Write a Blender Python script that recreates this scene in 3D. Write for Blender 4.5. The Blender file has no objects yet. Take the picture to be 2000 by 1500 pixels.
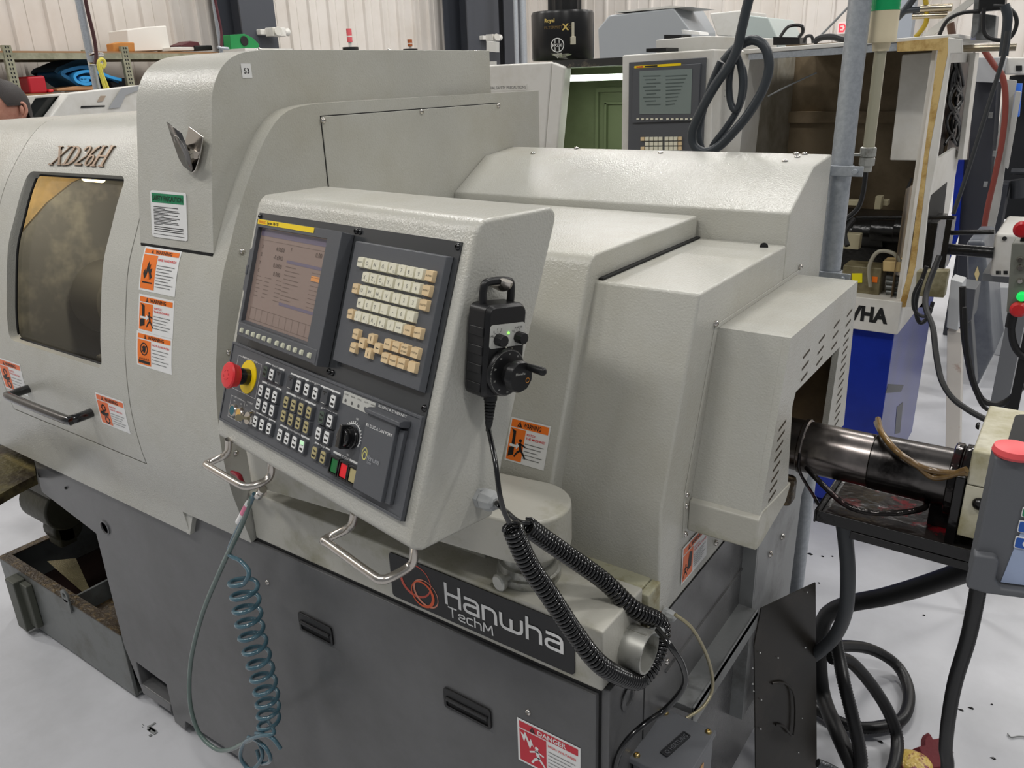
import bpy, bmesh, math, random
from mathutils import Vector, Matrix
random.seed(7)
V = Vector
SC = bpy.context.scene
COL = SC.collection

# ------------------------------------------------------------------ camera
YAW, PITCH, ROLL, FPX, HCAM = -0.62463, 0.36552, -0.03359, 1562.7, 1.70
_f = V((math.sin(YAW)*math.cos(PITCH), math.cos(YAW)*math.cos(PITCH), -math.sin(PITCH)))
_r0 = V((math.cos(YAW), -math.sin(YAW), 0)); _u0 = _r0.cross(_f)
CR = _r0*math.cos(ROLL) + _u0*math.sin(ROLL)
CU = -_r0*math.sin(ROLL) + _u0*math.cos(ROLL)
CF = _f
CAM = V((0, 0, HCAM))
cd = bpy.data.cameras.new('camera'); cam = bpy.data.objects.new('camera', cd); COL.objects.link(cam)
m = Matrix.Identity(4)
for i in range(3):
    m[i][0] = CR[i]; m[i][1] = CU[i]; m[i][2] = -CF[i]; m[i][3] = CAM[i]
cam.matrix_world = m
cd.sensor_width = 36; cd.lens = FPX/2000*36; cd.clip_start = .05; cd.clip_end = 100
SC.camera = cam

def ray(px, py): return CR*((px-1000)/FPX) - CU*((py-750)/FPX) + CF
def at(px, py, ax, v):
    """world point seen at a photo pixel, on the plane ax = v"""
    d = ray(px, py); i = 'xyz'.index(ax)
    return CAM + d*((v-CAM[i])/d[i])
def atp(px, py, o, n):
    d = ray(px, py); return CAM + d*((o-CAM).dot(n)/d.dot(n))

# ------------------------------------------------------------------ world, lights, exposure
wd = bpy.data.worlds.new('world'); SC.world = wd; wd.use_nodes = True
bg = wd.node_tree.nodes['Background']; bg.inputs[0].default_value = (.93, .96, 1, 1); bg.inputs[1].default_value = .22
SC.view_settings.view_transform = 'Standard'; SC.view_settings.look = 'None'
SC.view_settings.gamma = 1; SC.view_settings.exposure = 0.0; SC.view_settings.use_curve_mapping = False
def area(name, loc, size, power, col=(1, .975, .94), rot=(0, 0, 0)):
    l = bpy.data.lights.new(name, 'AREA'); l.shape = 'RECTANGLE'; l.size, l.size_y = size; l.energy = power; l.color = col
    o = bpy.data.objects.new(name, l); COL.objects.link(o); o.location = loc; o.rotation_euler = rot
    return o
LP = 95
for (x, y, k) in ((-8.0, -.4, 1.5), (-4.8, -1.6, 1), (-1.6, -1.8, 1), (2.4, -1.0, 1), (-6.2, 5.4, 1.3), (-2.0, 3.7, 1.1), (2.6, 3.4, 1.1), (-5.2, 8.6, 1.2), (-1.2, 8.6, 1.2), (3.0, 8, 1.2), (-4.6, 12, 1.2), (1.0, 12, 1.2), (5.2, 11, 1.2)):
    area('high_bay_light', (x, y, 6.2), (1.2, .45), LP*k)

# ------------------------------------------------------------------ materials
def lin(c):
    return tuple(((x/255)/12.92 if x/255 <= .04045 else ((x/255+.055)/1.055)**2.4) for x in c)
MATS = {}
def mat(name, rgb, rough=.5, metal=0., bump=None, emit=None, var=None, coat=0., trans=0., ior=1.45, spec=.5):
    if name in MATS: return MATS[name]
    M = bpy.data.materials.new(name); M.use_nodes = True; nt = M.node_tree; b = nt.nodes['Principled BSDF']
    c = lin(rgb)+(1,)
    b.inputs['Base Color'].default_value = c; b.inputs['Roughness'].default_value = rough; b.inputs['Metallic'].default_value = metal
    b.inputs['IOR'].default_value = ior; b.inputs['Specular IOR Level'].default_value = spec
    if coat: b.inputs['Coat Weight'].default_value = coat; b.inputs['Coat Roughness'].default_value = .12
    if trans: b.inputs['Transmission Weight'].default_value = trans
    if emit: b.inputs['Emission Color'].default_value = lin(emit[0])+(1,); b.inputs['Emission Strength'].default_value = emit[1]
    tc = nt.nodes.new('ShaderNodeTexCoord')
    if var:      # (other colour, scale, amount threshold low, high)
        n = nt.nodes.new('ShaderNodeTexNoise'); n.inputs['Scale'].default_value = var[1]; n.inputs['Detail'].default_value = 6; n.inputs['Roughness'].default_value = .65
        nt.links.new(tc.outputs['Object'], n.inputs['Vector'])
        r = nt.nodes.new('ShaderNodeMapRange'); r.inputs['From Min'].default_value = var[2]; r.inputs['From Max'].default_value = var[3]
        nt.links.new(n.outputs['Fac'], r.inputs['Value'])
        x = nt.nodes.new('ShaderNodeMix'); x.data_type = 'RGBA'; x.inputs['A'].default_value = c; x.inputs['B'].default_value = lin(var[0])+(1,)
        nt.links.new(r.outputs['Result'], x.inputs['Factor']); nt.links.new(x.outputs['Result'], b.inputs['Base Color'])
    if bump:     # (scale, strength, distance)
        n = nt.nodes.new('ShaderNodeTexNoise'); n.inputs['Scale'].default_value = bump[0]; n.inputs['Detail'].default_value = 2
        nt.links.new(tc.outputs['Object'], n.inputs['Vector'])
        bb = nt.nodes.new('ShaderNodeBump'); bb.inputs['Strength'].default_value = bump[1]; bb.inputs['Distance'].default_value = bump[2]
        nt.links.new(n.outputs['Fac'], bb.inputs['Height']); nt.links.new(bb.outputs['Normal'], b.inputs['Normal'])
    MATS[name] = M
    return M
COVER = mat('cover_paint', (184, 183, 175), .24, bump=(300, .8, .0011), var=((174, 171, 158), 3, .45, .75))
COVERW = mat('cover_worn', (182, 180, 170), .38, bump=(230, .4, .0012), var=((150, 146, 122), 9, .5, .72))
DARK = mat('base_paint', (94, 94, 95), .27, bump=(160, .25, .001), var=((84, 84, 84), 4, .4, .7))
STEELG = mat('grey_sheet', (128, 130, 130), .38, bump=(120, .2, .001), var=((84, 84, 82), 7, .5, .7))
GASK = mat('gasket_black', (16, 16, 16), .7)
PANEL = mat('panel_grey', (84, 86, 90), .45, bump=(900, .3, .0003))
PANELD = mat('panel_dark_grey', (66, 68, 72), .5)
PANELG = mat('panel_gloss_grey', (62, 64, 66), .22)
BLK = mat('black_plastic', (20, 20, 21), .38)
BLKM = mat('black_rubber', (26, 26, 27), .5)
BLKG = mat('black_gloss', (14, 14, 15), .16, coat=.6)
CHROME = mat('chrome', (210, 205, 198), .14, 1)
STAIN = mat('stainless', (196, 190, 182), .26, 1)
GALV = mat('galvanised', (176, 181, 186), .45, .55, bump=(90, .25, .001), var=((162, 167, 173), 90, .4, .6))
ZINC = mat('cast_zinc', (178, 178, 172), .42, .6, var=((120, 118, 108), 30, .5, .7))
DSTEEL = mat('dark_steel', (92, 89, 87), .26, 1, bump=(60, .2, .001), var=((36, 34, 33), 12, .45, .65))
DSTEEL2 = mat('turned_steel', (158, 150, 146), .26, 1, var=((80, 76, 74), 8, .4, .7))
OILY = mat('oily_steel', (38, 35, 34), .14, .6, bump=(50, .8, .004), var=((70, 24, 26), 14, .55, .7))
OILYB = mat('oily_black', (20, 19, 19), .25, bump=(60, .5, .003))
CHIPS = mat('swarf_grime', (58, 48, 36), .45, bump=(120, 1., .004), var=((110, 92, 60), 60, .5, .7))
WHITE = mat('white_print', (228, 228, 226), .45)
WHT2 = mat('white_paint', (214, 212, 206), .4, var=((196, 192, 182), 4, .45, .7))
INK = mat('black_print', (24, 24, 24), .5)
INKG = mat('grey_print', (90, 90, 90), .5)
ORG = mat('orange_print', (240, 120, 34), .45)
ORGP = mat('orange_print_faded', (232, 118, 72), .45)
REDP = mat('red_print', (196, 44, 58), .45)
REDT = mat('red_text_print', (214, 62, 60), .5)
GRNP = mat('green_print', (22, 128, 84), .45)
YEL = mat('yellow_print', (244, 210, 20), .4)
CREAM = mat('key_cream', (226, 222, 200), .5)
TAN = mat('key_tan', (222, 196, 154), .5)
OLIVE = mat('key_olive', (176, 164, 118), .45)
LITG = mat('legend_grey', (186, 186, 180), .5)

# ------------------------------------------------------------------ mesh builder
_glyph = {}
def glyphs(s, shear=0., bold=0.):
    k = (s, shear, bold)
    if k not in _glyph:
        cu = bpy.data.curves.new('t', 'FONT'); cu.body = s; cu.size = 1; cu.shear = shear; cu.offset = bold; cu.resolution_u = 2
        o = bpy.data.objects.new('t', cu); me = bpy.data.meshes.new_from_object(o)
        vs = [v.co.copy() for v in me.vertices]; fs = [tuple(p.vertices) for p in me.polygons]
        bpy.data.objects.remove(o); bpy.data.curves.remove(cu); bpy.data.meshes.remove(me)
        x0 = min([v.x for v in vs] or [0]); x1 = max([v.x for v in vs] or [0])
        y0 = min([v.y for v in vs] or [0]); y1 = max([v.y for v in vs] or [0])
        _glyph[k] = (vs, fs, x0, x1, y0, y1)
    return _glyph[k]
def cat_rom(P, k=6, closed=False):
    P = [V(p) for p in P]; n = len(P); out = []
    rng = range(n if closed else n-1)
    for i in rng:
        if closed: a, b, c, d = P[(i-1) % n], P[i], P[(i+1) % n], P[(i+2) % n]
        else: a, b, c, d = P[max(i-1, 0)], P[i], P[i+1], P[min(i+2, n-1)]
        for j in range(k):
            t = j/k
            out.append(.5*((2*b)+(c-a)*t+(2*a-5*b+4*c-d)*t*t+(3*b-a-3*c+d)*t**3))
    if not closed: out.append(P[-1])
    return out
def rrect(x0, z0, x1, z1, r, n=4):
    o = []
    for cx, cz, a0 in ((x1-r, z1-r, 0), (x0+r, z1-r, 90), (x0+r, z0+r, 180), (x1-r, z0+r, 270)):
        for i in range(n+1):
            a = math.radians(a0+90*i/n); o.append((cx+r*math.cos(a), cz+r*math.sin(a)))
    return o
def circ(cx, cz, r, n=24, rz=None, a0=0):
    return [(cx+r*math.cos(a0+2*math.pi*i/n), cz+(rz or r)*math.sin(a0+2*math.pi*i/n)) for i in range(n)]
def frame(o, x, y, z):
    M = Matrix.Identity(4)
    for i in range(3): M[i][0], M[i][1], M[i][2], M[i][3] = x[i], y[i], z[i], o[i]
    return M
class MB:
    def __init__(s, T=None): s.v = []; s.f = []; s.m = []; s.T = T
    def add(s, vs, fs, m=0):
        b = len(s.v); T = s.T
        for p in vs:
            p = V(p)
            s.v.append(p if T is None else (T @ p if isinstance(T, Matrix) else T(p)))
        for f in fs: s.f.append([b+i for i in f]); s.m.append(m)
        return s
    def box(s, x0, x1, y0, y1, z0, z1, m=0):
        return s.add([(x, y, z) for x in (x0, x1) for y in (y0, y1) for z in (z0, z1)],
                     [(0, 1, 3, 2), (4, 6, 7, 5), (0, 4, 5, 1), (2, 3, 7, 6), (0, 2, 6, 4), (1, 5, 7, 3)], m)
    def _ax(s, p, ax, t):
        return (t, p[0], p[1]) if ax == 'x' else ((p[0], t, p[1]) if ax == 'y' else (p[0], p[1], t))
    def prism(s, poly, ax, a, b, m=0, caps=(1, 1)):
        n = len(poly)
        vs = [s._ax(p, ax, a) for p in poly]+[s._ax(p, ax, b) for p in poly]
        fs = [(i, (i+1) % n, (i+1) % n+n, i+n) for i in range(n)]
        if caps[0]: fs.append(tuple(range(n)))
        if caps[1]: fs.append(tuple(range(n, 2*n)))
        return s.add(vs, fs, m)
    def taper(s, p0, p1, ax, a, b, m=0):
        n = len(p0)
        return s.add([s._ax(p, ax, a) for p in p0]+[s._ax(p, ax, b) for p in p1],
                     [(i, (i+1) % n, (i+1) % n+n, i+n) for i in range(n)]+[tuple(range(n)), tuple(range(n, 2*n))], m)
    def ring(s, outer, inner, ax, a, b, m=0):
        n = len(outer)
        vs = [s._ax(p, ax, t) for t in (a, b) for q in (outer, inner) for p in q]
        fs = []
        for i in range(n):
            j = (i+1) % n
            fs += [(i, j, n+j, n+i), (2*n+i, 2*n+j, 3*n+j, 3*n+i), (i, j, 2*n+j, 2*n+i), (n+i, n+j, 3*n+j, 3*n+i)]
        return s.add(vs, fs, m)
    def hull(s, pts, fs, m=0): return s.add(pts, fs, m)
    def cyl(s, p0, p1, r0, r1=None, n=20, m=0, caps=True):
        p0, p1 = V(p0), V(p1); r1 = r0 if r1 is None else r1
        d = (p1-p0).normalized(); a = d.orthogonal().normalized(); b = d.cross(a)
        vs = []
        for p, r in ((p0, r0), (p1, r1)):
            for i in range(n):
                t = 2*math.pi*i/n; vs.append(p+a*(r*math.cos(t))+b*(r*math.sin(t)))
        fs = [(i, (i+1) % n, (i+1) % n+n, i+n) for i in range(n)]
        if caps: fs += [tuple(range(n)), tuple(range(n, 2*n))]
        return s.add(vs, fs, m)
    def lathe(s, prof, o, d, n=28, m=0, capend=True, ref=None, lob=None):
        o = V(o); d = V(d).normalized(); a = (V(ref)-d*V(ref).dot(d)).normalized() if ref else d.orthogonal().normalized(); b = d.cross(a)
        vs = []
        for (r, t) in prof:
            for i in range(n):
                th = 2*math.pi*i/n; rr = r*(1 if lob is None else 1+lob[1]*math.cos(lob[0]*th))
                vs.append(o+d*t+a*(rr*math.cos(th))+b*(rr*math.sin(th)))
        fs = []
        for k in range(len(prof)-1):
            for i in range(n): fs.append((k*n+i, k*n+(i+1) % n, (k+1)*n+(i+1) % n, (k+1)*n+i))
        if capend: fs += [tuple(range(n)), tuple(range((len(prof)-1)*n, len(prof)*n))]
        return s.add(vs, fs, m)
    def tube(s, P, r, n=10, m=0, k=6, closed=False, flat=None, rf=None):
        P = cat_rom(P, k, closed) if k > 1 else [V(p) for p in P]
        N = len(P); up = None; vs = []
        for i, p in enumerate(P):
            q = P[(i+1) % N] if (closed or i < N-1) else P[i]; o = P[i-1] if (closed or i > 0) else P[i]
            d = (q-o).normalized() if (q-o).length > 1e-9 else V((0, 0, 1))
            if up is None: up = d.orthogonal().normalized()
            up = (up-d*up.dot(d)).normalized(); b = d.cross(up)
            rr = r if rf is None else r*rf(i/(N-1))
            for j in range(n):
                t = 2*math.pi*j/n; vs.append(p+up*(rr*math.cos(t))+b*(rr*math.sin(t)*(flat or 1)))
        fs = []
        for i in range(N if closed else N-1):
            for j in range(n): fs.append((i*n+j, i*n+(j+1) % n, ((i+1) % N)*n+(j+1) % n, ((i+1) % N)*n+j))
        if not closed: fs += [tuple(range(n)), tuple(range((N-1)*n, N*n))]
        return s.add(vs, fs, m)
    def coil(s, P, R, r, turns, n=8, seg=16, m=0, k=8, ph=0., ratio=None):
        C = cat_rom(P, k); L = [0]
        for a, b in zip(C, C[1:]): L.append(L[-1]+(b-a).length)
        N = int(turns*seg); pts = []; up = None; ci = 0
        for i in range(N+1):
            t = i/N*L[-1]
            while ci < len(L)-2 and L[ci+1] < t: ci += 1
            u = (t-L[ci])/max(L[ci+1]-L[ci], 1e-9); p = C[ci].lerp(C[ci+1], min(u, 1)); d = (C[ci+1]-C[ci]).normalized()
            if up is None: up = d.orthogonal().normalized()
            up = (up-d*up.dot(d)).normalized(); b = d.cross(up)
            a = 2*math.pi*turns*i/N+ph; rr = R(i/N) if callable(R) else R
            pts.append(p+up*(rr*math.cos(a))+b*(rr*math.sin(a)))
        return s.tube(pts, r, n, m, k=1)
    def sphere(s, c, r, n=14, m=0, sc=(1, 1, 1)):
        c = V(c); h = n//2+1; vs = []
        for i in range(h+1):
            a = math.pi*i/h
            for j in range(n):
                t = 2*math.pi*j/n
                vs.append((c.x+r*sc[0]*math.sin(a)*math.cos(t), c.y+r*sc[1]*math.sin(a)*math.sin(t), c.z+r*sc[2]*math.cos(a)))
        fs = [(i*n+j, i*n+(j+1) % n, (i+1)*n+(j+1) % n, (i+1)*n+j) for i in range(h) for j in range(n)]
        return s.add(vs, fs, m)
    def text(s, t, x, z, y, h, m=0, w=None, shear=0., bold=0., al='c', dep=0.):
        """text in the local XZ plane at depth y, cap height h, optional total width w"""
        vs, fs, x0, x1, y0, y1 = glyphs(t, shear, bold)
        if not vs: return s
        k = h/.73; wd = (x1-x0)*k; kx = k if w is None else w/(x1-x0)
        wd = (x1-x0)*kx
        ox = x-(wd/2 if al == 'c' else (0 if al == 'l' else wd))
        P = [(ox+(v.x-x0)*kx, y, z+v.y*k-h/2) for v in vs]
        s.add(P, fs, m)
        if dep:
            ec = {}
            for f in fs:
                for i in range(len(f)):
                    e = (f[i], f[(i+1) % len(f)]); kk = (min(e), max(e)); ec[kk] = ec.get(kk, 0)+1
            ed = [e for e, c in ec.items() if c == 1]
            Q = P+[(p[0], p[1]+dep, p[2]) for p in P]; n = len(P)
            s.add(Q, [(a, b, b+n, a+n) for a, b in ed], m)
        return s
    def rect(s, x0, x1, z0, z1, y, m=0, nz=1, nx=1):
        vs = [(x0+(x1-x0)*i/nx, y, z0+(z1-z0)*j/nz) for i in range(nx+1) for j in range(nz+1)]
        return s.add(vs, [(i*(nz+1)+j, (i+1)*(nz+1)+j, (i+1)*(nz+1)+j+1, i*(nz+1)+j+1) for i in range(nx) for j in range(nz)], m)
    def poly(s, pts, y, m=0): return s.add([(p[0], y, p[1]) for p in pts], [tuple(range(len(pts)))], m)

GL = {'H': (.72, [[(0, 0), (0, 1)], [(0, .52), (.72, .52)], [(.72, 0), (.72, 1)]]),
      'a': (.70, [[(.06, .70), (.56, .70), (.70, .58), (.70, 0)], [(.70, .40), (.12, .40), (0, .30), (0, .10), (.12, 0), (.70, 0)]]),
      'n': (.62, [[(0, 0), (0, .66)], [(0, .66), (.46, .66), (.62, .52), (.62, 0)]]),
      'w': (1.0, [[(0, .66), (0, .14), (.14, 0), (.5, 0)], [(.5, .5), (.5, 0)], [(.5, 0), (.86, 0), (1., .14), (1., .66)]]),
      'h': (.62, [[(0, 0), (0, 1)], [(0, .62), (.46, .66), (.62, .52), (.62, 0)]]),
      'T': (.8, [[(0, 1), (.8, 1)], [(.4, 1), (.4, 0)]]), 'e': (.62, [[(0, .36), (.62, .36), (.62, .56), (.5, .68), (.12, .68), (0, .56), (0, .12), (.12, 0), (.6, 0)]]),
      'c': (.56, [[(.56, .68), (.12, .68), (0, .56), (0, .12), (.12, 0), (.56, 0)]]), 'M': (.9, [[(0, 0), (.06, 1), (.45, .2), (.84, 1), (.9, 0)]])}
def tech(b, s, x, z, y, h, w, t, m):
    """rounded stroke lettering, cap height h, total width w, stroke t"""
    tot = sum(GL[c][0] for c in s)+.26*(len(s)-1); k = w/tot; cx = x; q_ = 0
    for c in s:
        for L in GL[c][1]:
            q_ += 1; y -= .00006; P = [V((cx+p[0]*k, 0, z+p[1]*h)) for p in L]; P2 = [P[0]]
            for i in range(1, len(P)-1):
                a, q, r = P[i-1], P[i], P[i+1]; d1 = min(.25*h, (q-a).length*.5); d2 = min(.25*h, (r-q).length*.5)
                A = q+(a-q).normalized()*d1*.6; B = q+(r-q).normalized()*d2*.6; P2 += [A.lerp(q, .0), (A+B+q*2)/4, B]
            P2.append(P[-1]); n = len(P2); vs = []
            for i, p in enumerate(P2):
                d = (P2[min(i+1, n-1)]-P2[max(i-1, 0)]).normalized(); o = V((-d.z, 0, d.x))*(t/2); e = d*(t/2 if i == n-1 else (-t/2 if i == 0 else 0))
                vs += [(p.x+o.x+e.x, y, p.z+o.z+e.z), (p.x-o.x+e.x, y, p.z-o.z+e.z)]
            b.add(vs, [(2*i, 2*i+1, 2*i+3, 2*i+2) for i in range(n-1)], m)
        cx += (GL[c][0]+.26)*k
WL = {}
def thing(name, label, cat, loc=(0, 0, 0), group=None):
    o = bpy.data.objects.new(name, None); COL.objects.link(o); o.location = loc; o.empty_display_size = .05
    o['label'] = label; o['category'] = cat
    if group: o['group'] = group
    WL[o] = V(loc)
    return o
def obj(name, mb, mats, parent=None, bevel=0., sm=38, label=None, cat=None, group=None, kind=None, bseg=2, ctr=True, merge=False):
    if not isinstance(mats, (list, tuple)): mats = [mats]
    if parent is not None: off = WL[parent]
    elif ctr and mb.v:
        xs = [p.x for p in mb.v]; ys = [p.y for p in mb.v]; zs = [p.z for p in mb.v]
        off = V(((min(xs)+max(xs))/2, (min(ys)+max(ys))/2, min(zs)))
    else: off = V((0, 0, 0))
    me = bpy.data.meshes.new(name); me.from_pydata([p-off for p in mb.v], [], mb.f)
    for mm in mats: me.materials.append(mm)
    me.polygons.foreach_set('material_index', mb.m)
    bm = bmesh.new(); bm.from_mesh(me)
    if merge: bmesh.ops.remove_doubles(bm, verts=bm.verts, dist=1e-5)
    bmesh.ops.recalc_face_normals(bm, faces=bm.faces); bm.to_mesh(me); bm.free()
    me.polygons.foreach_set('use_smooth', [True]*len(me.polygons))
    me.set_sharp_from_angle(angle=math.radians(sm))
    o = bpy.data.objects.new(name, me); COL.objects.link(o)
    if parent is not None: o.parent = parent
    else: o.location = off
    WL[o] = off
    if bevel:
        b = o.modifiers.new('bevel', 'BEVEL'); b.width = bevel; b.segments = bseg; b.limit_method = 'ANGLE'; b.angle_limit = math.radians(35); b.harden_normals = True
    if label: o['label'] = label
    if cat: o['category'] = cat
    if group: o['group'] = group
    if kind: o['kind'] = kind
    return o
def copy_tree(o, parent=None, off=None):
    c = o.copy(); COL.objects.link(c); c.parent = parent
    if off is not None: c.location = o.location + V(off)
    WL[c] = WL[o]
    for ch in list(o.children): copy_tree(ch, c)
    return c
def screw(parent, p, n, r=.006, mt=None, name='screw'):
    """pan head screw standing on a surface at p with outward normal n"""
    b = MB(); b.lathe([(r, -.001), (r, r*.25), (r*.8, r*.6), (r*.45, r*.78), (r*.42, r*.45), (0.0001, r*.45)], p, n, 14)
    return obj(name, b, [mt or CHROME], parent)
XF = frame(V((0, 0, 0)), V((1, 0, 0)), V((0, 1, 0)), V((0, 0, 1)))
def front(o): return frame(V(o), V((1, 0, 0)), V((0, 1, 0)), V((0, 0, 1)))    # faces -Y
def right(o): return frame(V(o), V((0, 1, 0)), V((-1, 0, 0)), V((0, 0, 1)))   # faces +X
# ------------------------------------------------------------------ the building
b = MB(); b.box(-8.8, 9, -5, 14, -.1, 0)
FLOORM = mat('floor_epoxy', (190, 191, 195), .40, bump=(3, .1, .01), var=((172, 173, 176), 2.2, .42, .72))
obj('floor', b, [FLOORM], ctr=False, kind='structure')
WALLM = mat('wall_sheet', (218, 212, 205), .5, var=((206, 198, 188), 1.2, .4, .7))
def ribbed(name, p0, d, n, length, pitch, rib, h=7.):
    """ribbed metal sheet: wall along d, facing n"""
    mb = MB(); d = V(d); n = V(n); p0 = V(p0); prof = []; t = 0; i = 0
    while t < length:
        w = rib; prof += [(t, 0), (t+pitch-w, 0), (t+pitch-w*.75, .035), (t+pitch-w*.25, .035)]
        if i >= 0: prof[-4:-3] = [(t, 0), (t+pitch*.3, 0), (t+pitch*.31, .006), (t+pitch*.36, .006), (t+pitch*.37, 0)]
        t += pitch; i += 1
    vs = []
    for t, k in prof: vs += [p0+d*t+n*k, p0+d*t+n*k+V((0, 0, h))]
    mb.add(vs, [(2*i, 2*i+2, 2*i+3, 2*i+1) for i in range(len(prof)-1)])
    return obj(name, mb, [WALLM], ctr=False, kind='structure', sm=20)
ribbed('wall_left', (-8.75, -5, 0), (0, 1, 0), (1, 0, 0), 18.9, .34, .06)
ribbed('wall_back', (-8.75, 13.6, 0), (1, 0, 0), (0, -1, 0), 17.7, .43, .07)
COLM = mat('column_paint', (66, 69, 76), .5)
def column(px0, px1, X, label):
    a = at(px0, 60, 'x', X); c = at(px1, 60, 'x', X); y0, y1 = sorted((a.y, c.y)); mb = MB()
    mb.box(X-.02, X, y0, y1, 0, 7); mb.box(X-.45, X-.02, (y0+y1)/2-.012, (y0+y1)/2+.012, 0, 7); mb.box(X-.47, X-.45, y0, y1, 0, 7)
    o = obj('trim_%d' % label, mb, [COLM], kind='structure'); return o
column(474, 541, -8.1, 1)
column(914, 975, -8.1, 2)
column(985, 1016, -8.3, 3)

# ------------------------------------------------------------------ the lathe
HP = cat_rom([(y, 0, z) for y, z in [(.866, .70), (.856, .80), (.84, .885), (.829, .95), (.825, 1.05), (.836, 1.16), (.853, 1.24), (.883, 1.35), (.916, 1.42), (.953, 1.492), (.998, 1.562), (1.037, 1.612), (1.08, 1.647), (1.132, 1.6605), (1.24, 1.664), (1.6, 1.664), (1.983, 1.664)]], 6)
HP = [(p.x, p.z) for p in HP]; HS = [0.]
for a, c in zip(HP, HP[1:]): HS.append(HS[-1]+math.hypot(c[0]-a[0], c[1]-a[1]))
def hood(s, off=0.):
    """(y, z) at arc position s, off = distance outward"""
    s = max(0, min(s, HS[-1]-1e-6))
    import bisect
    i = min(bisect.bisect_right(HS, s)-1, len(HP)-2); t = (s-HS[i])/(HS[i+1]-HS[i])
    a, c = HP[i], HP[i+1]; dy, dz = c[0]-a[0], c[1]-a[1]; L = math.hypot(dy, dz)
    i0, i1 = max(i-1, 0), min(i+2, len(HP)-1)
    ty, tz = HP[i1][0]-HP[i0][0], HP[i1][1]-HP[i0][1]; tl = math.hypot(ty, tz)
    return a[0]+dy*t-tz/tl*off, a[1]+dz*t+ty/tl*off
def s_of_z(z):
    for i in range(len(HP)-1):
        if HP[i][1] <= z <= HP[i+1][1]: return HS[i]+(HS[i+1]-HS[i])*(z-HP[i][1])/(HP[i+1][1]-HP[i][1]+1e-12)
    return HS[-1]
def s_of_y(y):
    for i in range(40, len(HP)-1):
        if HP[i][0] <= y <= HP[i+1][0] and HP[i][1] > 1.3: return HS[i]+(HS[i+1]-HS[i])*(y-HP[i][0])/(HP[i+1][0]-HP[i][0]+1e-12)
    return HS[-1]
def hood_hit(px, py):
    d = ray(px, py)
    for i in range(len(HP)-1):
        (y0, z0), (y1, z1) = HP[i], HP[i+1]; n = V((0, -(z1-z0), y1-y0)); t = (V((0, y0, z0))-CAM).dot(n)/d.dot(n); P = CAM+d*t
        u = ((P.y-y0)*(y1-y0)+(P.z-z0)*(z1-z0))/((y1-y0)**2+(z1-z0)**2)
        if -1e-4 <= u <= 1.0001: return P.x, HS[i]+u*(HS[i+1]-HS[i])
def TH(x0, s0):
    def f(p):
        y, z = hood(s0+p.z, -p.y); return V((x0+p.x, y, z))
    return f
def shell(xs, ss, th=.018, skip=(), n=14, rad=0):
    """thick curved sheet on the hood profile; xs, ss = grid breaks; skip = cells left open"""
    mb = MB(); cells = [(i, j) for i in range(len(xs)-1) for j in range(len(ss)-1) if (i, j) not in skip]
    for (i, j) in cells:
        S = [ss[j]+(ss[j+1]-ss[j])*k/n for k in range(n+1)]
        for off in (0, -th):
            vs = []
            for s in S:
                y, z = hood(s, off); vs += [(xs[i], y, z), (xs[i+1], y, z)]
            mb.add(vs, [(2*k, 2*k+1, 2*k+3, 2*k+2) for k in range(n)])
        def wall(A, B):
            mb.add([A(0), A(-th), B(0), B(-th)], [(0, 1, 3, 2)])
        for (di, x) in ((-1, xs[i]), (1, xs[i+1])):
            if (i+di, j) not in cells:
                for k in range(n):
                    wall(lambda o, s=S[k]: (x, *hood(s, o)), lambda o, s=S[k+1]: (x, *hood(s, o)))
        for (dj, s) in ((-1, ss[j]), (1, ss[j+1])):
            if (i, j+dj) not in cells: wall(lambda o: (xs[i], *hood(s, o)), lambda o: (xs[i+1], *hood(s, o)))
    return mb
LATHE = thing('cnc_lathe', 'large pale grey computer controlled lathe with curved door and dark grey base', 'lathe', (-1.4, 1.4, 0))
sz = s_of_z
XS, XD0, XD1 = -1.306, -2.24, -1.62
# hood shells
obj('hood', shell([-1.617, -1.548, XS], [sz(.742), sz(.805), s_of_y(1.6)], skip=[(1, 0)], n=40), [COVER], LATHE, merge=True)
obj("hood", shell([-3.05, XD0-.003], [sz(.742), s_of_y(1.19)], n=50), [COVER], LATHE, merge=True)
obj('apron', shell([XD0-.003, -1.617], [sz(.742), sz(.914)], n=12), [COVER], LATHE, merge=True)
b = MB(); b.prism([(-1.56, .742), (-1.548, .742), (-1.515, .812), (-1.56, .812)], 'y', .8612, .8735); obj('apron_fold', b, [COVER], LATHE)
ws0, ws1 = hood_hit(203, 722)[1], hood_hit(248, 343)[1]; wx0, wx1 = -2.15, -1.716
DOOR = obj('door', shell([XD0, wx0, wx1, XD1], [sz(.918), ws0, ws1, s_of_y(1.18)], skip=[(1, 1)], n=26, th=.024), [COVER], LATHE, merge=True)
def tri_fillet(mb, cx, cs, sx, ssn, r=.022, th=.024):
    pts = [(cx, cs)]+[(cx+sx*r*(1-math.sin(a)), cs+ssn*r*(1-math.cos(a))) for a in [math.pi/2*i/6 for i in range(7)]]
    vs = [(x, *hood(s, 0)) for x, s in pts]+[(x, *hood(s, -th)) for x, s in pts]; n = len(pts)
    mb.add(vs, [tuple(range(n)), tuple(range(n, 2*n))]+[(i, (i+1) % n, (i+1) % n+n, i+n) for i in range(n)])
b = MB()
for cx, cs, sx, sn in ((wx0, ws0, 1, 1), (wx0, ws1, 1, -1), (wx1, ws0, -1, 1), (wx1, ws1, -1, -1)):
    b = MB(); tri_fillet(b, cx, cs, sx, sn); obj('window_corner', b, [COVER], DOOR)
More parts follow.
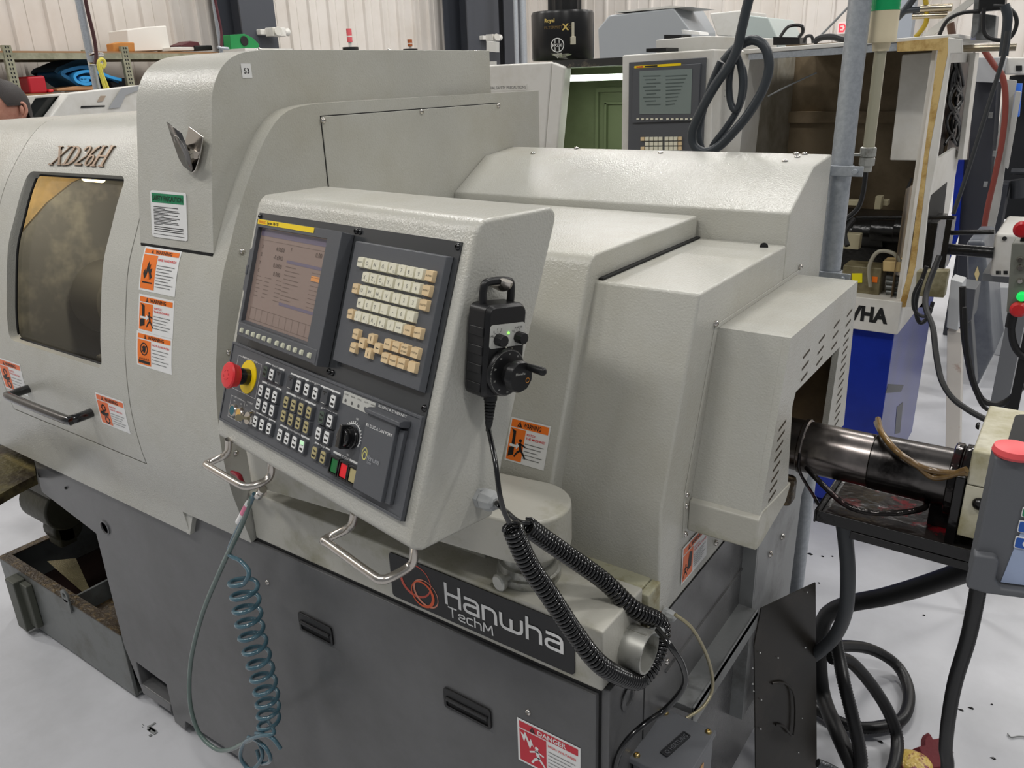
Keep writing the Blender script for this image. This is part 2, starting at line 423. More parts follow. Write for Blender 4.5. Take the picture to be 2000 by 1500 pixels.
# window: rubber edge and tinted pane
M = bpy.data.materials.new('tinted_pane'); M.use_nodes = True; nt = M.node_tree; pb = nt.nodes['Principled BSDF']
pb.inputs['Base Color'].default_value = (.10, .09, .075, 1); pb.inputs['Roughness'].default_value = .09; pb.inputs['Specular IOR Level'].default_value = .8
tr = nt.nodes.new('ShaderNodeBsdfTransparent'); tr.inputs[0].default_value = (.80, .79, .75, 1); mx = nt.nodes.new('ShaderNodeMixShader'); mx.inputs[0].default_value = .25
nt.links.new(tr.outputs[0], mx.inputs[1]); nt.links.new(pb.outputs[0], mx.inputs[2]); nt.links.new(mx.outputs[0], nt.nodes['Material Output'].inputs[0]); PANE = M
b = MB()
for k in range(24):
    s0, s1 = ws0+(ws1-ws0)*k/24, ws0+(ws1-ws0)*(k+1)/24
    b.add([(wx0-.01, *hood(s0, -.026)), (wx1+.01, *hood(s0, -.026)), (wx1+.01, *hood(s1, -.026)), (wx0-.01, *hood(s1, -.026))], [(0, 1, 2, 3)])
obj('window_pane', b, [PANE], DOOR, merge=True)
b = MB()
for x in (wx0+.001, wx1-.001): b.tube([(x, *hood(ws0+(ws1-ws0)*k/16, -.022)) for k in range(17)], .003, 6, k=1)
for s in (ws0+.001, ws1-.001): b.tube([(wx0, *hood(s, -.022)), (wx1, *hood(s, -.022))], .003, 6, k=1)
obj('window_gasket', b, [GASK], DOOR)
# door gap strips
b = MB()
for x in (XD0-.0015, XD1+.0015):
    for k in range(30):
        s0, s1 = sz(.914)+(s_of_y(1.6)-sz(.914))*k/30, sz(.914)+(s_of_y(1.6)-sz(.914))*(k+1)/30
        b.add([(x-.004, *hood(s0, -.012)), (x+.004, *hood(s0, -.012)), (x+.004, *hood(s1, -.012)), (x-.004, *hood(s1, -.012))], [(0, 1, 2, 3)])
s = sz(.916); b.add([(XD0, *hood(s-.006, -.01)), (XD1, *hood(s-.006, -.01)), (XD1, *hood(s+.006, -.01)), (XD0, *hood(s+.006, -.01))], [(0, 1, 2, 3)])
obj('door_gap', b, [GASK], LATHE)
# door handle
hx0, hx1 = -2.10, -1.80; hs = sz(1.005)
p = [(hx0, *hood(hs, o)) for o in (-.002, .03)]+[(hx0+.006, *hood(hs, .045)), (hx0+.022, *hood(hs, .052)), (hx1-.022, *hood(hs, .052)), (hx1-.006, *hood(hs, .045))]+[(hx1, *hood(hs, o)) for o in (.03, -.002)]
b = MB(); b.tube(p, .011, 14, k=5); obj('handle', b, [BLKG], DOOR, label='black tubular door handle')
# interior seen through the window
INTB = mat('interior_steel', (150, 128, 88), .42, .3, bump=(40, .3, .002), var=((128, 112, 82), 30, .4, .65))
b = MB(); b.box(-2.6, -1.35, 1.50, 1.52, .75, 1.64)
pi_ = [hood(sz(.80)+(s_of_y(1.15)-sz(.80))*k/24, -.035) for k in range(25)]
for x in (-2.6, -1.36): b.prism(pi_+[(1.5, 1.62), (1.5, .76)], 'x', x, x+.012)
b.box(-2.6, -1.35, .9, 1.5, .74, .76, 1); b.prism([(1.40, .76), (1.47, .76), (1.47, 1.37), (1.455, 1.37)], 'x', -2.58, -1.37, 1); b.prism([(.90, .77), (1.47, .77), (1.47, 1.47), (1.38, 1.465), (1.29, 1.44), (1.2, 1.39), (1.1, 1.31), (1.0, 1.22), (.90, 1.10)], 'x', -2.587, -2.575, 1); b.box(-2.6, -1.36, 1.16, 1.5, 1.625, 1.635)
obj('interior_lining', b, [INTB, mat('interior_grey', (80, 82, 84), .45, .2, var=((112, 112, 108), 5, .5, .62))], LATHE)
b = MB(); b.cyl((-2.55, 1.3, 1.08), (-2.38, 1.3, 1.08), .12, n=32); b.cyl((-2.38, 1.3, 1.08), (-2.3, 1.3, 1.08), .05, n=24)
b.box(-2.0, -1.75, 1.15, 1.45, 1.0, 1.2); b.box(-2.3, -1.6, 1.1, 1.5, .78, .98)
obj('chuck_and_turret', b, [mat('turret_steel', (84, 84, 82), .35, .5)], LATHE, bevel=.01)
lc = at(183, 356, 'y', 1.18)
b = MB(); b.cyl((lc.x-.04, 1.18, lc.z+.012), (lc.x+.045, 1.18, lc.z+.012), .011); obj('work_light', b, [mat('work_lamp', (255, 244, 214), .4, emit=((255, 232, 180), 7))], LATHE)
wla = area('work_light_glow', (lc.x, 1.20, lc.z-.02), (.3, .06), 4.2, (1, .86, .62)); wla.rotation_euler = (.2, .5, 0)
# right cheek of the hood with inspection cover
b = MB(); prof = [hood(sz(.806)+(HS[-1]-sz(.806))*k/90) for k in range(91)]
b.prism([(y, z) for y, z in prof]+[(1.983, 1.25), (1.3, 1.2), (1.1, 1.0), (.9, .90), (.876, .81)], 'x', XS-.012, XS+.0015)
obj('hood_cheek', b, [COVER], LATHE)
b = MB(); q = [at(628, 228, 'x', XS+.004), at(976, 201, 'x', XS+.004)]; b.prism([(q[0].y, 1.22), (q[1].y, 1.44), (q[1].y, 1.638), (q[0].y, 1.638)], 'x', XS+.0015, XS+.004)
IC = obj('inspection_cover', b, [COVER], LATHE, bevel=.001)
b = MB(); y0, y1 = q[0].y-.0018, q[1].y+.0018; b.prism([(y0, 1.22), (y1, 1.44), (y1, 1.64), (y0, 1.64)], 'x', XS+.001, XS+.0021); obj('cover_gap', b, [GASK], LATHE)
for px, py in ((631, 235), (823, 218), (973, 206), (976, 301)): screw(IC, at(px, py, 'x', XS+.004), (1, 0, 0), .0062)
for px, py in ((473, 491), (447, 688), (461, 884)): screw(LATHE, at(px, py, 'x', XS+.0015), (1, 0, 0), .006)
# upper spindle housing (front face carries the clip, side carries the number)
XB = -1.345
b = MB(); hp = cat_rom([(.906, 0, 1.404), (.922, 0, 1.50), (.938, 0, 1.586), (.952, 0, 1.66), (.963, 0, 1.70), (.99, 0, 1.737), (1.03, 0, 1.758), (1.085, 0, 1.765)], 5)
b.prism([(p.x, p.z) for p in hp]+[(1.815, 1.768), (1.815, 1.64), (1.1, 1.63), (.99, 1.50), (.94, 1.404)], 'x', -1.592, XB)
UP = obj('upper_housing', b, [COVER], LATHE, bevel=.0009, bseg=2)
b = MB(); b.box(-1.59, XB-.002, .905, .93, 1.396, 1.404); obj('housing_gap', b, [GASK], LATHE)
for px in (505, 760, 930): b = MB(); c = at(px, 97, 'x', XB-.02); b.sphere((c.x, c.y, 1.7665), .006, 10, sc=(1, 1, .6)); obj('screw', b, [CHROME], UP)
# rear housing, middle cover, end cover
def P(name, poly, x0, x1, mt=COVER, bev=.005, par=None, **k):
    b = MB(); b.prism(poly, 'x', x0, x1); return obj(name, b, [mt], par or LATHE, bevel=bev, bseg=3, **k)
RH = P('rear_housing', [(1.58, .84), (1.58, 1.377), (1.586, 1.437), (1.72, 1.513), (1.85, 1.525), (1.85, .84)], -1.303, -.4655, bev=.004)
for px, py in ((1041, 301), (1126, 297), (1290, 304), (1533, 316), (1557, 312), (1572, 303), (1602, 299)):
    b0 = at(px, py, 'z', 1.516); screw(RH, (min(max(b0.x, -1.28), -.48), min(b0.y, 1.84), 1.513+(min(b0.y, 1.84)-1.72)*.092), (0, 0, 1), .0065)
MC = P('middle_cover', [(1.0, .927), (1.003, 1.045), (1.036, 1.138), (1.052, 1.18), (1.094, 1.302), (1.11, 1.344), (1.134, 1.404), (1.142, 1.416), (1.155, 1.4225), (1.579, 1.4225), (1.579, .927)], -1.302, -.651, bev=.006)
EC = P('end_cover', [(1.046, .83), (1.04, 1.044), (1.153, 1.377), (1.579, 1.377), (1.579, .83)], -1.0, -.465, bev=.005)
b = MB(); b.box(-.649, -.64, 1.16, 1.57, 1.3775, 1.381); obj('cover_seam', b, [GASK], LATHE)
b = MB(); b.cyl(at(1492, 482, 'z', 1.378), at(1492, 482, 'z', 1.3785), .008, n=16); obj('oil_hole', b, [GASK], EC)
# bottom gutter where the end cover meets the band
GUTT = mat('gutter_stained', (176, 174, 150), .4, bump=(60, .3, .002), var=((128, 118, 76), 18, .45, .65))
b = MB(); b.box(-.655, -.4805, 1.001, 1.046, .86, .914); b.box(-.480, -.4632, .999, 1.047, .825, .912); obj('gutter', b, [GUTT], LATHE, bevel=.003)
# brand band
BAND = MB(); BAND.box(-1.302, -.473, .866, 1.0, .812, .924); BAND.box(-1.302, -.66, .9, 1.05, .83, .922); BAND.box(-.66, -.49, .9, 1.0, .83, .922)
BAND = obj('brand_band', BAND, [COVERW], LATHE, bevel=.004)
b = MB(); b.box(-1.302, -.478, .868, .95, .806, .813); obj('band_gap', b, [GASK], LATHE)
# brand plate
c = [at(px, py, 'y', .8655) for px, py in ((808, 1118), (1128, 1240), (1124, 1322), (812, 1186))]
bx0, bx1 = -.907, -.521
T = front((bx0, .8655, .823))
b = MB(T); bw, bh = bx1-bx0, .093
b.prism(rrect(0, 0, bw, bh, .007), 'y', -.002, 0)
yy = -.0024
def oring(cx, cz, rx, rz, wd, rot, m, e=.45, y=yy):
    """oval ring with one thick side"""
    n = 36; vs = []
    for i in range(n):
        a = 2*math.pi*i/n; w = wd*(.3+.7*(.5+.5*math.cos(a-e)))
        for q in (0, 1):
            x, z = (rx-w*q)*math.cos(a), (rz-w*q)*math.sin(a); vs.append((cx+x*math.cos(rot)-z*math.sin(rot), y, cz+x*math.sin(rot)+z*math.cos(rot)))
    b.add(vs, [(2*i, 2*i+1, (2*i+3) % (2*n), (2*i+2) % (2*n)) for i in range(n)], m)
oring(.060, .054, .037, .034, .0062, .3, 2, 3.4); oring(.083, .036, .030, .026, .0045, -.6, 3, 4.4, yy-.0002); oring(.076, .032, .027, .027, .0062, .9, 4, 5.2, yy-.0004)
tech(b, 'Hanwha', .130, .036, yy, .038, .234, .0060, 1); tech(b, 'TechM', .134, .0105, yy, .0185, .094, .0029, 1)
obj('brand_plate', b, [mat('plate_black', (36, 36, 37), .5), WHITE, mat('logo_red', (206, 84, 66), .5), mat('logo_salmon', (226, 146, 120), .5), mat('logo_orange', (232, 96, 50), .5)], BAND)
# base
base = MB()
base.prism([(-2.30, .80), (-2.32, .625), (-2.045, .575), (-2.045, .20), (-2.0, .05), (-1.86, .05), (-1.85, .085), (-1.995, .085), (-1.995, .165), (-1.85, .155), (-1.85, .02), (-1.8, .02), (-1.79, .055), (-1.52, .06), (-1.5, .02), (-1.40, .02), (-1.38, .08), (-.60, .08), (-.6, .02), (-.465, .02), (-.465, .812), (-2.30, .812)], 'y', .874, 1.0)
base.box(-2.0, -.465, 1.0005, 1.8, .08, .83); base.box(-2.3, -2.0, .93, 1.7, .62, .8)
obj('base', base, [DARK], LATHE, bevel=.003)
b = MB(); b.box(-2.0, -1.85, 1.001, 1.003, .07, .18); b.box(-1.8, -1.5, .99, 1.0, 0, .06); obj('base_recess', b, [GASK], LATHE)
for x in (-1.90, -1.45, -.53): b = MB(); b.cyl((x, .95, 0), (x, .95, .03), .035); b.cyl((x, .95, .03), (x, .95, .09), .014); obj('levelling_foot', b, [OILYB], LATHE)
b = MB(); b.lathe([(.021, 0), (.021, .003), (.017, .004), (.0165, -.006), (.009, -.008), (.009, -.02), (.0001, -.02)], at(206, 1030, 'y', .874), (0, -1, 0), 28); obj('lifting_socket', b, [DARK], LATHE)
b = MB(); b.cyl(at(129, 953, 'y', .8735), at(129, 953, 'y', .872), .004); obj('plug', b, [GASK], LATHE)
b = MB(); b.box(-1.379, -.482, .862, .874, .10, .804)
AP = obj('access_panel', b, [DARK], LATHE, bevel=.002)
b = MB(); b.box(-1.383, -.478, .8725, .8738, .096, .806); obj('panel_gap', b, [GASK], LATHE)
for px, py in ((523, 1137), (1032, 1391)): screw(AP, at(px, py, 'y', .862), (0, -1, 0), .0055)
for (a, c) in (((583, 1193), (653, 1262)), ((867, 1340), (961, 1425))):
    A = at(*a, 'y', .861); B = at(*c, 'y', .861); x0, x1, z0, z1 = A.x, B.x, B.z, A.z; b = MB(front((x0, .861, z0))); w, h = x1-x0, z1-z0
    b.ring(rrect(0, 0, w, h, .006), rrect(.006, .005, w-.006, h*.60, .003), 'y', -.0035, 0); b.poly(rrect(.006, .005, w-.006, h*.6, .003), -.0003, 1)
    b.prism([(-.0034, h*.62), (-.0075, h*.60), (-.007, h*.45), (-.003, h*.55)], 'x', .006, w-.006)
    obj('recessed_pull', b, [BLK, GASK], AP, bevel=.001)
# pull under the cheek: pipe stub, glands
b = MB(); tc = at(1228, 1262, 'x', -.45); TC = at(1255, 1270, 'x', -.447); R = .0352
b.lathe([(R, -.045), (R, .012), (R-.004, .012), (R-.0045, -.040), (.0001, -.040)], TC, (1, 0, 0), 40); b.box(TC.x-.04, TC.x+.008, TC.y-.006, TC.y-.003, TC.z+.034, TC.z+.0365)
obj('pipe_stub', b, [ZINC], LATHE)
GLND = mat('gland_grey', (168, 170, 170), .45)
def gland(parent, p, n, sc=1.):
    b = MB(); b.lathe([(.011*sc, 0), (.011*sc, .007*sc)], p, n, 6); b.lathe([(.0092*sc, .007*sc), (.0092*sc, .009*sc), (.0108*sc, .0095*sc), (.0106*sc, .018*sc), (.0085*sc, .024*sc), (.005*sc, .026*sc)], p, n, 36, lob=(9, .05))
    return obj('cable_gland', b, [GLND], parent, sm=25)
gland(LATHE, at(1296, 1196, 'x', -.463), (1, -.1, -.05), .9); gland(LATHE, at(1272, 1225, 'x', -.45), (1, -.1, -.1), .85)
b = MB(); b.lathe([(.022, 0), (.022, .002), (.013, .003), (.011, -.004), (.008, -.01), (.0001, -.01)], at(1226, 1362, 'x', -.464), (1, 0, 0), 24); obj('threaded_port', b, [DARK], LATHE)
# right side below the covers
b = MB(); b.box(-.465, -.4635, 1.0, 1.6, .15, .83); b.box(-.465, -.46, 1.08, 1.60, .70, .702); obj('side_sheet', b, [DARK], LATHE)
b = MB(); b.box(-.465, -.42, 1.117, 1.463, .595, .61); b.box(-.4235, -.42, 1.117, 1.463, .565, .613); obj('side_ledge', b, [STEELG], LATHE, bevel=.001)
b = MB(); b.prism([(1.463, .60), (1.463, .90), (1.80, .94), (1.86, .80), (1.78, .74), (1.76, .30), (1.463, .30)], 'x', -.4655, -.434); b.box(-.435, -.4335, 1.47, 1.475, .62, .86)
RB = obj('rear_side_box', b, [STEELG], LATHE, bevel=.002)
for px, py in ((1527, 1048), (1503, 1082)): screw(RB, at(px, py, 'x', -.434), (1, 0, 0), .008)
for px, py in ((1398, 1060), (1302, 1292)): screw(LATHE, at(px, py, 'x', -.4635), (1, 0, 0), .006)
b = MB(); b.box(-.4655, -.4645, 1.044, 1.6, .829, .831); obj('side_seam', b, [GASK], LATHE)
# hinge strip screws on the end cover
b = MB(); yy0 = at(1340, 960, 'x', -.4645).y
b.prism([(yy0-.006, .95), (yy0-.006, 1.04), (1.222, 1.308), (1.70, 1.308), (1.70, 1.30), (1.228, 1.30), (yy0+.001, 1.03), (yy0+.001, .95)], 'x', -.4652, -.4635); obj('guard_flange', b, [COVER], LATHE, bevel=.0008)
for px, py in ((1398, 632), (1563, 521), (1341, 966), (1340, 988), (1338, 1043)): screw(LATHE, at(px, py, 'x', -.4635), (1, 0, 0), .0055)
# vent guard
XE = -.345
g = MB()
g.prism([(1.157, 1.0), (1.24, 1.30), (1.67, 1.30), (1.71, .97), (1.585, .985), (1.562, 1.02), (1.582, 1.186), (1.30, 1.187), (1.288, 1.165), (1.312, .99)], 'x', XE-.012, XE)
g.prism([(1.157, 1.0), (1.24, 1.30), (1.26, 1.30), (1.177, 1.0)], 'x', -.465, XE-.012)
g.prism([(1.2605, 1.2999), (1.6595, 1.2999), (1.6595, 1.288), (1.2605, 1.288)], 'x', -.465, XE-.012)
g.prism([(1.66, 1.30), (1.67, 1.30), (1.71, .97), (1.70, .97)], 'x', -.465, XE-.012)
gv = g
g = MB(); g.prism([(1.15, .956), (1.152, 1.012), (1.17, 1.02), (1.325, 1.005), (1.30, .975), (1.17, .954)], 'x', -.465, XE+.002); obj('guard_lip', g, [COVERW], LATHE, bevel=.003)
g = MB(right((XE, 0, 0)))
def slot(y, z, w=.036):
    g.prism([(y-w/2, z-.0035), (y-w/2, z+.001), (y+w/2, z+.0055), (y+w/2, z+.001)], 'y', -.0006, .0)
for px, py in ((1575, 692), (1605, 663), (1634, 634), (1659, 612)):
    for k in range(3):
        p = at(px, py, 'x', XE); slot(p.y, p.z-.021*k)
for k in range(13):
    p = at(1659, 612, 'x', XE); slot(p.y+.004*k/13, p.z-.021*(3+k)*.86-.006)
for k in range(9):
    p = at(1528, 832, 'x', XE); slot(p.y-.003*k, p.z-.0175*k)
gv.v, gv.f, gv.m = gv.v+g.v, gv.f+[[i+len(gv.v) for i in f_] for f_ in g.f], gv.m+[1]*len(g.f)
VG = obj('vent_guard', gv, [COVER, mat('slot_dark', (60, 50, 36), .7)], LATHE, bevel=.0009, bseg=2)
g = MB(); g.box(-.462, -.46, 1.30, 1.66, .98, 1.285); g.box(-.46, -.362, 1.64, 1.655, .98, 1.285); obj('guard_back', g, [mat('brown_board', (104, 84, 54), .6, var=((80, 62, 38), 8, .4, .6))], LATHE)
g = MB(); g.box(-.455, -.40, 1.30, 1.36, .96, 1.17); g.cyl((-.40, 1.345, 1.13), (-.375, 1.345, 1.13), .02, n=6); g.cyl((-.4, 1.345, 1.13), (-.365, 1.345, 1.13), .010, n=14); obj('spindle_bracket', g, [OILYB], LATHE, bevel=.002)
# raised model badge
g = MB(TH(-2.055, hood_hit(120, 318)[1]))
def stroke(x0, z0, x1, z1, w): g.add([(x0-w/2, 0, z0), (x0+w/2, 0, z0), (x1+w/2, 0, z1), (x1-w/2, 0, z1), (x0-w/2, -.004, z0), (x0+w/2, -.004, z0), (x1+w/2, -.004, z1), (x1-w/2, -.004, z1)], [(0, 1, 2, 3), (4, 5, 6, 7), (0, 1, 5, 4), (1, 2, 6, 5), (2, 3, 7, 6), (3, 0, 4, 7)])
H = .052; SL = .012
def serif(x, z): stroke(x-.008, z, x-.008+.0001, z+.003, .0001); g.box(x-.010, x+.010, -.004, 0, z-.0014, z+.0014)
def arc(cx, cz, rx, rz, a0, a1, w0, w1):
    n = 14; vs = []
    for i in range(n+1):
        a = math.radians(a0+(a1-a0)*i/n); w = w0+(w1-w0)*abs(math.cos(a))
        for q in (-.5, .5):
            for y in (0, -.004): vs.append((cx+(rx+w*q)*math.cos(a)+(rz*math.sin(a)+cz)*SL/H, y, cz+(rz+w*q)*math.sin(a)))
    g.add(vs, [(4*i+k, 4*i+(k+1), 4*i+4+(k+1), 4*i+4+k) for i in range(n) for k in (0, 2)]+[(4*i+k, 4*i+k+2, 4*i+k+6, 4*i+k+4) for i in range(n) for k in (0, 1)])
X0 = 0.
stroke(X0+.004, H, X0+.040, 0, .010); stroke(X0+.052, H, X0+.002, 0, .004)
for x, z in ((X0+.006, H), (X0+.05, H), (X0+.0, 0), (X0+.038, 0)): serif(x, z)
X0 = .062; stroke(X0, 0, X0+SL, H, .009); serif(X0, 0); serif(X0+SL, H); arc(X0+.006, H/2, .030, H/2-.001, -90, 90, .003, .010)
X0 = .115; arc(X0+.012, H*.74, .012, H*.25, 170, -35, .003, .008); stroke(X0-.004, .003, X0+.034, H*.55, .006); g.box(X0-.006, X0+.026, -.004, 0, 0, .005)
X0 = .155; arc(X0+.010, H*.27, .012, H*.26, 0, 360, .003, .008); arc(X0+.022, H*.42, .024, H*.56, 95, 190, .003, .008)
X0 = .192; stroke(X0, 0, X0+SL, H, .009); stroke(X0+.034, 0, X0+.034+SL, H, .009); g.box(X0+.006, X0+.04, -.004, 0, H/2-.002, H/2+.002)
for x, z in ((X0, 0), (X0+SL, H), (X0+.034, 0), (X0+.034+SL, H)): serif(x, z)
obj('model_badge', g, [mat('badge_chrome', (128, 112, 98), .16, 1)], DOOR, label='chrome raised lettering on the curved door')

# ------------------------------------------------------------------ stickers
def droop():
    # the curved hood falls slightly towards its left end
    for o in [c for c in list(LATHE.children)+list(DOOR.children)+list(HR.children) if c.type == 'MESH' and c.name.split('.')[0] in ('hood', 'door', 'door_gap', 'window_pane', 'window_gasket', 'window_corner', 'model_badge', 'handle', 'warning_label', 'apron', 'interior_lining', 'work_light')]:
        off = WL[LATHE]
        for v in o.data.vertices:
            x, z = v.co.x+off.x, v.co.z+off.z
            if x < -1.60 and z > 1.45:
                t = min(1, (z-1.45)/.2); v.co.z -= (-1.60-x)*.030*t*t*(3-2*t)
def flame(b, x, z, k, m):
    b.poly([(x+k*a, z+k*c) for a, c in ((-.3, 0), (-.42, .3), (-.28, .55), (-.2, .35), (-.12, .75), (0, 1), (.05, .7), (.18, .85), (.15, .55), (.34, .62), (.28, .35), (.4, .15), (.2, 0), (.12, .3), (0, .45), (-.1, .2))], -.0012, m)
def man(b, x, z, k, m, flip=1):
    b.poly([(x+flip*k*c[0], z+k*c[1]) for c in circ(.02, .86, .09, 10)], -.0012, m)
    for (p, q, w) in (((0, .75), (.12, .38), .16), ((.02, .7), (-.32, .52), .08), ((.05, .7), (.36, .6), .08), ((.12, .4), (-.1, .22), .11), ((-.1, .22), (-.22, 0), .09), ((.12, .4), (.30, .2), .11), ((.30, .2), (.44, .02), .09)):
        dx, dz = q[0]-p[0], q[1]-p[1]; L = math.hypot(dx, dz); ox, oz = -dz/L*w/2, dx/L*w/2
        b.poly([(x+flip*k*(p[0]+ox), z+k*(p[1]+oz)), (x+flip*k*(p[0]-ox), z+k*(p[1]-oz)), (x+flip*k*(q[0]-ox), z+k*(q[1]-oz)), (x+flip*k*(q[0]+ox), z+k*(q[1]+oz))], -.0012, m)
def sticker(parent, T, w, h, title, sub, pic, label, og=None, name='warning_label', head='top', lines=6, red=False, nz=1, hdr=.15, split=.42):
    b = MB(T); col = og or ORG
    # mats: 0 white 1 colour 2 black 3 red text 4 grey print
    for j in range(nz): b.rect(0, w, h*j/nz, h*(j+1)/nz, -.0004, 0)
    mg = .035*w
    b.rect(mg, w-mg, h*(1-hdr), h-mg, -.0008, 1, nz=max(1, nz//5))
    pw = w*split; zt = h*(1-hdr)-mg*.6
    if not red or True: b.rect(mg, pw, mg, zt, -.0008, 1, nz=nz)
    hc = h-mg-(h*hdr-mg)/2
    b.text(title, w*.56, hc, -.0012, h*hdr*.52, 2 if not red else 0, w=w*.45, bold=.02)
    k = h*hdr*.6; b.poly([(w*.25-k*.55, hc-k*.5), (w*.25+k*.55, hc-k*.5), (w*.25, hc+k*.55)], -.0012, 2); b.rect(w*.25-k*.05, w*.25+k*.05, hc-k*.3, hc+k*.2, -.0014, 1)
    pc = (mg+pw)/2; ph = zt-mg; q = 2 if not red else 0
    if pic == 'fire':
        flame(b, pc, mg+ph*.28, ph*.55, q); b.rect(pc-pw*.32, pc+pw*.32, mg+ph*.17, mg+ph*.21, -.0012, q)
        b.poly([(pc+ph*.13*a, mg+ph*.28+ph*.2*c) for a, c in ((-.5, 0), (-.3, .7), (0, 1.2), (.4, .6), (.4, 0))], -.0014, 1)
    elif pic == 'door':
        b.poly([(mg+pw*.08, mg+ph*.1), (mg+pw*.4, mg+ph*.18), (mg+pw*.36, mg+ph*.92), (mg+pw*.08, mg+ph*.98), (mg+pw*.2, mg+ph*.85), (mg+pw*.2, mg+ph*.4), (mg+pw*.08, mg+ph*.38)], -.0012, 2)
        b.rect(mg+pw*.1, mg+pw*.5, mg+ph*.42, mg+ph*.5, -.0014, 0); b.poly([(mg+pw*.5, mg+ph*.36), (mg+pw*.68, mg+ph*.48), (mg+pw*.5, mg+ph*.58)], -.0014, 0); man(b, mg+pw*.68, mg+ph*.12, ph*.62, 2)
    elif pic == 'hot':
        cz = mg+ph*.64; r = min(pw*.30, ph*.26); n = 20
        oc, ic = circ(pc, cz, r, n), circ(pc, cz, r*.8, n)
        b.add([(p[0], -.0012, p[1]) for p in oc+ic], [(i, (i+1) % n, (i+1) % n+n, i+n) for i in range(n)], 2)
        b.poly([(pc+r*a, cz+r*c) for a, c in ((-.5, .3), (.1, .6), (.5, .1), (.3, -.5), (-.1, -.6), (-.3, -.1))], -.0012, 2); b.poly([(pc-r*.75, cz-r*.5), (pc-r*.6, cz-r*.65), (pc+r*.75, cz+r*.5), (pc+r*.6, cz+r*.65)], -.0014, 2)
        b.rect(pc-pw*.38, pc+pw*.38, mg+ph*.06, mg+ph*.17, -.0012, 2)
        for i in range(5): flame(b, pc-pw*.28+pw*.14*i, mg+ph*.19, ph*.13, 2)
    elif pic == 'shock':
        man(b, pc+pw*.12, mg+ph*.08, ph*.62, q); b.poly([(mg+pw*.04, zt-ph*.08), (mg+pw*.16, zt-ph*.36), (mg+pw*.22, zt-ph*.2), (mg+pw*.36, zt-ph*.5), (mg+pw*.44, zt-ph*.32), (mg+pw*.52, zt-ph*.44), (mg+pw*.40, zt-ph*.16), (mg+pw*.34, zt-ph*.28), (mg+pw*.2, zt-ph*.02), (mg+pw*.16, zt-ph*.14)], -.0012, q)
    elif pic == 'gear':
        for a, c, r in ((.0, .72, .16), (.1, .2, .18)):
            n = 18; o = [(pc+pw*a+ph*r*(1.15 if i % 2 else .9)*math.cos(i*math.pi/9), mg+ph*c+ph*r*(1.15 if i % 2 else .9)*math.sin(i*math.pi/9)) for i in range(n)]; i2 = circ(pc+pw*a, mg+ph*c, ph*r*.6, n)
            b.add([(p[0], -.0012, p[1]) for p in o+i2], [(i, (i+1) % n, (i+1) % n+n, i+n) for i in range(n)], 2)
        b.poly([(pc-pw*.34, mg+ph*.42), (pc-pw*.05, mg+ph*.36), (pc+pw*.28, mg+ph*.42), (pc+pw*.34, mg+ph*.56), (pc+pw*.05, mg+ph*.5), (pc+pw*.0, mg+ph*.6), (pc-pw*.34, mg+ph*.54)], -.0013, 2)
    elif pic == 'machine':
        b.poly([(pc-pw*.05, mg+ph*.25), (pc+pw*.3, mg+ph*.3), (pc+pw*.34, mg+ph*.85), (pc+pw*.1, mg+ph*.95), (pc, mg+ph*.6)], -.0012, 2); man(b, pc-pw*.18, mg+ph*.12, ph*.5, 2, -1)
    tx = pw+.03*w; tw = w-mg-tx-.03*w; z = zt-.07*h
    for t in sub:
        b.text(t, tx, z-.01*h, -.0012, .052*h, 3, w=min(tw, .0135*len(t)*w*3.2), al='l', bold=.02); z -= .085*h
    z -= .05*h; step = max((z-mg-.03*h)/lines, .028*h)
    for i in range(lines):
        if z < mg+.02*h: break
        b.rect(tx, tx+tw*(.97-.25*((i*7) % 3)/2), z-.012*h, z, -.0012, 4); z -= step
    return obj(name, b, [WHITE, col, INK, REDT, INKG], parent, label=label)
def hood_sticker(tl, tr, bl, title, sub, pic, label, parent, og=None, **k):
    (xa, sa), (xb, sb), (xc, sc) = hood_hit(*tl), hood_hit(*tr), hood_hit(*bl)
    w = xb-xa; h = (sa+sb)/2-sc; T0 = TH(min(xa, xc), sc); return sticker(parent, T0, w, h, title, sub, pic, label, og, nz=8, **k)
HR = [o for o in LATHE.children if o.name.startswith('hood')][0]
hood_sticker((284, 482), (356, 490), (273, 566), 'WARNING', ['FIRE HAZARD!'], 'fire', 'orange and white fire hazard label', HR, lines=8)
hood_sticker((272, 575), (341, 586), (270, 645), 'WARNING', ['WATCH', 'THE DOOR!!'], 'door', 'orange and white moving door label', HR, hdr=.19, lines=5)
hood_sticker((269, 646), (338, 662), (268, 712), 'WARNING', ['HOT SURFACE!'], 'hot', 'orange and white hot surface label', HR, hdr=.19, lines=5)
hood_sticker((0, 700), (44, 712), (12, 757), 'WARNING', ['WATCH', 'THE CHUCK!'], 'gear', 'faded orange label left of the door handle', DOOR, ORGP, hdr=.2, lines=4)
hood_sticker((189, 767), (245, 785), (200, 826), 'WARNING', ['WATCH', 'YOUR HAND!'], 'gear', 'faded orange label right of the door handle', DOOR, ORGP, hdr=.2, lines=5)
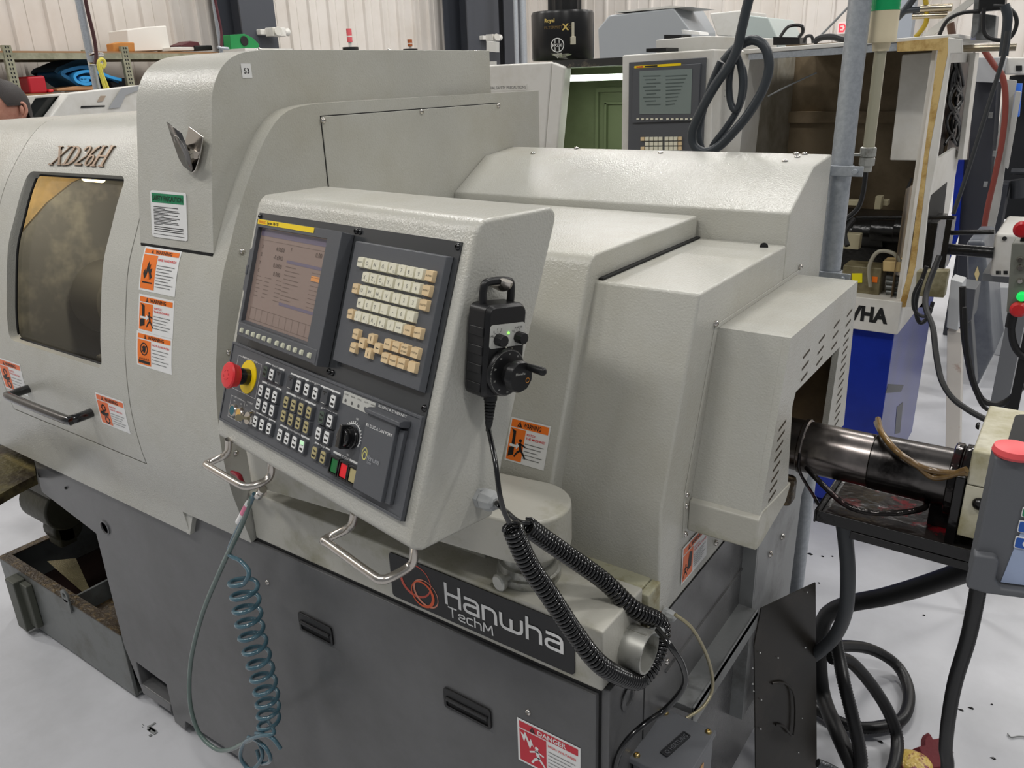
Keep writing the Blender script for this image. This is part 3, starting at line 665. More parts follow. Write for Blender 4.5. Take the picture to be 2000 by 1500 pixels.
# safety precaution label on the upper housing front
A = at(286, 371, 'y', .914); B = at(356, 378, 'y', .914); Cc = at(292, 462, 'y', .904)
w, h = B.x-A.x, A.z-Cc.z; zd = V((0, .0155, .098)).normalized(); yd = V((0, .098, -.0155)).normalized()
b = MB(frame(V((A.x, .9075+.0005, Cc.z)), V((1, 0, 0)), yd, zd)); b.T = b.T @ Matrix.Translation((0, -.0004, 0))
b.prism(rrect(0, 0, w, h, .006), 'y', -.0004, .001); b.rect(.005, w-.008, h-.023, h-.005, -.0008, 1); b.text('SAFETY PRECAUTION', w/2-.001, h-.014, -.0012, .010, 2, w=w*.84, bold=.01)
z = h-.031
for i, L in enumerate((.86, .4, .86, .9, .5, .84, .35, .9, .8, .6, .84, .86, .3)):
    b.rect(.010, .010+(w-.02)*L*.97, z-.0012, z, -.0008, 2); z -= ((h-.031-.024)/13)*(.95 if i % 3 else 1.12)
for i in range(3): b.rect(.010, w-.012, .0125+i*.004, .014+i*.004, -.0008, 2)
b.rect(.007, w-.009, .006, .0068, -.0008, 2)
obj('safety_label', b, [WHITE, GRNP, INK], UP, label='white safety label with green header')
# 53
A = at(470, 124, 'x', XB+.001); B = at(493, 152, 'x', XB+.001)
b = MB(right((XB+.0005, A.y, B.z))); w, h = B.y-A.y, A.z-B.z; b.prism([(0, 0), (w, 0), (w, h), (0, h)], 'y', -.0006, 0); b.text('53', w/2, h/2, -.0009, h*.38, 1, bold=.02)
obj('number_label', b, [WHITE, INK], UP, label='small white label printed 53')
# WATCH THE MACHINE on middle cover front (slanted part): plane through lower slope
def slope_frame(p0, p1, x): # p=(y,z)
    z = V((0, p1[0]-p0[0], p1[1]-p0[1])).normalized(); x_ = V((1, 0, 0)); return frame(V((x, p0[0], p0[1])), x_, z.cross(x_), z)
F1 = slope_frame((1.003, 1.045), (1.036, 1.138), 0)
n = -(F1.to_3x3() @ V((0, 1, 0))); o = V((0, 1.003, 1.045))
A = atp(1077, 833, o, n); B = atp(1068, 921, o, n)
Fi = F1.inverted(); a, c = Fi @ A, Fi @ B; hh = a.z-c.z; ww = .082
sticker(MC, F1 @ Matrix.Translation((a.x-ww, -.0005, c.z)), ww, hh, 'WARNING', ['WATCH', 'THE MACHINE!!'], 'door', 'orange label reading watch the machine', hdr=.21, lines=5)
# WATCH machine label on the side
A = at(1330, 1073, 'x', -.464); B = at(1383, 1030, 'x', -.464); Cc = at(1326, 1153, 'x', -.464)
sticker(EC, right((-.4645, Cc.y+.006, Cc.z+.006)) @ Matrix.Translation((0, -.0008, 0)), B.y-A.y-.008, A.z-Cc.z-.008, 'WARNING', ['WATCH', 'THE MACHINE!'], 'machine', 'orange label low on the right side', ORGP, hdr=.22, lines=6)
A = at(1010, 1400, 'y', .8615); B = at(1134, 1458, 'y', .8615)
sticker(AP, front((A.x, .8615, A.z-.094)), B.x-A.x, .094, 'DANGER', ['HIGH VOLTAGE!!'], 'shock', 'red danger high voltage label', REDP, name='danger_label', red=True, hdr=.2, lines=6, split=.47)

droop()
# ------------------------------------------------------------------ control pendant on its swing arm
PO = V((-1.186164, 0.762912, 1.148444)); PX = V((0.98158842, -0.18984527, 0.02104638)); PZ = V((0.04779099, 0.35078263, 0.93523664)); PN = PX.cross(PZ); PY = -PN
TP = frame(PO, PX, PY, PZ)          # x along the panel, z up the panel, -y towards the viewer
PEND = thing('control_pendant', 'pale grey control pendant with screen, keyboard and red stop button on a swing arm', 'control panel', (-.65, .93, .925))
def pobj(name, mb, mats, par=None, **k): return obj(name, mb, mats, par or PEND, **k)
# enclosure
prof = [(.007, -.034), (.024, -.0355), (.061, -.0215), (.142, .0085), (.1415, .054), (.1376, .09), (.1366, .2526), (.139, .4325), (.1365, .4405), (.1305, .4455), (.122, .4470), (.0164+.006, .4085), (.010, .4035), (.004, .396), (.0, .384), (.0, -.022)]
b = MB(TP)
x0, x1 = -.018, .560
b.prism(prof, 'x', x0, x1)
ENC = pobj('enclosure', b, [COVER], bevel=.006, bseg=3)
# sub panels
b = MB(TP); b.prism([(0, 0), (.54, 0), (.54, .3705), (0, .3705)], 'y', -.0022, 0); FP = pobj('face_plate', b, [PANELG])
for x, z in ((.006, .364), (.303, .364), (.313, .364), (.534, .364), (.303, .152), (.313, .152), (.534, .152)):
    screw(FP, TP @ V((x, -.0022, z)), PN, .0048, BLKG)
# screen unit
HU = -.0246
b = MB(TP); xa, xb, za, zb = .012, .3006, .157, .358
xa = .040
b.ring([(xa, za+.022), (xb, za), (xb, zb), (xa, zb)], [(.0480, .1835), (.2640, .1835), (.2640, .3445), (.0480, .3445)], 'y', HU, -.003)
b.prism([(.043, za+.002), (xb-.004, za+.002), (xb-.004, za+.024), (.043, za+.024)], 'y', HU-.001, -.003)
b.prism([(.018, .235), (.040, .225), (.040, .315), (.018, .305)], 'y', -.017, -.003); b.box(.02, .026, -.019, -.016, .262, .278)
b.add([(.0480, HU-.001, .1835), (.2640, HU-.001, .1835), (.2640, HU+.007, .1865), (.0480, HU+.007, .1865)], [(0, 1, 2, 3)])
SU = pobj('screen_unit', b, [PANEL], bevel=.0012)
SCR = mat('screen_glass', (132, 116, 108), .12, emit=((150, 128, 118), .10), spec=.4)
b = MB(TP); b.rect(.0480, .2640, .1835, .3445, HU+.0075, 0)
yq = HU+.0071
def P2(x, z): return (.0500+x*.213, .1855+z*.1575)
def sr(x0, x1, z0, z1, m):
    a, c = P2(x0, z0), P2(x1, z1); b.rect(a[0], c[0], a[1], c[1], yq, m)
sr(0, 1, .93, 1, 1); sr(.46, 1, .70, .73, 1); sr(.46, 1, .265, .295, 1); sr(.84, .98, .585, .635, 2)
for i, t in enumerate(('4.0000', '-0.6992', '0.0000', '0.000')):
    p = P2(.40, .82-i*.085); b.text(t, p[0], p[1], yq, .0075, 3, al='r')
    p = P2(.06, .82-i*.085); b.text('XZYC'[i], p[0], p[1], yq, .006, 3)
p = P2(.93, .84); b.text('0.00', p[0], p[1], yq, .008, 3, al='r'); p = P2(.50, .84); b.text('F', p[0], p[1], yq, .006, 3)
rr = random.Random(3)
for i in range(9): sr(.46, .46+rr.uniform(.10, .30), .66-i*.042, .667-i*.042, 4); sr(.84, .97, .66-i*.042, .664-i*.042, 4)
for i in range(6):
    for x in (.05, .18, .36): sr(x, x+rr.uniform(.05, .1), .50-i*.042, .507-i*.042, 4)
for z in (.035, .16): sr(.04, .98, z, z+.004, 4)
for i in range(11): sr(.04+i*.094, .043+i*.094, .035, .16, 4)
sr(.03, .98, .885, .888, 4)
pobj('display', b, [SCR, mat('screen_blue', (112, 104, 122), .15), mat('screen_amber', (206, 142, 84), .2, emit=((206, 142, 84), .1)), mat('screen_text', (88, 76, 70), .2), mat('screen_faint', (112, 96, 88), .2)], SU, label='dim brownish screen with position readout')
b = MB(TP); b.rect(.0450, .2245, .3492, .3574, HU-.0006, 0); b.text('FANUC', .050, .3533, HU-.0009, .0052, 1, al='l', bold=.02); b.text('Series 18i-TB', .078, .3533, HU-.0009, .005, 2, al='l', bold=.02)
pobj('name_strip', b, [YEL, mat('strip_red', (222, 110, 20), .4), INK], SU, label='yellow strip with small lettering')
def key(x, z, t, par, mt, w=.0155, h=.0155, d=.006, y=-.012, m=0, th=.0055, sub=None, nm='key'):
    b = MB(TP); b.taper(rrect(x-w/2, z-h/2, x+w/2, z+h/2, .0012, 2), rrect(x-w/2+.0012, z-h/2+.0012, x+w/2-.0012, z+h/2-.0012, .0012, 2), 'y', y, y-d)
    if t:
        n = max(len(q) for q in t.split('|')); q = t.split('|')
        for i, s in enumerate(q):
            ww = None if n < 3 else min(w*.72, .003*n)
            b.text(s, x-(.0022 if sub else 0), z+(0 if len(q) == 1 else .0028-.0056*i), y-d-.0002, th if n < 3 else .0024, 1, w=ww)
    if sub: b.text(sub, x+.0045, z-.0038, y-d-.0002, .0027, 1)
    return pobj(nm, b, [mt, INKG if mt is CREAM else INK], par)
for i, x in enumerate((.0636, .0852, .1043, .1230, .1414, .1600, .1843, .2032, .2222, .2410, .2602, .283)):
    key(x-.0038, .1692, '', SU, mat('softkey', (206, 206, 184), .5), .0085, .0085, .003, HU-.001, nm='soft_key')
# keyboard unit
b = MB(TP); b.taper(rrect(.318, .1705, .531, .3505, .001), rrect(.320, .1725, .527, .3485, .001), 'y', -.003, -.012); KU = pobj('keyboard_unit', b, [PANEL], bevel=.001)
cx = (.3700, .3888, .4082, .4272); nx = (.4485, .4670, .4865); rx = .5075
rows = [(.3205, [('O', 'L'), ('N', 'J'), ('G', 'E'), ('P', 'Q')], [('7', None), ('8', 'I'), ('9', None)], 'ALTER', 'RESET'),
        (.3013, [('X', 'A'), ('Z', 'B'), ('C', 'D'), ('Y', 'V')], [('4', None), ('5', None), ('6', None)], 'INSERT', None),
        (.2822, [('U', 'I'), ('W', 'J'), ('H', 'D'), ('V', None)], [('1', None), ('2', None), ('3', None)], 'DELETE', 'HELP'),
        (.2637, [('M', '.'), ('S', '.'), ('T', '.'), ('_', '.')], [('-', None), ('0', None), ('.', None)], None, None),
        (.2450, [('I', 'E'), ('K', 'J'), ('R', 'A'), ('F', 'SP')], [('/', None), ('EOB', None), ('CAN', None)], 'INPUT', 'SHIFT')]
for z, L, N, Rk, Lk in rows:
    for x, (t, s) in zip(cx, L): key(x, z, t, KU, CREAM, sub=s, w=.0178)
    for x, (t, s) in zip(nx, N): key(x, z, t, KU, TAN if t == 'CAN' else CREAM, sub=s, w=.0178)
    if Rk: key(rx, z, Rk, KU, TAN, w=.0168)
    if Lk: key(.3500, z, Lk, KU, CREAM if Lk == 'RESET' else TAN, w=.0155)
def arrow(x, z, dx, dz):
    o = key(x, z, '', KU, TAN); b = MB(TP); k = .0028
    b.poly([(x-dx*k+dz*.0006, z-dz*k+dx*.0006), (x-dx*k-dz*.0006, z-dz*k-dx*.0006), (x+dx*k-dz*.0006, z+dz*k-dx*.0006), (x+dx*k*1.6, z+dz*k*1.6), (x+dx*k+dz*.0006, z+dz*k+dx*.0006)], -.01815, 0)
    o.data.materials.append(INK)
    me = o.data; bm = bmesh.new(); bm.from_mesh(me); vs = [bm.verts.new(p-WL[KU]) for p in b.v]; f = bm.faces.new(vs); f.material_index = 2; bm.to_mesh(me); bm.free()
key(.3728, .2195, 'PAGE', KU, TAN); key(.3728, .1999, 'PAGE', KU, TAN)
arrow(.4108, .2195, 0, 1); arrow(.3915, .2100, -1, 0); arrow(.4108, .1993, 0, -1); arrow(.4288, .2098, 1, 0)
for x, t in zip((.4500, .4690, .4876, .5100), ('POS', 'PROG', 'OFFSET|SETTING', 'CUSTOM')): key(x, .2192, t, KU, TAN, w=.0172)
for x, t in zip((.4500, .4688, .4873, .5097), ('SYSTEM', 'MESSAGE', 'GRAPH', '')): key(x, .2004, t, KU, TAN, w=.0172)
# operator panel
b = MB(TP); b.box(0, .54, -.007, -.002, 0, .1415)
b.ring([(0, 0), (.54, 0), (.54, .1415), (0, .1415)], [(.004, .004), (.536, .004), (.536, .1375), (.004, .1375)], 'y', -.0085, -.007)
OP = pobj('operator_panel', b, [PANEL], bevel=.0008)
YF = -.0073
b = MB(TP)
def pr(x0, x1, z0, z1): b.rect(x0, x1, z0, z1, YF, 0)
def pt(t, x, z, h=.0032, **k): b.text(t, x, z, YF, h, 0, bold=.01, **k)
def hd(t, x0, x1, z, tw):   # header: bar - text - bar
    c = (x0+x1)/2; pr(x0, c-tw/2-.002, z-.0016, z+.0016); pr(c+tw/2+.002, x1, z-.0016, z+.0016); pt(t, c, z, .0034, w=tw)
DX = .0
def lines(x0, x1, z0, z1, gap0, gap1):
    t = .0006; pr(x0, x0+t, z0, z1); pr(x1-t, x1, z0, z1); pr(x0, x1, z0, z0+t); pr(x0, gap0, z1-t, z1); pr(gap1, x1, z1-t, z1)
lines(.0275, .112, .0635, .1227, .042, .099); pt('EMERGENCY STOP', .0705, .1227, .0032, w=.054)
lines(.0290, .0800, .0135, .0514, .038, .070); pt('CNC POWER', .054, .0514, .0026, w=.030)
pt('ON', .043, .0445, .0026); pt('OFF', .068, .0445, .0026); pt('PROTECT', .097, .0535, .0028, w=.020); pt('LOCK', .088, .0475, .002); pt('UNLOCK', .112, .0435, .002)
hd('OPERATION', .1238, .1855, .1283, .024); hd('AXIS SELECT', .1235, .1875, .0965, .027); hd('JOG 5%', .1235, .1875, .0433, .018)
hd('MODE SELECT', .2063, .3494, .1277, .030); hd('FUNCTION', .2041, .2925, .0965, .022); hd('RAPID OVERRIDE', .2044, .293, .0433, .036); hd('DISPLAY', .3079, .351, .0965, .018); hd('CHUCK', .309, .3505, .0433, .015); hd('CYCLE', .3608, .4227, .0440, .018)
pt('RS232C & ETHERNET', .4762, .1335, .0036, w=.064); pt('OVER', .428, .060, .0028); pt('RIDE', .428, .056, .0028); pt('0%', .396, .0495, .003); pt('100', .402, .1035, .003)
for k in range(15):
    a = math.radians(150-k*12.5); c0, c1 = .0195, .0225+(.001 if k % 5 == 0 else 0); cx0, cz0 = .3985, .0765
    x, z = cx0+c0*math.cos(a), cz0+c0*math.sin(a); X, Z = cx0+c1*math.cos(a), cz0+c1*math.sin(a); ox, oz = -math.sin(a)*.0007, math.cos(a)*.0007
    b.poly([(x+ox, z+oz), (x-ox, z-oz), (X-ox, Z-oz), (X+ox, Z+oz)], YF, 0)
for k in range(26):
    a, c = math.radians(152-k*7.1), math.radians(152-(k+1)*7.1)
    b.poly([(.3985+.0185*math.cos(a), .0765+.0185*math.sin(a)), (.3985+.0200*math.cos(a), .0765+.0200*math.sin(a)), (.3985+.0200*math.cos(c), .0765+.0200*math.sin(c)), (.3985+.0185*math.cos(c), .0765+.0185*math.sin(c))], YF, 0)
pobj('panel_printing', b, [WHITE], OP)
b = MB(TP); b.prism(rrect(.3585, .1165, .4375, .1350, .002), 'y', -.0078, -.007)
for i, t in enumerate(('LINE', 'BAR', 'SYNC', 'AUTO', 'POWER')):
    x = .3665+i*.0165; b.text(t, x, .1308, -.0081, .0024, 1, w=.010); b.add([(p[0], -.0081, p[1]) for p in circ(x, .1218, .0026, 12)], [tuple(range(12))], 1)
pobj('indicator_strip', b, [LITG, INKG], OP)
def button(x, z, kind, t=''):
    x += .0105; z += .0022
    b = MB(TP); w, h = .0205, .0245
    b.taper(rrect(x-w/2, z-h/2, x+w/2, z+h/2, .0025, 3), rrect(x-w/2+.0016, z-h/2+.0016, x+w/2-.0016, z+h/2-.0016, .0025, 3), 'y', -.007, -.0125, 0)
    m = 1
    if kind != 'dark':
        b.prism(rrect(x-w*.30, z-h*.36, x+w*.30, z+h*.36, .003, 4), 'y', -.0131, -.0124, 1)
        b.rect(x-w*.20, x-w*.08, z+h*.12, z+h*.20, -.0134, 2)
        b.rect(x-.001, x+w*.2, z+h*.06, z+h*.17, -.0134, 2); b.rect(x-w*.19, x+w*.19, z-h*.24, z-h*.10, -.0134, 2)
        if kind == 'on': b.rect(x-w*.26, x+w*.26, z+h*.10, z+h*.34, -.0136, 3)
    else:
        b.rect(x-w*.26, x+w*.26, z+h*.28, z+h*.36, -.0128, 2); b.add([(p[0], -.0129, p[1]) for p in circ(x, z+h*.2, .0015, 8)], [tuple(range(8))], 2)
        b.rect(x-w*.24, x+w*.2, z-h*.38, z-h*.34, -.0128, 4)
    mt = {'w': WHITE, 'on': WHITE, 'o': OLIVE, 'dark': PANELD, 'lit': mat('lit_button', (70, 84, 74), .4)}[kind]
    return pobj('button', b, [PANELD, mt, INK, mat('pale_green_lamp', (200, 228, 200), .5, emit=((150, 235, 160), .35)), LITG], OP)
for x, z, k in [(.1259, .1135, 'lit'), (.1469, .1127, 'w'), (.1683, .1126, 'dark')]+[(x, z, 'w') for x, z in ((.1228, .081), (.1466, .081), (.1694, .081), (.1232, .058), (.1457, .058), (.1685, .058), (.1238, .0285), (.1459, .0285), (.1697, .0285))]+\
    [(.2061, .1126, 'dark'), (.2319, .1128, 'w'), (.2567, .1128, 'w'), (.2821, .1128, 'w'), (.3067, .1128, 'dark'), (.3316, .1124, 'w')]+\
    [(x, z, 'o') for z in (.0812, .0585) for x in (.2060, .2287, .2513, .2748)]+[(x, .028, 'w') for x in (.2059, .2282, .2510)]+[(.2736, .028, 'on'), (.3105, .0832, 'lit'), (.3332, .0832, 'w'), (.3105, .0582, 'w'), (.3332, .0582, 'w'), (.3100, .0283, 'o'), (.3340, .0283, 'o')]:
    button(x, z, k)
for x, mt, nm in ((.3785, mat('green_lamp', (14, 96, 48), .3, emit=((10, 110, 40), .12)), 'green start button'), (.4030, mat('red_lamp', (206, 24, 36), .3, emit=((220, 20, 30), .2)), 'red stop button'), (.4262, OLIVE, None)):
    z = .0275; b = MB(TP); w, h = .022, .026
    b.ring(rrect(x-w/2, z-h/2, x+w/2, z+h/2, .001), rrect(x-w/2+.002, z-h/2+.0025, x+w/2-.002, z+h/2-.0025, .0008), 'y', -.0155, -.007, 0)
    b.taper(rrect(x-w/2+.002, z-h/2+.0025, x+w/2-.002, z+h/2-.0025, .0008), rrect(x-w/2+.003, z-h/2+.0035, x+w/2-.003, z+h/2-.0035, .0008), 'y', -.008, -.014, 1)
    pobj('cycle_button', b, [BLK, mt], OP, label=nm)
# emergency stop
e = V((.0745, 0, .0935))
b = MB(TP); b.lathe([(.0285, 0), (.0285, .0015)], V((e.x, -.007, e.z)), (0, -1, 0), 40)
for i, ch in enumerate('EMERGENCY STOP'):
    pass
pobj('stop_collar', b, [YEL], OP, label='yellow disc behind the red stop button')
b = MB(TP); b.lathe([(.0145, 0), (.0145, .025)], V((e.x, -.0085, e.z)), (0, -1, 0), 32, 0)
b.lathe([(.0150, .018), (.0185, .020), (.0192, .026), (.0215, .029), (.0225, .034), (.0205, .0365), (.012, .038), (.0001, .0382)], V((e.x, -.0085, e.z)), (0, -1, 0), 44, 1)
for k in range(6):
    a = math.radians(60*k); c = math.radians(60*k+32); b.add([V((e.x+r*math.cos(t), -.0085-.0384, e.z+r*math.sin(t))) for r, t in ((.008, a), (.0092, a), (.0092, c), (.008, c))], [(0, 1, 2, 3)], 2)
pobj('stop_button', b, [BLKG, mat('stop_red', (222, 52, 58), .35, bump=(500, .2, .0005)), mat('stop_mark', (170, 30, 36), .4)], OP, label='red mushroom stop button on a black stem')
# power buttons, key switch
for x, mt, nm in ((.0505, mat('teal_cap', (24, 92, 104), .35), 'teal push button'), (.0735, mat('amber_cap', (206, 164, 88), .35), 'amber push button')):
    b = MB(TP); b.lathe([(.0118, 0), (.0118, .003), (.010, .006), (.0085, .006), (.0082, .0035)], V((x, -.007, .0290)), (0, -1, 0), 32, 0, capend=False)
    b.lathe([(.0083, .003), (.0083, .0055), (.0001, .006)], V((x, -.007, .0290)), (0, -1, 0), 28, 1); pobj('push_button', b, [STAIN, mt], OP, label=nm)
b = MB(TP); k0 = V((.1125, -.007, .0305)); b.lathe([(.0125, 0), (.0125, .004), (.0105, .007), (.0105, .009), (.0001, .009)], k0, (0, -1, 0), 32)
T2 = frame(TP @ V((k0.x, -.016, k0.z)), (PX*-.55+PN*.75-PZ*.15).normalized(), PZ.cross(PX).normalized(), PZ); b2 = MB()
d = (PX*-.45+PN*.85-PZ*.1).normalized(); u = PZ; o = TP @ V((k0.x, -.014, k0.z))
b2.add([o+d*a+u*c+d.cross(u)*w for w in (-.0008, .0008) for a, c in ((0, -.0025), (.008, -.0025), (.010, -.0055), (.018, -.0055), (.021, -.002), (.021, .002), (.018, .0055), (.010, .0055), (.008, .0025), (0, .0025))], [tuple(range(10)), tuple(range(10, 20))]+[(i, (i+1) % 10, (i+1) % 10+10, i+10) for i in range(10)])
pobj('key_switch', b, [CHROME], OP); pobj('switch_key', b2, [mat('key_brass', (190, 178, 148), .3, 1)], OP)
# override knob
b = MB(TP); k0 = V((.3985, -.007, .0755)); b.lathe([(.0165, 0), (.0165, .004), (.0145, .006), (.014, .016), (.0125, .019), (.0001, .0195)], k0, (0, -1, 0), 32)
b.prism([(k0.x-.006, k0.z-.016), (k0.x+.006, k0.z-.016), (k0.x+.003, k0.z+.018), (k0.x-.003, k0.z+.018)], 'y', -.030, -.012); pobj('override_knob', b, [BLKG], OP, bevel=.0015, label='black rotary knob')
# port cover
b = MB(TP); xa, xb = .4395, .5065
b.box(xa, xb, -.020, -.007, .0150, .1235); b.prism([(xb, .0150), (xb+.011, .0150), (xb+.011, .1165), (xb, .1165)], 'y', -.014, -.007)
b.prism([(-.021, .1205), (-.026, .1225), (-.026, .1275), (-.019, .1300), (-.007, .1300), (-.007, .1205)], 'x', xa, xb+.013)
PC = pobj('port_cover', b, [PANEL], OP, bevel=.0012)
b = MB(TP)
b.text('RS 232C & LAN PORT', .4725, .1057, -.0203, .0042, 0, w=.060, bold=.01)
def lring(cx, cz, rx, rz, wd, m, y=-.0203):
    n = 24; b.add([(cx+(rx-q*wd)*math.cos(2*math.pi*i/n), y, cz+(rz-q*wd)*math.sin(2*math.pi*i/n)) for i in range(n) for q in (0, 1)], [(2*i, 2*i+1, (2*i+3) % (2*n), (2*i+2) % (2*n)) for i in range(n)], m)
lring(.4515, .0670, .0062, .0085, .0013, 1); lring(.4525, .0640, .0045, .0062, .0014, 1, -.0205); tech(b, 'Hanwha', .4590, .0610, -.0203, .0062, .028, .0009, 2); tech(b, 'TechM', .4600, .0560, -.0203, .0030, .010, .0005, 2)
obj('cover_printing', b, [WHITE, mat('logo_gold', (206, 200, 120), .4), mat('logo_grey', (150, 152, 156), .4)], PEND)
# lower stainless handles
def hnd(p):
    b = MB(); b.tube([at(*q[:2], 'z', q[2]) for q in p], .0068, 12, k=4); pobj('handle', b, [STAIN], label='bent stainless handle under the panel')
def hpath(xl, xr):
    # feet on the sloping underside, bar out towards the operator and level with the panel
    r = .0; out = []
    f0 = TP @ V((xl, .055, -.020)); f1 = TP @ V((xr, .055, -.020)); dn = V((0, 0, -1)); fw = (PN-V((0, 0, PN.z))).normalized(); w = V((PX.x, PX.y, 0)).normalized()
    d, e = .032, .075
    P = [f0+V((0, 0, .01)), f0+dn*(d*.7), f0+dn*d+fw*.012, f0+dn*(d+.004)+fw*(e-.012), f0+dn*(d+.004)+fw*e+w*.010]
    Q = [f1+V((0, 0, .01)), f1+dn*(d*.7), f1+dn*d+fw*.012, f1+dn*(d+.004)+fw*(e-.012), f1+dn*(d+.004)+fw*e-w*.010]
    return P+Q[::-1]
def hpix(P_): return [at(px, py, 'z', z_) for px, py, z_ in P_]
for P_ in ([(447, 858, 1.125), (446, 880, 1.10), (438, 890, 1.082), (414, 901, 1.074), (403, 907, 1.073), (412, 914, 1.073), (462, 943, 1.073), (480, 950, 1.073), (500, 947, 1.074), (520, 938, 1.076), (529, 925, 1.085), (530, 905, 1.105), (530, 890, 1.125)],
           [(693, 1000, 1.125), (688, 1022, 1.10), (678, 1033, 1.080), (648, 1047, 1.068), (633, 1056, 1.067), (645, 1064, 1.067), (725, 1122, 1.067), (745, 1132, 1.067), (765, 1127, 1.068), (795, 1110, 1.070), (807, 1096, 1.080), (809, 1075, 1.100), (809, 1060, 1.118)]):
    b = MB(); b.tube(hpix(P_), .0066, 12, k=5); pobj('handle', b, [STAIN])
# hook and slot, gland on the side
wh = V((PX.x, PX.y, 0)).normalized(); bk = V((-wh.y, wh.x, 0)); O2 = PO+PX*.56
TS = frame(O2, bk, -wh, V((0, 0, 1)))      # x backwards along the side, z up, -y out of the side
b = MB(TS); b.box(.136, .166, -.0006, .004, .2945, .2962); pobj('hook_slot', b, [GASK])
b = MB(TS); b.tube([(.152, -.001, .293), (.152, -.014, .291), (.152, -.024, .294), (.152, -.028, .301)], .0045, 8, k=4, flat=1.9); HK = pobj('hook', b, [STAIN])
gland(PEND, TS @ V((.1135, .001, -.003)), TS.to_3x3() @ V((0, -1, .12)), 1.35)
# swing arm, post and clamp knob
b = MB(); ax, ay = -.652, .935; zt, zb = 1.062, .986
el = V((-1.19, .868, 0)); R1, R2 = .072, .055
pts = []
dv = (V((el.x, el.y, 0))-V((ax, ay, 0))).normalized(); nv = V((-dv.y, dv.x, 0))
for k in range(17):
    a = math.radians(90-180*k/16); q = V((ax, ay, 0))+nv*(R1*math.sin(a))-dv*(R1*math.cos(a)); pts.append((q.x, q.y))
for k in range(13):
    a = math.radians(-90+180*k/12*-1); q = V((el.x, el.y, 0))+nv*(-R2*math.sin(math.radians(90-180*k/12)))+dv*(R2*math.cos(math.radians(90-180*k/12))); pts.append((q.x, q.y))
b.prism(pts, 'z', zb, zt); pobj('swing_arm', b, [COVERW], bevel=.006, bseg=3)
b = MB(); b.cyl((el.x+.03, el.y-.01, zt-.005), (el.x+.03, el.y-.01, 1.16), .03, n=24); pobj('arm_neck', b, [COVERW])
b = MB(); b.lathe([(.054, 0), (.054, .014), (.050, .016), (.050, .030), (.044, .032), (.044, .065)], (ax, ay, .9245), (0, 0, 1), 44)
pobj('post_ring', b, [ZINC])
b = MB(); o = V((ax-.006, ay-.048, .941)); d = V((-.25, -1, 0)).normalized(); b.cyl(o, o+d*.022, .0055, n=14); b.lathe([(.013, .014), (.0145, .017), (.0145, .023), (.012, .0255), (.0001, .026)], o, d, 24, lob=(12, .02)); pobj('clamp_knob', b, [ZINC])
b = MB(); b.box(-.93, -.74, .93, 1.0, .922, .934); obj('cable_guide', b, [COVERW], LATHE, bevel=.002)

# ------------------------------------------------------------------ hand wheel unit hanging on the hook
c0 = TS @ V((.1345, 0, .2145)); a8 = math.radians(8)
hxv = (bk*math.cos(a8)-V((0, 0, 1))*math.sin(a8)); hz = (bk*math.sin(a8)+V((0, 0, 1))*math.cos(a8))
HW = thing('handwheel_pendant', 'black handheld handwheel unit with coiled cord hanging on the pendant side', 'handwheel', c0)
TW = frame(c0, hxv, -wh, hz)
def hobj(n, b, m, par=None, **k): return obj(n, b, m, par or HW, **k)
b = MB(TW); w, h = .034, .060
o1 = rrect(-w, -h, w, h, .010, 5); o2 = rrect(-w+.003, -h+.003, w-.003, h-.003, .010, 5)
b.taper(o1, o1, 'y', -.004, -.034); b.taper(o1, o2, 'y', -.034, -.041)
for k in range(4): b.box(-w-.0015, -w+.001, -.034, -.008, .032-k*.024-.012, .032-k*.024)
BODY = hobj('body', b, [BLK], bevel=.0025)
b = MB(TW); b.tube([(-.024, -.018, h-.005), (-.024, -.018, h+.018), (-.017, -.018, h+.026), (.017, -.018, h+.026), (.024, -.018, h+.018), (.024, -.018, h-.005)], .0052, 10, k=4); hobj('hanger', b, [BLK])
b = MB(TW); b.prism(rrect(-.030, .006, .030, .036, .004), 'y', -.0418, -.041)
for x in (-.016, .019):
    for k, t in enumerate(('OFF', 'X', 'Y', 'Z') if x < 0 else ('X1', 'X10', 'X100')):
        a = math.radians(160-k*30 if x < 0 else 140-k*30); b.text(t, x+.0125*math.cos(a), .018+.0125*math.sin(a), -.0421, .0026, 1); b.add([(p[0], -.0421, p[1]) for p in circ(x+.0095*math.cos(a), .018+.0095*math.sin(a), .0006, 6)], [tuple(range(6))], 1)
hobj('selector_plate', b, [LITG, INK])
b = MB(TW); b.lathe([(.0016, 0), (.0016, .001), (.0001, .0015)], (.001, -.0418, .024), (0, -1, 0), 12); hobj('green_lamp', b, [mat('led_green', (90, 230, 60), .3, emit=((110, 255, 70), 3))])
for x in (-.016, .019):
    b = MB(TW); b.lathe([(.0078, 0), (.0075, .002), (.0072, .012), (.0001, .0125)], (x, -.0418, .017), (0, -1, 0), 30, lob=(10, .04)); hobj('selector_knob', b, [BLK], bevel=.0004)
b = MB(TW); b.text('-', -.012, .0015, -.0414, .006, 0, bold=.03); b.text('+', .010, .0015, -.0414, .006, 0, bold=.03); b.rect(-.0014, .0014, -.004, .006, -.0414, 0); hobj('dial_marks', b, [CREAM])
b = MB(TW); dc = V((0, -.041, -.027)); b.lathe([(.0315, 0), (.0315, .004), (.030, .006), (.022, .0075), (.0001, .0075)], dc, (0, -1, 0), 56)
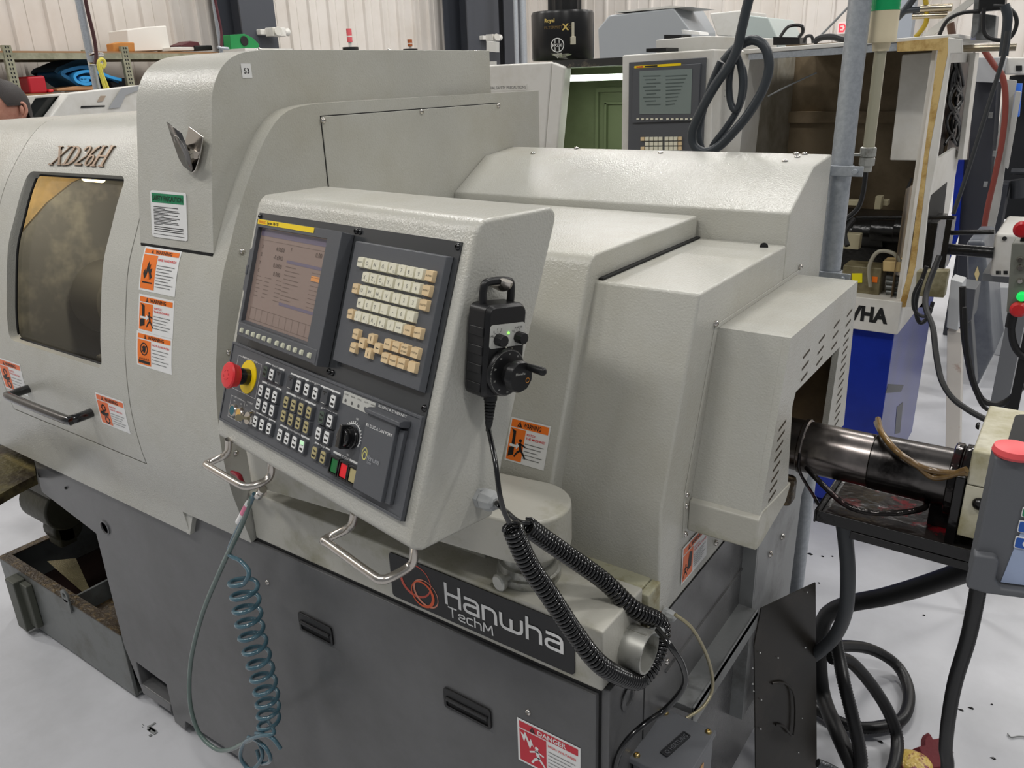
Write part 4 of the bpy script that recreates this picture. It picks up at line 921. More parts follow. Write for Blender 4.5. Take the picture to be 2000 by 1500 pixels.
for k in range(100):
    a = 2*math.pi*k/100; r0, r1 = (.0275, .0305) if k % 10 == 0 else (.0288, .0303); ox, oz = -math.sin(a)*.00016, math.cos(a)*.00016
    b.add([(r*math.cos(a)+s*ox, -.0474 if r < .0292 else -.0470, -.027+r*math.sin(a)+s*oz) for r, s in ((r0, 1), (r0, -1), (r1, -1), (r1, 1))], [(0, 1, 2, 3)], 1)
for k in range(10):
    a = math.pi/2+2*math.pi*k/10; b.text(str(k*10), .0252*math.cos(a), -.027+.0252*math.sin(a), -.0487, .0026, 1)
DIAL = hobj('dial', b, [BLK, LITG])
b = MB(TW); b.lathe([(.0150, .007), (.0150, .018), (.0205, .019), (.0205, .026), (.019, .029), (.0001, .029)], dc+V((.002, 0, -.001)), (0, -1, 0), 40, lob=(9, .02))
b.text('Hanwha', .0, -.023, -.0703, .0038, 1); b.tube([(.0132+.0032*math.cos(t), -.0703, -.033+.0032*math.sin(t)) for t in [i*.6 for i in range(11)]], .0004, 4, 2, k=1)
hobj('wheel', b, [BLK, LITG, mat('logo_amber', (214, 140, 50), .4)])
b = MB(TW); b.cyl((.014, -.068, -.016), (.014, -.094, -.016), .0046, .0056, 20); b.sphere((.014, -.094, -.016), .0056, 12); hobj('crank_handle', b, [BLK])
b = MB(TW)
b.lathe([(.0090, -.004), (.0090, .012), (.0070, .014)]+[(r, .014+.0045*k+d) for k in range(7) for r, d in ((.0078-.0004*k, 0), (.0078-.0004*k, .0026), (.0050, .0028), (.0050, .0043))]+[(.0036, .05), (.0036, .055)], (-.002, -.020, -h+.002), (0, 0, -1), 16); hobj('strain_relief', b, [BLKM])
tip = TW @ V((-.002, -.020, -h-.05))
b = MB()
g0 = TS @ V((.1130, -.034, .003))
A = [tip, at(968, 905, 'y', .735), at(975, 960, 'y', .725), at(985, 1000, 'y', .73), at(997, 1024, 'y', .74)]
b.tube(A, .0036, 8)
C1 = [at(1000, 1030, 'y', .742), at(1030, 1098, 'y', .76), at(1075, 1165, 'y', .785), at(1125, 1240, 'y', .815), at(1175, 1300, 'y', .845), TC+V((-.002, -.026, -.042)), TC+V((.004, .005, -.050)), TC+V((.008, .036, -.036)), TC+V((.010, .050, 0)), TC+V((.004, .046, .028)), at(1236, 1188, 'y', .955), at(1180, 1135, 'y', .93), at(1110, 1085, 'y', .88), at(1060, 1050, 'y', .84), at(1030, 1028, 'y', .81)]
b.coil(C1, .0118, .0031, 118, n=7, seg=13, k=10)
b.tube([C1[-1]+V((.003, 0, .006)), at(1012, 1018, 'y', .795), at(990, 1000, 'y', .77), at(972, 985, 'y', .735), g0], .0036, 8)
hobj('coiled_cord', b, [BLKG], sm=60)

# ------------------------------------------------------------------ magnetic clip
A = at(370, 300, 'y', .922); CL = thing('magnetic_clip', 'chrome magnetic bulldog clip stuck on the housing above the safety label', 'clip', (A.x, .935, 1.55))
zd = V((0, .10, .61)).normalized(); xd = V((1, 0, 0)); F0 = frame(V((0, 0, 0)), xd, zd.cross(xd), zd)
def clp(px, py, off=0): return at(px, py, 'y', .928-off)
q = [clp(357, 250, .006), clp(398, 271, .006), clp(396, 300, .006), clp(387, 332, .006), clp(378, 337, .006), clp(356, 262, .006)]
c0_ = V((A.x, .9345, 1.575)); hw = .030
b = MB(frame(V((at(378, 295, 'y', .93).x, .932, at(378, 295, 'y', .93).z)), (xd*math.cos(.40)+zd*-math.sin(.40)), zd.cross(xd), (xd*math.sin(.40)+zd*math.cos(.40))))
b.T = b.T @ Matrix.Translation((0, -.003, 0))
b.prism([(-.024, .038), (.024, .038), (.026, .0), (.022, -.030), (.014, -.038), (-.014, -.038), (-.022, -.030), (-.026, .0)], 'y', -.003, 0); b.box(-.02, .02, 0, .004, -.03, .03)
obj('back_plate', b, [CHROME], CL, bevel=.0015)
Tc = b.T.copy(); b = MB(Tc)
b.add([(x, -.004-y, z) for x, z, y in ((-.014, -.037, 0), (.014, -.037, 0), (.023, -.026, .006), (.027, .004, .022), (.024, .040, .044), (-.024, .040, .044), (-.027, .004, .022), (-.023, -.026, .006))], [(0, 1, 2, 7), (7, 2, 3, 6), (6, 3, 4, 5)])
n = 24; b.add([(r*math.cos(2*math.pi*i/n), -.0285-.011*math.sin(2*math.pi*i/n)*r/.018+.001*(0 if q else 0), .008+r*.95*math.sin(2*math.pi*i/n)) for i in range(n) for q, r in ((0, .018), (1, .0165))], [(2*i, 2*i+1, (2*i+3) % (2*n), (2*i+2) % (2*n)) for i in range(n)], 1)
o = obj('front_jaw', b, [mat('jaw_steel', (120, 118, 116), .2, 1), CHROME], CL); s_ = o.modifiers.new('thick', 'SOLIDIFY'); s_.thickness = .0012
b = MB(Tc); b.cyl((-.017, -.012, -.004), (.017, -.012, -.004), .0045, n=16); b.prism([(-.003, .004), (-.018, .010), (-.018, -.002), (-.003, -.010)], 'x', -.016, -.015); b.prism([(-.003, .004), (-.018, .010), (-.018, -.002), (-.003, -.010)], 'x', .015, .016)
obj('spring', b, [CHROME], CL)

# ------------------------------------------------------------------ air line and blow gun
AH = thing('air_hose', 'teal coiled plastic air hose hanging in front of the lathe base', 'hose', at(500, 960, 'y', .80))
def A_(px, py, y=.775): return at(px, py, 'y', y)
TEAL = mat('hose_teal', (74, 104, 116), .16, coat=.5, var=((58, 92, 106), 30, .4, .6)); TEAL2 = mat('hose_green', (92, 110, 104), .25, coat=.4)
b = MB(); b.tube([A_(492, 972), A_(470, 1030), A_(432, 1110), A_(395, 1200), A_(373, 1290), A_(371, 1370), A_(388, 1430), A_(420, 1462), A_(448, 1464), A_(478, 1450, .77), A_(500, 1440, .765)], .0052, 12, k=8); obj('straight_hose', b, [TEAL2], AH)
b = MB()
s0 = [A_(497, 965), A_(476, 1010), A_(452, 1060), A_(448, 1083), A_(470, 1096), A_(494, 1108)]
ax_ = [A_(474, 1128), A_(481, 1180), A_(492, 1240), A_(508, 1300), A_(522, 1365), A_(525, 1420)]
def helix(mb, axis, R, r, turns, seg=26, up=V((0, 0, 1))):
    C = cat_rom(axis, 10); L = [0]
    for a, c in zip(C, C[1:]): L.append(L[-1]+(c-a).length)
    pts = []; N = int(turns*seg); ci = 0
    for i in range(N+1):
        t = (i/N)*L[-1]
        while ci < len(L)-2 and L[ci+1] < t: ci += 1
        p = C[ci].lerp(C[ci+1], (t-L[ci])/(L[ci+1]-L[ci])); a = 2*math.pi*i/seg+.6
        rr = R(i/N); pts.append(p+V((math.cos(a)*rr*.9+math.sin(a)*rr*.1, -math.sin(a)*rr*.9, math.sin(a)*rr*.1+math.cos(a)*rr*.10))*1.0)
    mb.tube(pts, r, 9, 0, k=1); return pts
tm = lambda t: .0315-.006*t
hp_ = helix(b, ax_, tm, .0046, 11.5)
b.tube(s0[:-1]+[hp_[0].lerp(s0[-1], .6)+V((0, 0, .004)), hp_[0], hp_[3]], .0046, 9, k=8)
b.tube([hp_[-1], A_(535, 1432, .75), A_(505, 1438, .74), A_(478, 1450, .745), A_(470, 1480, .745), A_(490, 1503, .75), A_(512, 1480, .755), A_(505, 1450, .76), A_(485, 1440, .768)], .0044, 9, k=6)
b.tube([A_(500, 1432, .75), A_(530, 1440, .745), A_(548, 1462, .75)], .0044, 9); b.tube([A_(500, 1445, .75), A_(520, 1462, .745), A_(528, 1485, .75), A_(510, 1490, .76), A_(502, 1465, .765)], .0044, 9)
obj('spiral_hose', b, [TEAL], AH, sm=70)
b = MB(); p0, p1 = A_(512, 958), A_(494, 984); d = (p1-p0).normalized(); b.lathe([(.0075, 0), (.0075, .004), (.0065, .005), (.0065, .012), (.008, .013), (.008, .026), (.0065, .028)], p0-d*.004, d, 12); obj('brass_fitting', b, [CHROME], AH)
b = MB(); b.cyl(A_(486, 982), A_(466, 1020), .0062, n=14, m=0); b.cyl(A_(484, 986.5), A_(475, 1003), .0064, n=14, m=1); obj('hose_tag', b, [WHITE, mat('pink_tape', (226, 130, 160), .5)], AH, label='white and pink tape round the hose')
GUN = thing('air_valve', 'small ball valve with red lever beside the hood edge', 'valve', A_(500, 930, .85))
b = MB(); b.cyl(A_(505, 925, .84), A_(512, 962, .80), .009, n=14); b.cyl(A_(498, 918, .85), A_(512, 934, .83), .012, n=6); obj('valve_body', b, [mat('valve_nickel', (170, 160, 148), .25, 1)], GUN)
b = MB(); b.tube([A_(457, 924, .83), A_(467, 929, .825), A_(475, 945, .825), A_(492, 948, .83)], .0045, 8, flat=2.1); obj('lever', b, [mat('lever_red', (150, 28, 44), .35)], GUN, label='curved red lever')

# ------------------------------------------------------------------ foot-switch box and its cables
jb = thing('cable_junction_box', 'grey cast junction box with raised maker lettering low at the right corner', 'junction box', (-.42, 1.0, .52))
TJ = frame(V((-.462, .952, .612)), V((1, 0, 0)), V((0, 1, 0)), V((0, 0, 1)))
JBM = mat('cast_grey', (102, 104, 108), .45, bump=(150, .3, .001))
b = MB(); b.box(-.462, -.368, .955, 1.085, .50, .60); obj('box_body', b, [JBM], jb, bevel=.004)
b = MB(); b.box(-.468, -.365, .950, 1.090, .600, .612); obj('box_lid', b, [JBM], jb, bevel=.003)
for x, y in ((-.457, .962), (-.373, .962), (-.376, 1.078), (-.458, 1.078)): screw(jb, (x, y, .612), (0, 0, 1), .006, mat('screw_brass', (180, 160, 110), .3, 1))
c_ = V((-.412, 1.02, .6128)); xd2 = V((.22, .97, 0)).normalized(); yd2 = V((0, 0, -1)); zd2 = V((-.97, .22, 0)).normalized()
b = MB(frame(c_, xd2, yd2, zd2)); b.ring(rrect(-.034, -.008, .034, .008, .003), rrect(-.032, -.006, .032, .006, .002), 'y', -.0018, 0, 1); b.rect(-.032, .032, -.006, .006, -.0001, 1); b.text('HERTUNG', .007, 0, -.0012, .0085, 0, w=.046, dep=.001); b.text('Q', -.024, 0, -.0012, .008, 0, dep=.001); obj('maker_plate', b, [JBM, mat('plate_recess', (44, 45, 48), .6)], jb)
b = MB(); b.box(-.3675, -.3665, .97, 1.04, .53, .58); obj('side_label', b, [mat('label_orange_brown', (196, 150, 100), .5)], jb)
b = MB(); g1 = at(1284, 1229, 'x', -.43)
b.tube([g1, at(1310, 1262, 'x', -.40), at(1333, 1300, 'x', -.385), at(1336, 1340, 'x', -.385), at(1300, 1385, 'y', .97), at(1258, 1415, 'y', .93), at(1222, 1450, 'y', .90), at(1203, 1490, 'y', .89), at(1200, 1540, 'y', .89)], .0052, 10, k=8)
obj('black_power_cable', b, [BLKG], label='thick black cable curving from the lower gland past the junction box', cat='cable')
b = MB(); g2 = at(1318, 1200, 'x', -.435)
b.tube([g2, at(1352, 1228, 'x', -.41), at(1382, 1285, 'x', -.40), at(1392, 1340, 'x', -.40), at(1375, 1378, 'x', -.405), at(1340, 1403, 'y', 1.09)], .0032, 10, k=8)
obj('braided_cable', b, [mat('cable_braid', (168, 160, 132), .35, .5, bump=(400, .6, .001))], label='thin braided pale cable looping from the upper gland into the junction box', cat='cable')
# ------------------------------------------------------------------ bar feeder on the right
BF = thing('bar_feeder', 'bar feeder with dark steel bar tube, oily tray and dirty cream housing', 'bar feeder', (.05, 1.47, 0))
b = MB(); b.cyl((-.43, 1.45, 1.022), (-.235, 1.45, 1.022), .0495, n=48); b.lathe([(.051, 0), (.053, .002), (.053, .008), (.051, .01)], (-.362, 1.45, 1.022), (1, 0, 0), 40); obj('bar_tube', b, [DSTEEL2], BF, label='polished section of the steel bar tube')
b = MB(); b.lathe([(.0495, 0), (.0512, .002), (.0525, .145)], (-.2355, 1.45, 1.022), (1, 0, 0), 48); obj('tube_sleeve', b, [DSTEEL], BF)
b = MB()
for x in (-.108, -.092): b.lathe([(.062, 0), (.065, .002), (.065, .012), (.062, .014)], (x, 1.45, 1.022), (1, 0, 0), 40)
obj('tube_flange', b, [OILY], BF)
CRM = mat('dirty_cream', (196, 192, 172), .5, bump=(60, .3, .001), var=((150, 142, 104), 10, .42, .68))
b = MB(); b.prism([(-.078, 1.052), (-.078, 1.114), (.30, 1.114), (.30, 1.052)], 'y', 1.375, 1.60)
Bk = obj('headstock_cover', b, [CRM], BF, bevel=.004)
b = MB(); b.prism([(-.078, .955), (-.078, 1.051), (-.047, 1.051), (-.047, .955)], 'y', 1.377, 1.59); b.box(-.047, .3, 1.40, 1.59, .955, 1.051); obj('headstock_plate', b, [CRM], BF, bevel=.002)
b = MB(); b.prism(rrect(-.035, 1.42, .2, 1.58, .02), 'z', 1.1142, 1.1147); obj('cover_opening', b, [GASK], BF)
b = MB(); b.cyl((.0, 1.50, 1.1147), (.1, 1.50, 1.13), .018, n=14); obj('opening_clamp', b, [STEELG], BF)
screw(BF, at(1913, 984, 'y', 1.377), (0, -1, 0), .011, OILYB, 'socket_screw'); screw(BF, at(1912, 832, 'x', -.078), (-1, 0, 0), .006, OILYB)
b = MB()
b.box(-.298, .32, 1.345, 1.64, .928, .932); b.box(-.298, .32, 1.341, 1.345, .930, .953); b.box(-.298, .32, 1.64, 1.644, .926, .953); b.box(-.302, -.298, 1.341, 1.644, .928, .953)
b.box(-.238, .32, 1.342, 1.64, .913, .928)
TR = obj('drip_tray', b, [OILYB], BF, bevel=.0015)
b = MB(); b.add([(-.29, 1.365, .9325), (-.08, 1.365, .9325), (-.08, 1.62, .9325), (-.29, 1.62, .9325)], [(0, 1, 2, 3)])
OILP = mat('oil_pool', (44, 38, 36), .12, bump=(38, .5, .002), var=((120, 22, 30), 16, .56, .62)); obj('oil_pool', b, [OILP], TR)
b = MB(); b.box(.42, .62, 1.38, 1.6, 0, .91); b.box(.30, .62, 1.36, 1.62, .895, .912); obj('stand', b, [OILYB], BF)
b = MB(); b.box(-.095, -.08, 1.38, 1.53, .933, 1.06); b.box(-.13, -.095, 1.43, 1.47, .933, .99); obj('clamp_bracket', b, [OILYB], BF, bevel=.002)
BRH = mat('brown_hose', (96, 74, 44), .22, coat=.4, var=((128, 100, 58), 20, .4, .6))
for k, dz in enumerate((0, .012)):
    b = MB(); b.tube([at(1712, 826, 'y', 1.50)+V((0, .01*k, dz*.3)), at(1722, 845, 'y', 1.43), at(1750, 880, 'y', 1.388), at(1790, 908, 'y', 1.385), at(1830, 921, 'y', 1.383)+V((0, 0, -dz)), at(1888, 924-7*k, 'y', 1.37)], .0055, 10, k=6); obj('coolant_hose', b, [BRH], BF)
b = MB(); b.tube([at(1575, 912, 'y', 1.375), at(1600, 940, 'y', 1.36), at(1650, 985, 'y', 1.350), at(1700, 1004, 'y', 1.347)+V((0, 0, .003)), at(1760, 1005, 'y', 1.36)+V((0, 0, .004)), at(1805, 992, 'y', 1.40), at(1808, 978, 'y', 1.45)], .0052, 10, k=6); obj('drain_hose', b, [OILY], BF)
b = MB(); b.tube([at(1562, 885, 'y', 1.376), at(1560, 910, 'y', 1.374), at(1566, 930, 'y', 1.39), at(1588, 966, 'y', 1.40), at(1598, 985, 'y', 1.40)], .003, 8); obj('air_tube', b, [OILY], BF)
b = MB(); b.box(-.41, -.35, 1.36, 1.40, .93, .985); obj('swarf_lump', b, [CHIPS], BF, bevel=.01)
# its hand control in the foreground
FC = thing('feeder_control', 'dark grey hand control box with red stop button and blue keys at the right edge', 'control box', (.02, 1.13, 1.02))
nx_ = V((.985, .17, 0)).normalized(); o = at(1943, 893, 'y', 1.12)
TF = frame(o, nx_, V((0, 0, 1)).cross(nx_), V((0, 0, 1))); Z = V((0, 0, 1))
fcm = mat('control_grey', (92, 94, 98), .55, bump=(600, .3, .0004))
b = MB(TF); h0 = o.z-at(1889, 1140, 'y', 1.12).z
b.prism([(0, 0), (.0, -h0+.004), (.012, -h0-.002), (.13, -h0+.012), (.13, .0)], 'y', 0, .045)
b.prism([(-.002, -h0+.054), (-.004, -h0), (.022, -h0-.003), (.13, -h0+.008), (.13, -h0+.018), (.036, -h0+.010), (.028, -h0+.020), (.028, -h0+.050), (.022, -h0+.056)], 'y', -.012, .01)
obj('case', b, [fcm], FC, bevel=.004, bseg=3)
b = MB(TF); b.prism([(.036, -h0+.014), (.058, -.003), (.13, -.003), (.13, -h0+.022)], 'y', -.0015, 0)
b.rect(0, 0, 0, 0, 0); obj('key_field', b, [mat('field_blue_grey', (158, 172, 200), .4)], FC)
b = MB(TF)
def fk(px, py, w, h, m):
    p = TF.inverted() @ at(px, py, 'y', 1.125); b.prism(rrect(p.x, p.z-h, p.x+w, p.z, .002), 'y', -.0032, -.0014, 0); b.prism(rrect(p.x+.001, p.z-h+.001, p.x+w-.001, p.z-.001, .002), 'y', -.0036, -.003, m)
    return p
fk(1998, 990, .02, .014, 2); fk(1991, 1016, .02, .017, 1); p = fk(1984, 1047, .026, .017, 1)
b.ring(circ(p.x+.014, p.z-.0085, .005, 16), circ(p.x+.014, p.z-.0085, .003, 16), 'y', -.0041, -.0035, 0)
obj('keys', b, [WHITE, mat('key_blue', (34, 84, 168), .4), GRNP], FC)
b = MB(); c = at(1981, 884, 'y', 1.14); b.lathe([(.010, -.012), (.010, -.004), (.024, -.003), (.026, .001), (.024, .008), (.012, .010), (.0001, .010)], c, (0, 0, 1), 40, lob=(16, .006)); obj('stop_button', b, [mat('stop_coral', (224, 84, 88), .4)], FC, label='coral red stop button')
HOSEM = mat('conduit_black', (30, 30, 31), .38)
def conduit(name, pts, r, label, par=None, rib=.0035, k=8, mt=None):
    """corrugated hose: the radius ripples along its length"""
    C = cat_rom(pts, k); L = sum((a-c).length for a, c in zip(C, C[1:])); n = max(int(L/rib), 8); D = [0]
    for a, c in zip(C, C[1:]): D.append(D[-1]+(c-a).length)
    out = []; ci = 0
    for i in range(n+1):
        t = i/n*D[-1]
        while ci < len(D)-2 and D[ci+1] < t: ci += 1
        out.append(C[ci].lerp(C[ci+1], (t-D[ci])/max(D[ci+1]-D[ci], 1e-9)))
    b = MB(); b.tube(out, r, 12, k=1, rf=lambda t: 1-.10*(round(t*n) % 2)); return obj(name, b, [mt or HOSEM], par, label=label, cat=None if par else 'hose', sm=80, group=None)
Y = at
conduit('control_conduit', [Y(1912, 1140, 'y', 1.16), Y(1905, 1180, 'y', 1.17), Y(1890, 1250, 'y', 1.2), Y(1866, 1330, 'y', 1.24), Y(1853, 1400, 'y', 1.28), Y(1847, 1460, 'y', 1.33), Y(1845, 1530, 'y', 1.38), V((-.04, 1.5, .03))], .0115, None, FC)
# hoses on the floor
SMH = mat('smooth_hose_grey', (74, 77, 80), .5)
b = MB(); b.tube([Y(1646, 1015, 'y', 1.50), Y(1652, 1060, 'y', 1.50), Y(1656, 1120, 'y', 1.51), Y(1652, 1190, 'y', 1.54), Y(1632, 1240, 'y', 1.60), Y(1600, 1272, 'y', 1.66), Y(1575, 1290, 'y', 1.72)], .0150, 16); obj('drain_hose', b, [SMH], label='smooth grey drain hose hanging from the oily tray', cat='hose')
b = MB(); b.tube([Y(1925, 1100, 'y', 1.50), Y(1880, 1118, 'y', 1.52), Y(1810, 1142, 'y', 1.58), Y(1730, 1165, 'y', 1.66), Y(1650, 1182, 'y', 1.74), Y(1610, 1210, 'y', 1.80), Y(1600, 1280, 'y', 1.84), Y(1608, 1360, 'y', 1.82), Y(1640, 1440, 'y', 1.70), Y(1672, 1510, 'y', 1.66)], .0200, 16); obj('thick_hose', b, [BLKM], label='thickest black hose running from the tray down behind the leaning sheet', cat='hose')
conduit('corrugated_hose', [Y(1590, 1275, 'z', .28), Y(1640, 1262, 'z', .20), Y(1700, 1268, 'z', .10), Y(1752, 1300, 'z', .04), Y(1775, 1350, 'z', .022), Y(1765, 1400, 'z', .022), Y(1725, 1418, 'z', .022), Y(1670, 1420, 'z', .022), Y(1620, 1400, 'z', .022), Y(1590, 1380, 'z', .022)], .0165, 'black corrugated hose making the widest loop on the floor')
conduit('corrugated_hose', [Y(1625, 1285, 'z', .30), Y(1660, 1292, 'z', .26), Y(1700, 1335, 'z', .18), Y(1735, 1390, 'z', .10), Y(1752, 1440, 'z', .045), Y(1748, 1490, 'z', .03), Y(1730, 1530, 'z', .022)], .0165, 'black corrugated hose crossing over the wide loop')
conduit('corrugated_hose', [Y(1632, 1250, 'z', .36), Y(1640, 1290, 'z', .33), Y(1650, 1340, 'z', .30), Y(1665, 1400, 'z', .24), Y(1678, 1460, 'z', .17), Y(1680, 1500, 'z', .12), Y(1660, 1530, 'z', .06)], .0165, 'black corrugated hose dropping steeply beside the leaning sheet')
b = MB(); b.tube([Y(1597, 1490, 'z', .20), Y(1630, 1505, 'z', .18), Y(1680, 1540, 'z', .12)], .010, 12); obj('braided_hose', b, [mat('hose_braid', (96, 98, 100), .3, .8, bump=(300, .8, .002))], label='short length of metal braided hose at the foot of the sheet', cat='hose')
# leaning sheet
a, c = Y(1487, 1188, 'z', .58), Y(1593, 1138, 'z', .58); a2, c2 = Y(1478, 1640, 'z', 0.004), Y(1610, 1560, 'z', .004); e = Y(1464, 1255, 'y', 1.49)
c2 = a2+(c-a)*1.18
nrm = (c-a).cross(a2-a).normalized()
b = MB(); q = [a, c, c2, a2, e]; q = [p-nrm*(p-a).dot(nrm) for p in q]
b.add(q+[p+nrm*.003 for p in q], [(0, 1, 2, 3, 4), (5, 6, 7, 8, 9)]+[(i, (i+1) % 5, (i+1) % 5+5, i+5) for i in range(5)])
SHM = mat('sheet_black_brown', (44, 41, 37), .35, bump=(20, .2, .001), var=((66, 60, 54), 6, .5, .75))
SH = thing('leaning_cover_sheet', 'dark brown metal sheet leaning upright beside the lathe', 'sheet', (a2+c2)/2)
obj('sheet', b, [SHM], SH)
u = (c-a).normalized(); w_ = (a-a2).normalized()
if nrm.dot(CAM-a) < 0: nrm = -nrm
def onS(px, py, d=.004): return atp(px, py, a+nrm*d, nrm)
b = MB(); b.tube([onS(1508, 1335, .003), onS(1535, 1335, .006), onS(1552, 1362, .008), onS(1550, 1435, .008), onS(1530, 1418, .005), onS(1515, 1415, .003)], .0028, 8, k=3); obj('embossed_handle', b, [SHM], SH)
rr = random.Random(5); b = MB()
for px, py in ((1577, 1157), (1485, 1275), (1470, 1305), (1470, 1336), (1472, 1350), (1486, 1424), (1567, 1403), (1560, 1470), (1573, 1265), (1520, 1285), (1487, 1367)):
    b.sphere(onS(px, py, .004), rr.uniform(.0012, .0022), 6)
obj('paint_specks', b, [WHITE], SH, kind='stuff')
# red rag and bag under the control conduit, floor debris
b = MB(); rr = random.Random(9); p0 = Y(1825, 1470, 'z', 0)
n = 26; o_ = []
for i in range(n):
    t = 2*math.pi*i/n; o_.append((p0.x+(.045+rr.uniform(-.014, .016))*math.cos(t), p0.y-.02+(.085+rr.uniform(-.02, .025))*math.sin(t)))
b.taper(o_, [(p0.x+(x-p0.x)*.7, p0.y-.02+(y-p0.y+.02)*.7) for x, y in o_], 'z', .0, .018); obj('oily_rag', b, [mat('rag_red', (98, 22, 30), .7, bump=(40, .8, .006))], label='dark red rag lying on the floor under the conduit', cat='rag', bevel=.006)
b = MB(); p0 = Y(1785, 1490, 'z', .02); b.sphere(p0, .035, 14, sc=(1.3, 1.2, .5)); obj('yellow_bag', b, [mat('bag_yellow', (206, 176, 92), .3, bump=(50, 1, .01), var=((120, 30, 60), 14, .5, .55))], label='crumpled yellow packet beside the red rag', cat='packet')
GRIT = [(1581, 1082, 10), (1606, 1087, 5), (1625, 1087, 4), (1599, 1139, 4), (1866, 1383, 7), (1877, 1387, 6), (1896, 1383, 7), (1939, 1481, 6), (1804, 1202, 4), (1860, 1309, 3), (1937, 1376, 3), (1719, 1449, 7)]
b = MB()
for px, py, s_ in GRIT:
    p = Y(px, py, 'z', 0); k = s_*.0012; b.taper([(p.x+k*x, p.y+k*y*.6) for x, y in ((-1, -.4), (.6, -1), (1.1, .2), (.2, 1))], [(p.x+k*x*.6, p.y+k*y*.4) for x, y in ((-1, -.4), (.6, -1), (1.1, .2), (.2, 1))], 'z', 0.0, .003)
obj('floor_swarf', b, [OILYB], label='scattered dark metal chips on the pale floor', cat='swarf', kind='stuff')
b = MB(); b.tube([Y(1968, 1433, 'z', .004), Y(1975, 1440, 'z', .004), Y(1990, 1438, 'z', .004), Y(2010, 1440, 'z', .004)], .0018, 6); obj('wire_scrap', b, [STEELG], label='thin curl of wire on the floor at the right edge', cat='wire')
b = MB(); rr = random.Random(2); p0 = Y(288, 1424, 'z', 0)
for i in range(9): b.box(p0.x+rr.uniform(-.03, .03), p0.x+rr.uniform(-.03, .03)+.008, p0.y+rr.uniform(-.015, .02), p0.y+rr.uniform(-.015, .02)+.006, 0, .003)
obj('floor_shavings', b, [STEELG], label='small pile of bright shavings on the floor in front of the base', cat='swarf', kind='stuff')

# ------------------------------------------------------------------ conduit pole and stack light
PL = thing('conduit_pole', 'galvanised steel conduit rising behind the lathe', 'pole', (-.472, 1.93, 0))
pc_ = Y(1636, 330, 'y', 1.93)
b = MB(); b.cyl((-.463, 1.93, 0), (-.463, 1.93, 5), .0232, n=32); obj('conduit', b, [GALV], PL)
def clampf(px, py, nm):
    c = Y(px, py, 'y', 1.90); b = MB(); b.lathe([(.0255, -.010), (.0265, -.010), (.0265, .010), (.0255, .010)], (-.463, 1.93, c.z), (0, 0, 1), 28, capend=False); b.box(-.530, -.41, 1.898, 1.904, c.z-.011, c.z+.011); b.cyl((-.425, 1.90, c.z), (-.425, 1.888, c.z), .006, n=10); obj('pipe_clamp', b, [GALV], PL, bevel=.001)
clampf(1645, 334, 1); clampf(1620, 541, 2)
b = MB(); b.box(-.50, -.48, 1.86, 1.905, 1.1, 1.50); obj('strut_channel', b, [GALV], PL)
SL_ = thing('stack_light', 'cream signal light with green lens on a thin stem', 'signal light', Y(1693, 300, 'y', 1.98))
c = Y(1697, 285, 'y', 1.98); top = Y(1718, 98, 'y', 1.98); x_, y_ = c.x, 1.98; zt = top.z; zc = Y(1693, 303, 'y', 1.98).z
b = MB(); b.cyl((x_, y_, zc-.02), (x_, y_, zt+.01), .0122, n=20); obj('stem', b, [mat('stem_clear', (176, 172, 150), .2, .3)], SL_)
b = MB(); b.lathe([(.017, -.022), (.017, -.006), (.014, -.004), (.0175, -.002), (.0175, .016), (.014, .018)], (x_, y_, zc), (0, 0, 1), 8); b.lathe([(.012, -.036), (.013, -.022)], (x_, y_, zc), (0, 0, 1), 14); b.box(-.46, x_, 1.972, 1.988, zc-.002, zc+.003); obj('coupling', b, [ZINC], SL_)
CRB = mat('beacon_cream', (214, 202, 172), .45)
zb_ = Y(1722, 84, 'y', 1.98).z; zg = Y(1727, 21, 'y', 1.98).z
b = MB(); b.lathe([(.0165, zt-zb_-.002), (.019, 0), (.0285, .001), (.029, .012), (.0285, .014), (.0285, zg-zb_)], (x_, y_, zb_), (0, 0, 1), 36); obj('beacon_base', b, [CRB], SL_)
b = MB(); b.lathe([(.029-.001*(i % 2), i*.0045) for i in range(17)], (x_, y_, zg+.0005), (0, 0, 1), 36); obj('green_lens', b, [mat('lens_green', (24, 150, 92), .12, trans=.3, emit=((20, 150, 90), .12))], SL_)
b = MB(); b.lathe([(.0285, 0), (.0285, .06), (.02, .07)], (x_, y_, zg+.075), (0, 0, 1), 36); obj('beacon_cap', b, [CRB], SL_)
b = MB(); b.tube([V((x_, y_, zc-.03)), Y(1687, 370, 'y', 2.0), Y(1678, 402, 'y', 2.0), Y(1662, 420, 'y', 2.0), Y(1645, 430, 'y', 2.0)], .0055, 8); obj('lamp_cable', b, [BLKM], SL_)
# hanging black cable
b = MB(); K = mat('cable_slate', (50, 55, 60), .4)
def yq_(L, y, dy=0): return [Y(px, py, 'y', y+dy*i) for i, (px, py) in enumerate(L)]
b.tube(yq_([(1478, -60), (1462, 0), (1448, 60), (1440, 95), (1424, 128), (1398, 165), (1370, 215), (1352, 258), (1356, 286), (1378, 297), (1405, 285), (1435, 255), (1462, 222), (1490, 175), (1502, 130), (1494, 92), (1470, 78), (1440, 92), (1415, 118), (1432, 104), (1448, 84)], 2.0, .002), .0115, 14, k=6)
obj('hanging_cable', b, [K], label='thick dark cable hanging in a big loop above the rear housing', cat='cable')
b = MB(); b.tube(yq_([(1436, 98), (1446, 128), (1450, 165), (1444, 205), (1434, 214), (1426, 195), (1424, 160), (1430, 125), (1440, 118), (1452, 140), (1452, 180), (1440, 215), (1418, 250), (1392, 285), (1380, 320), (1376, 350)], 2.03, .001), .0085, 12, k=6)
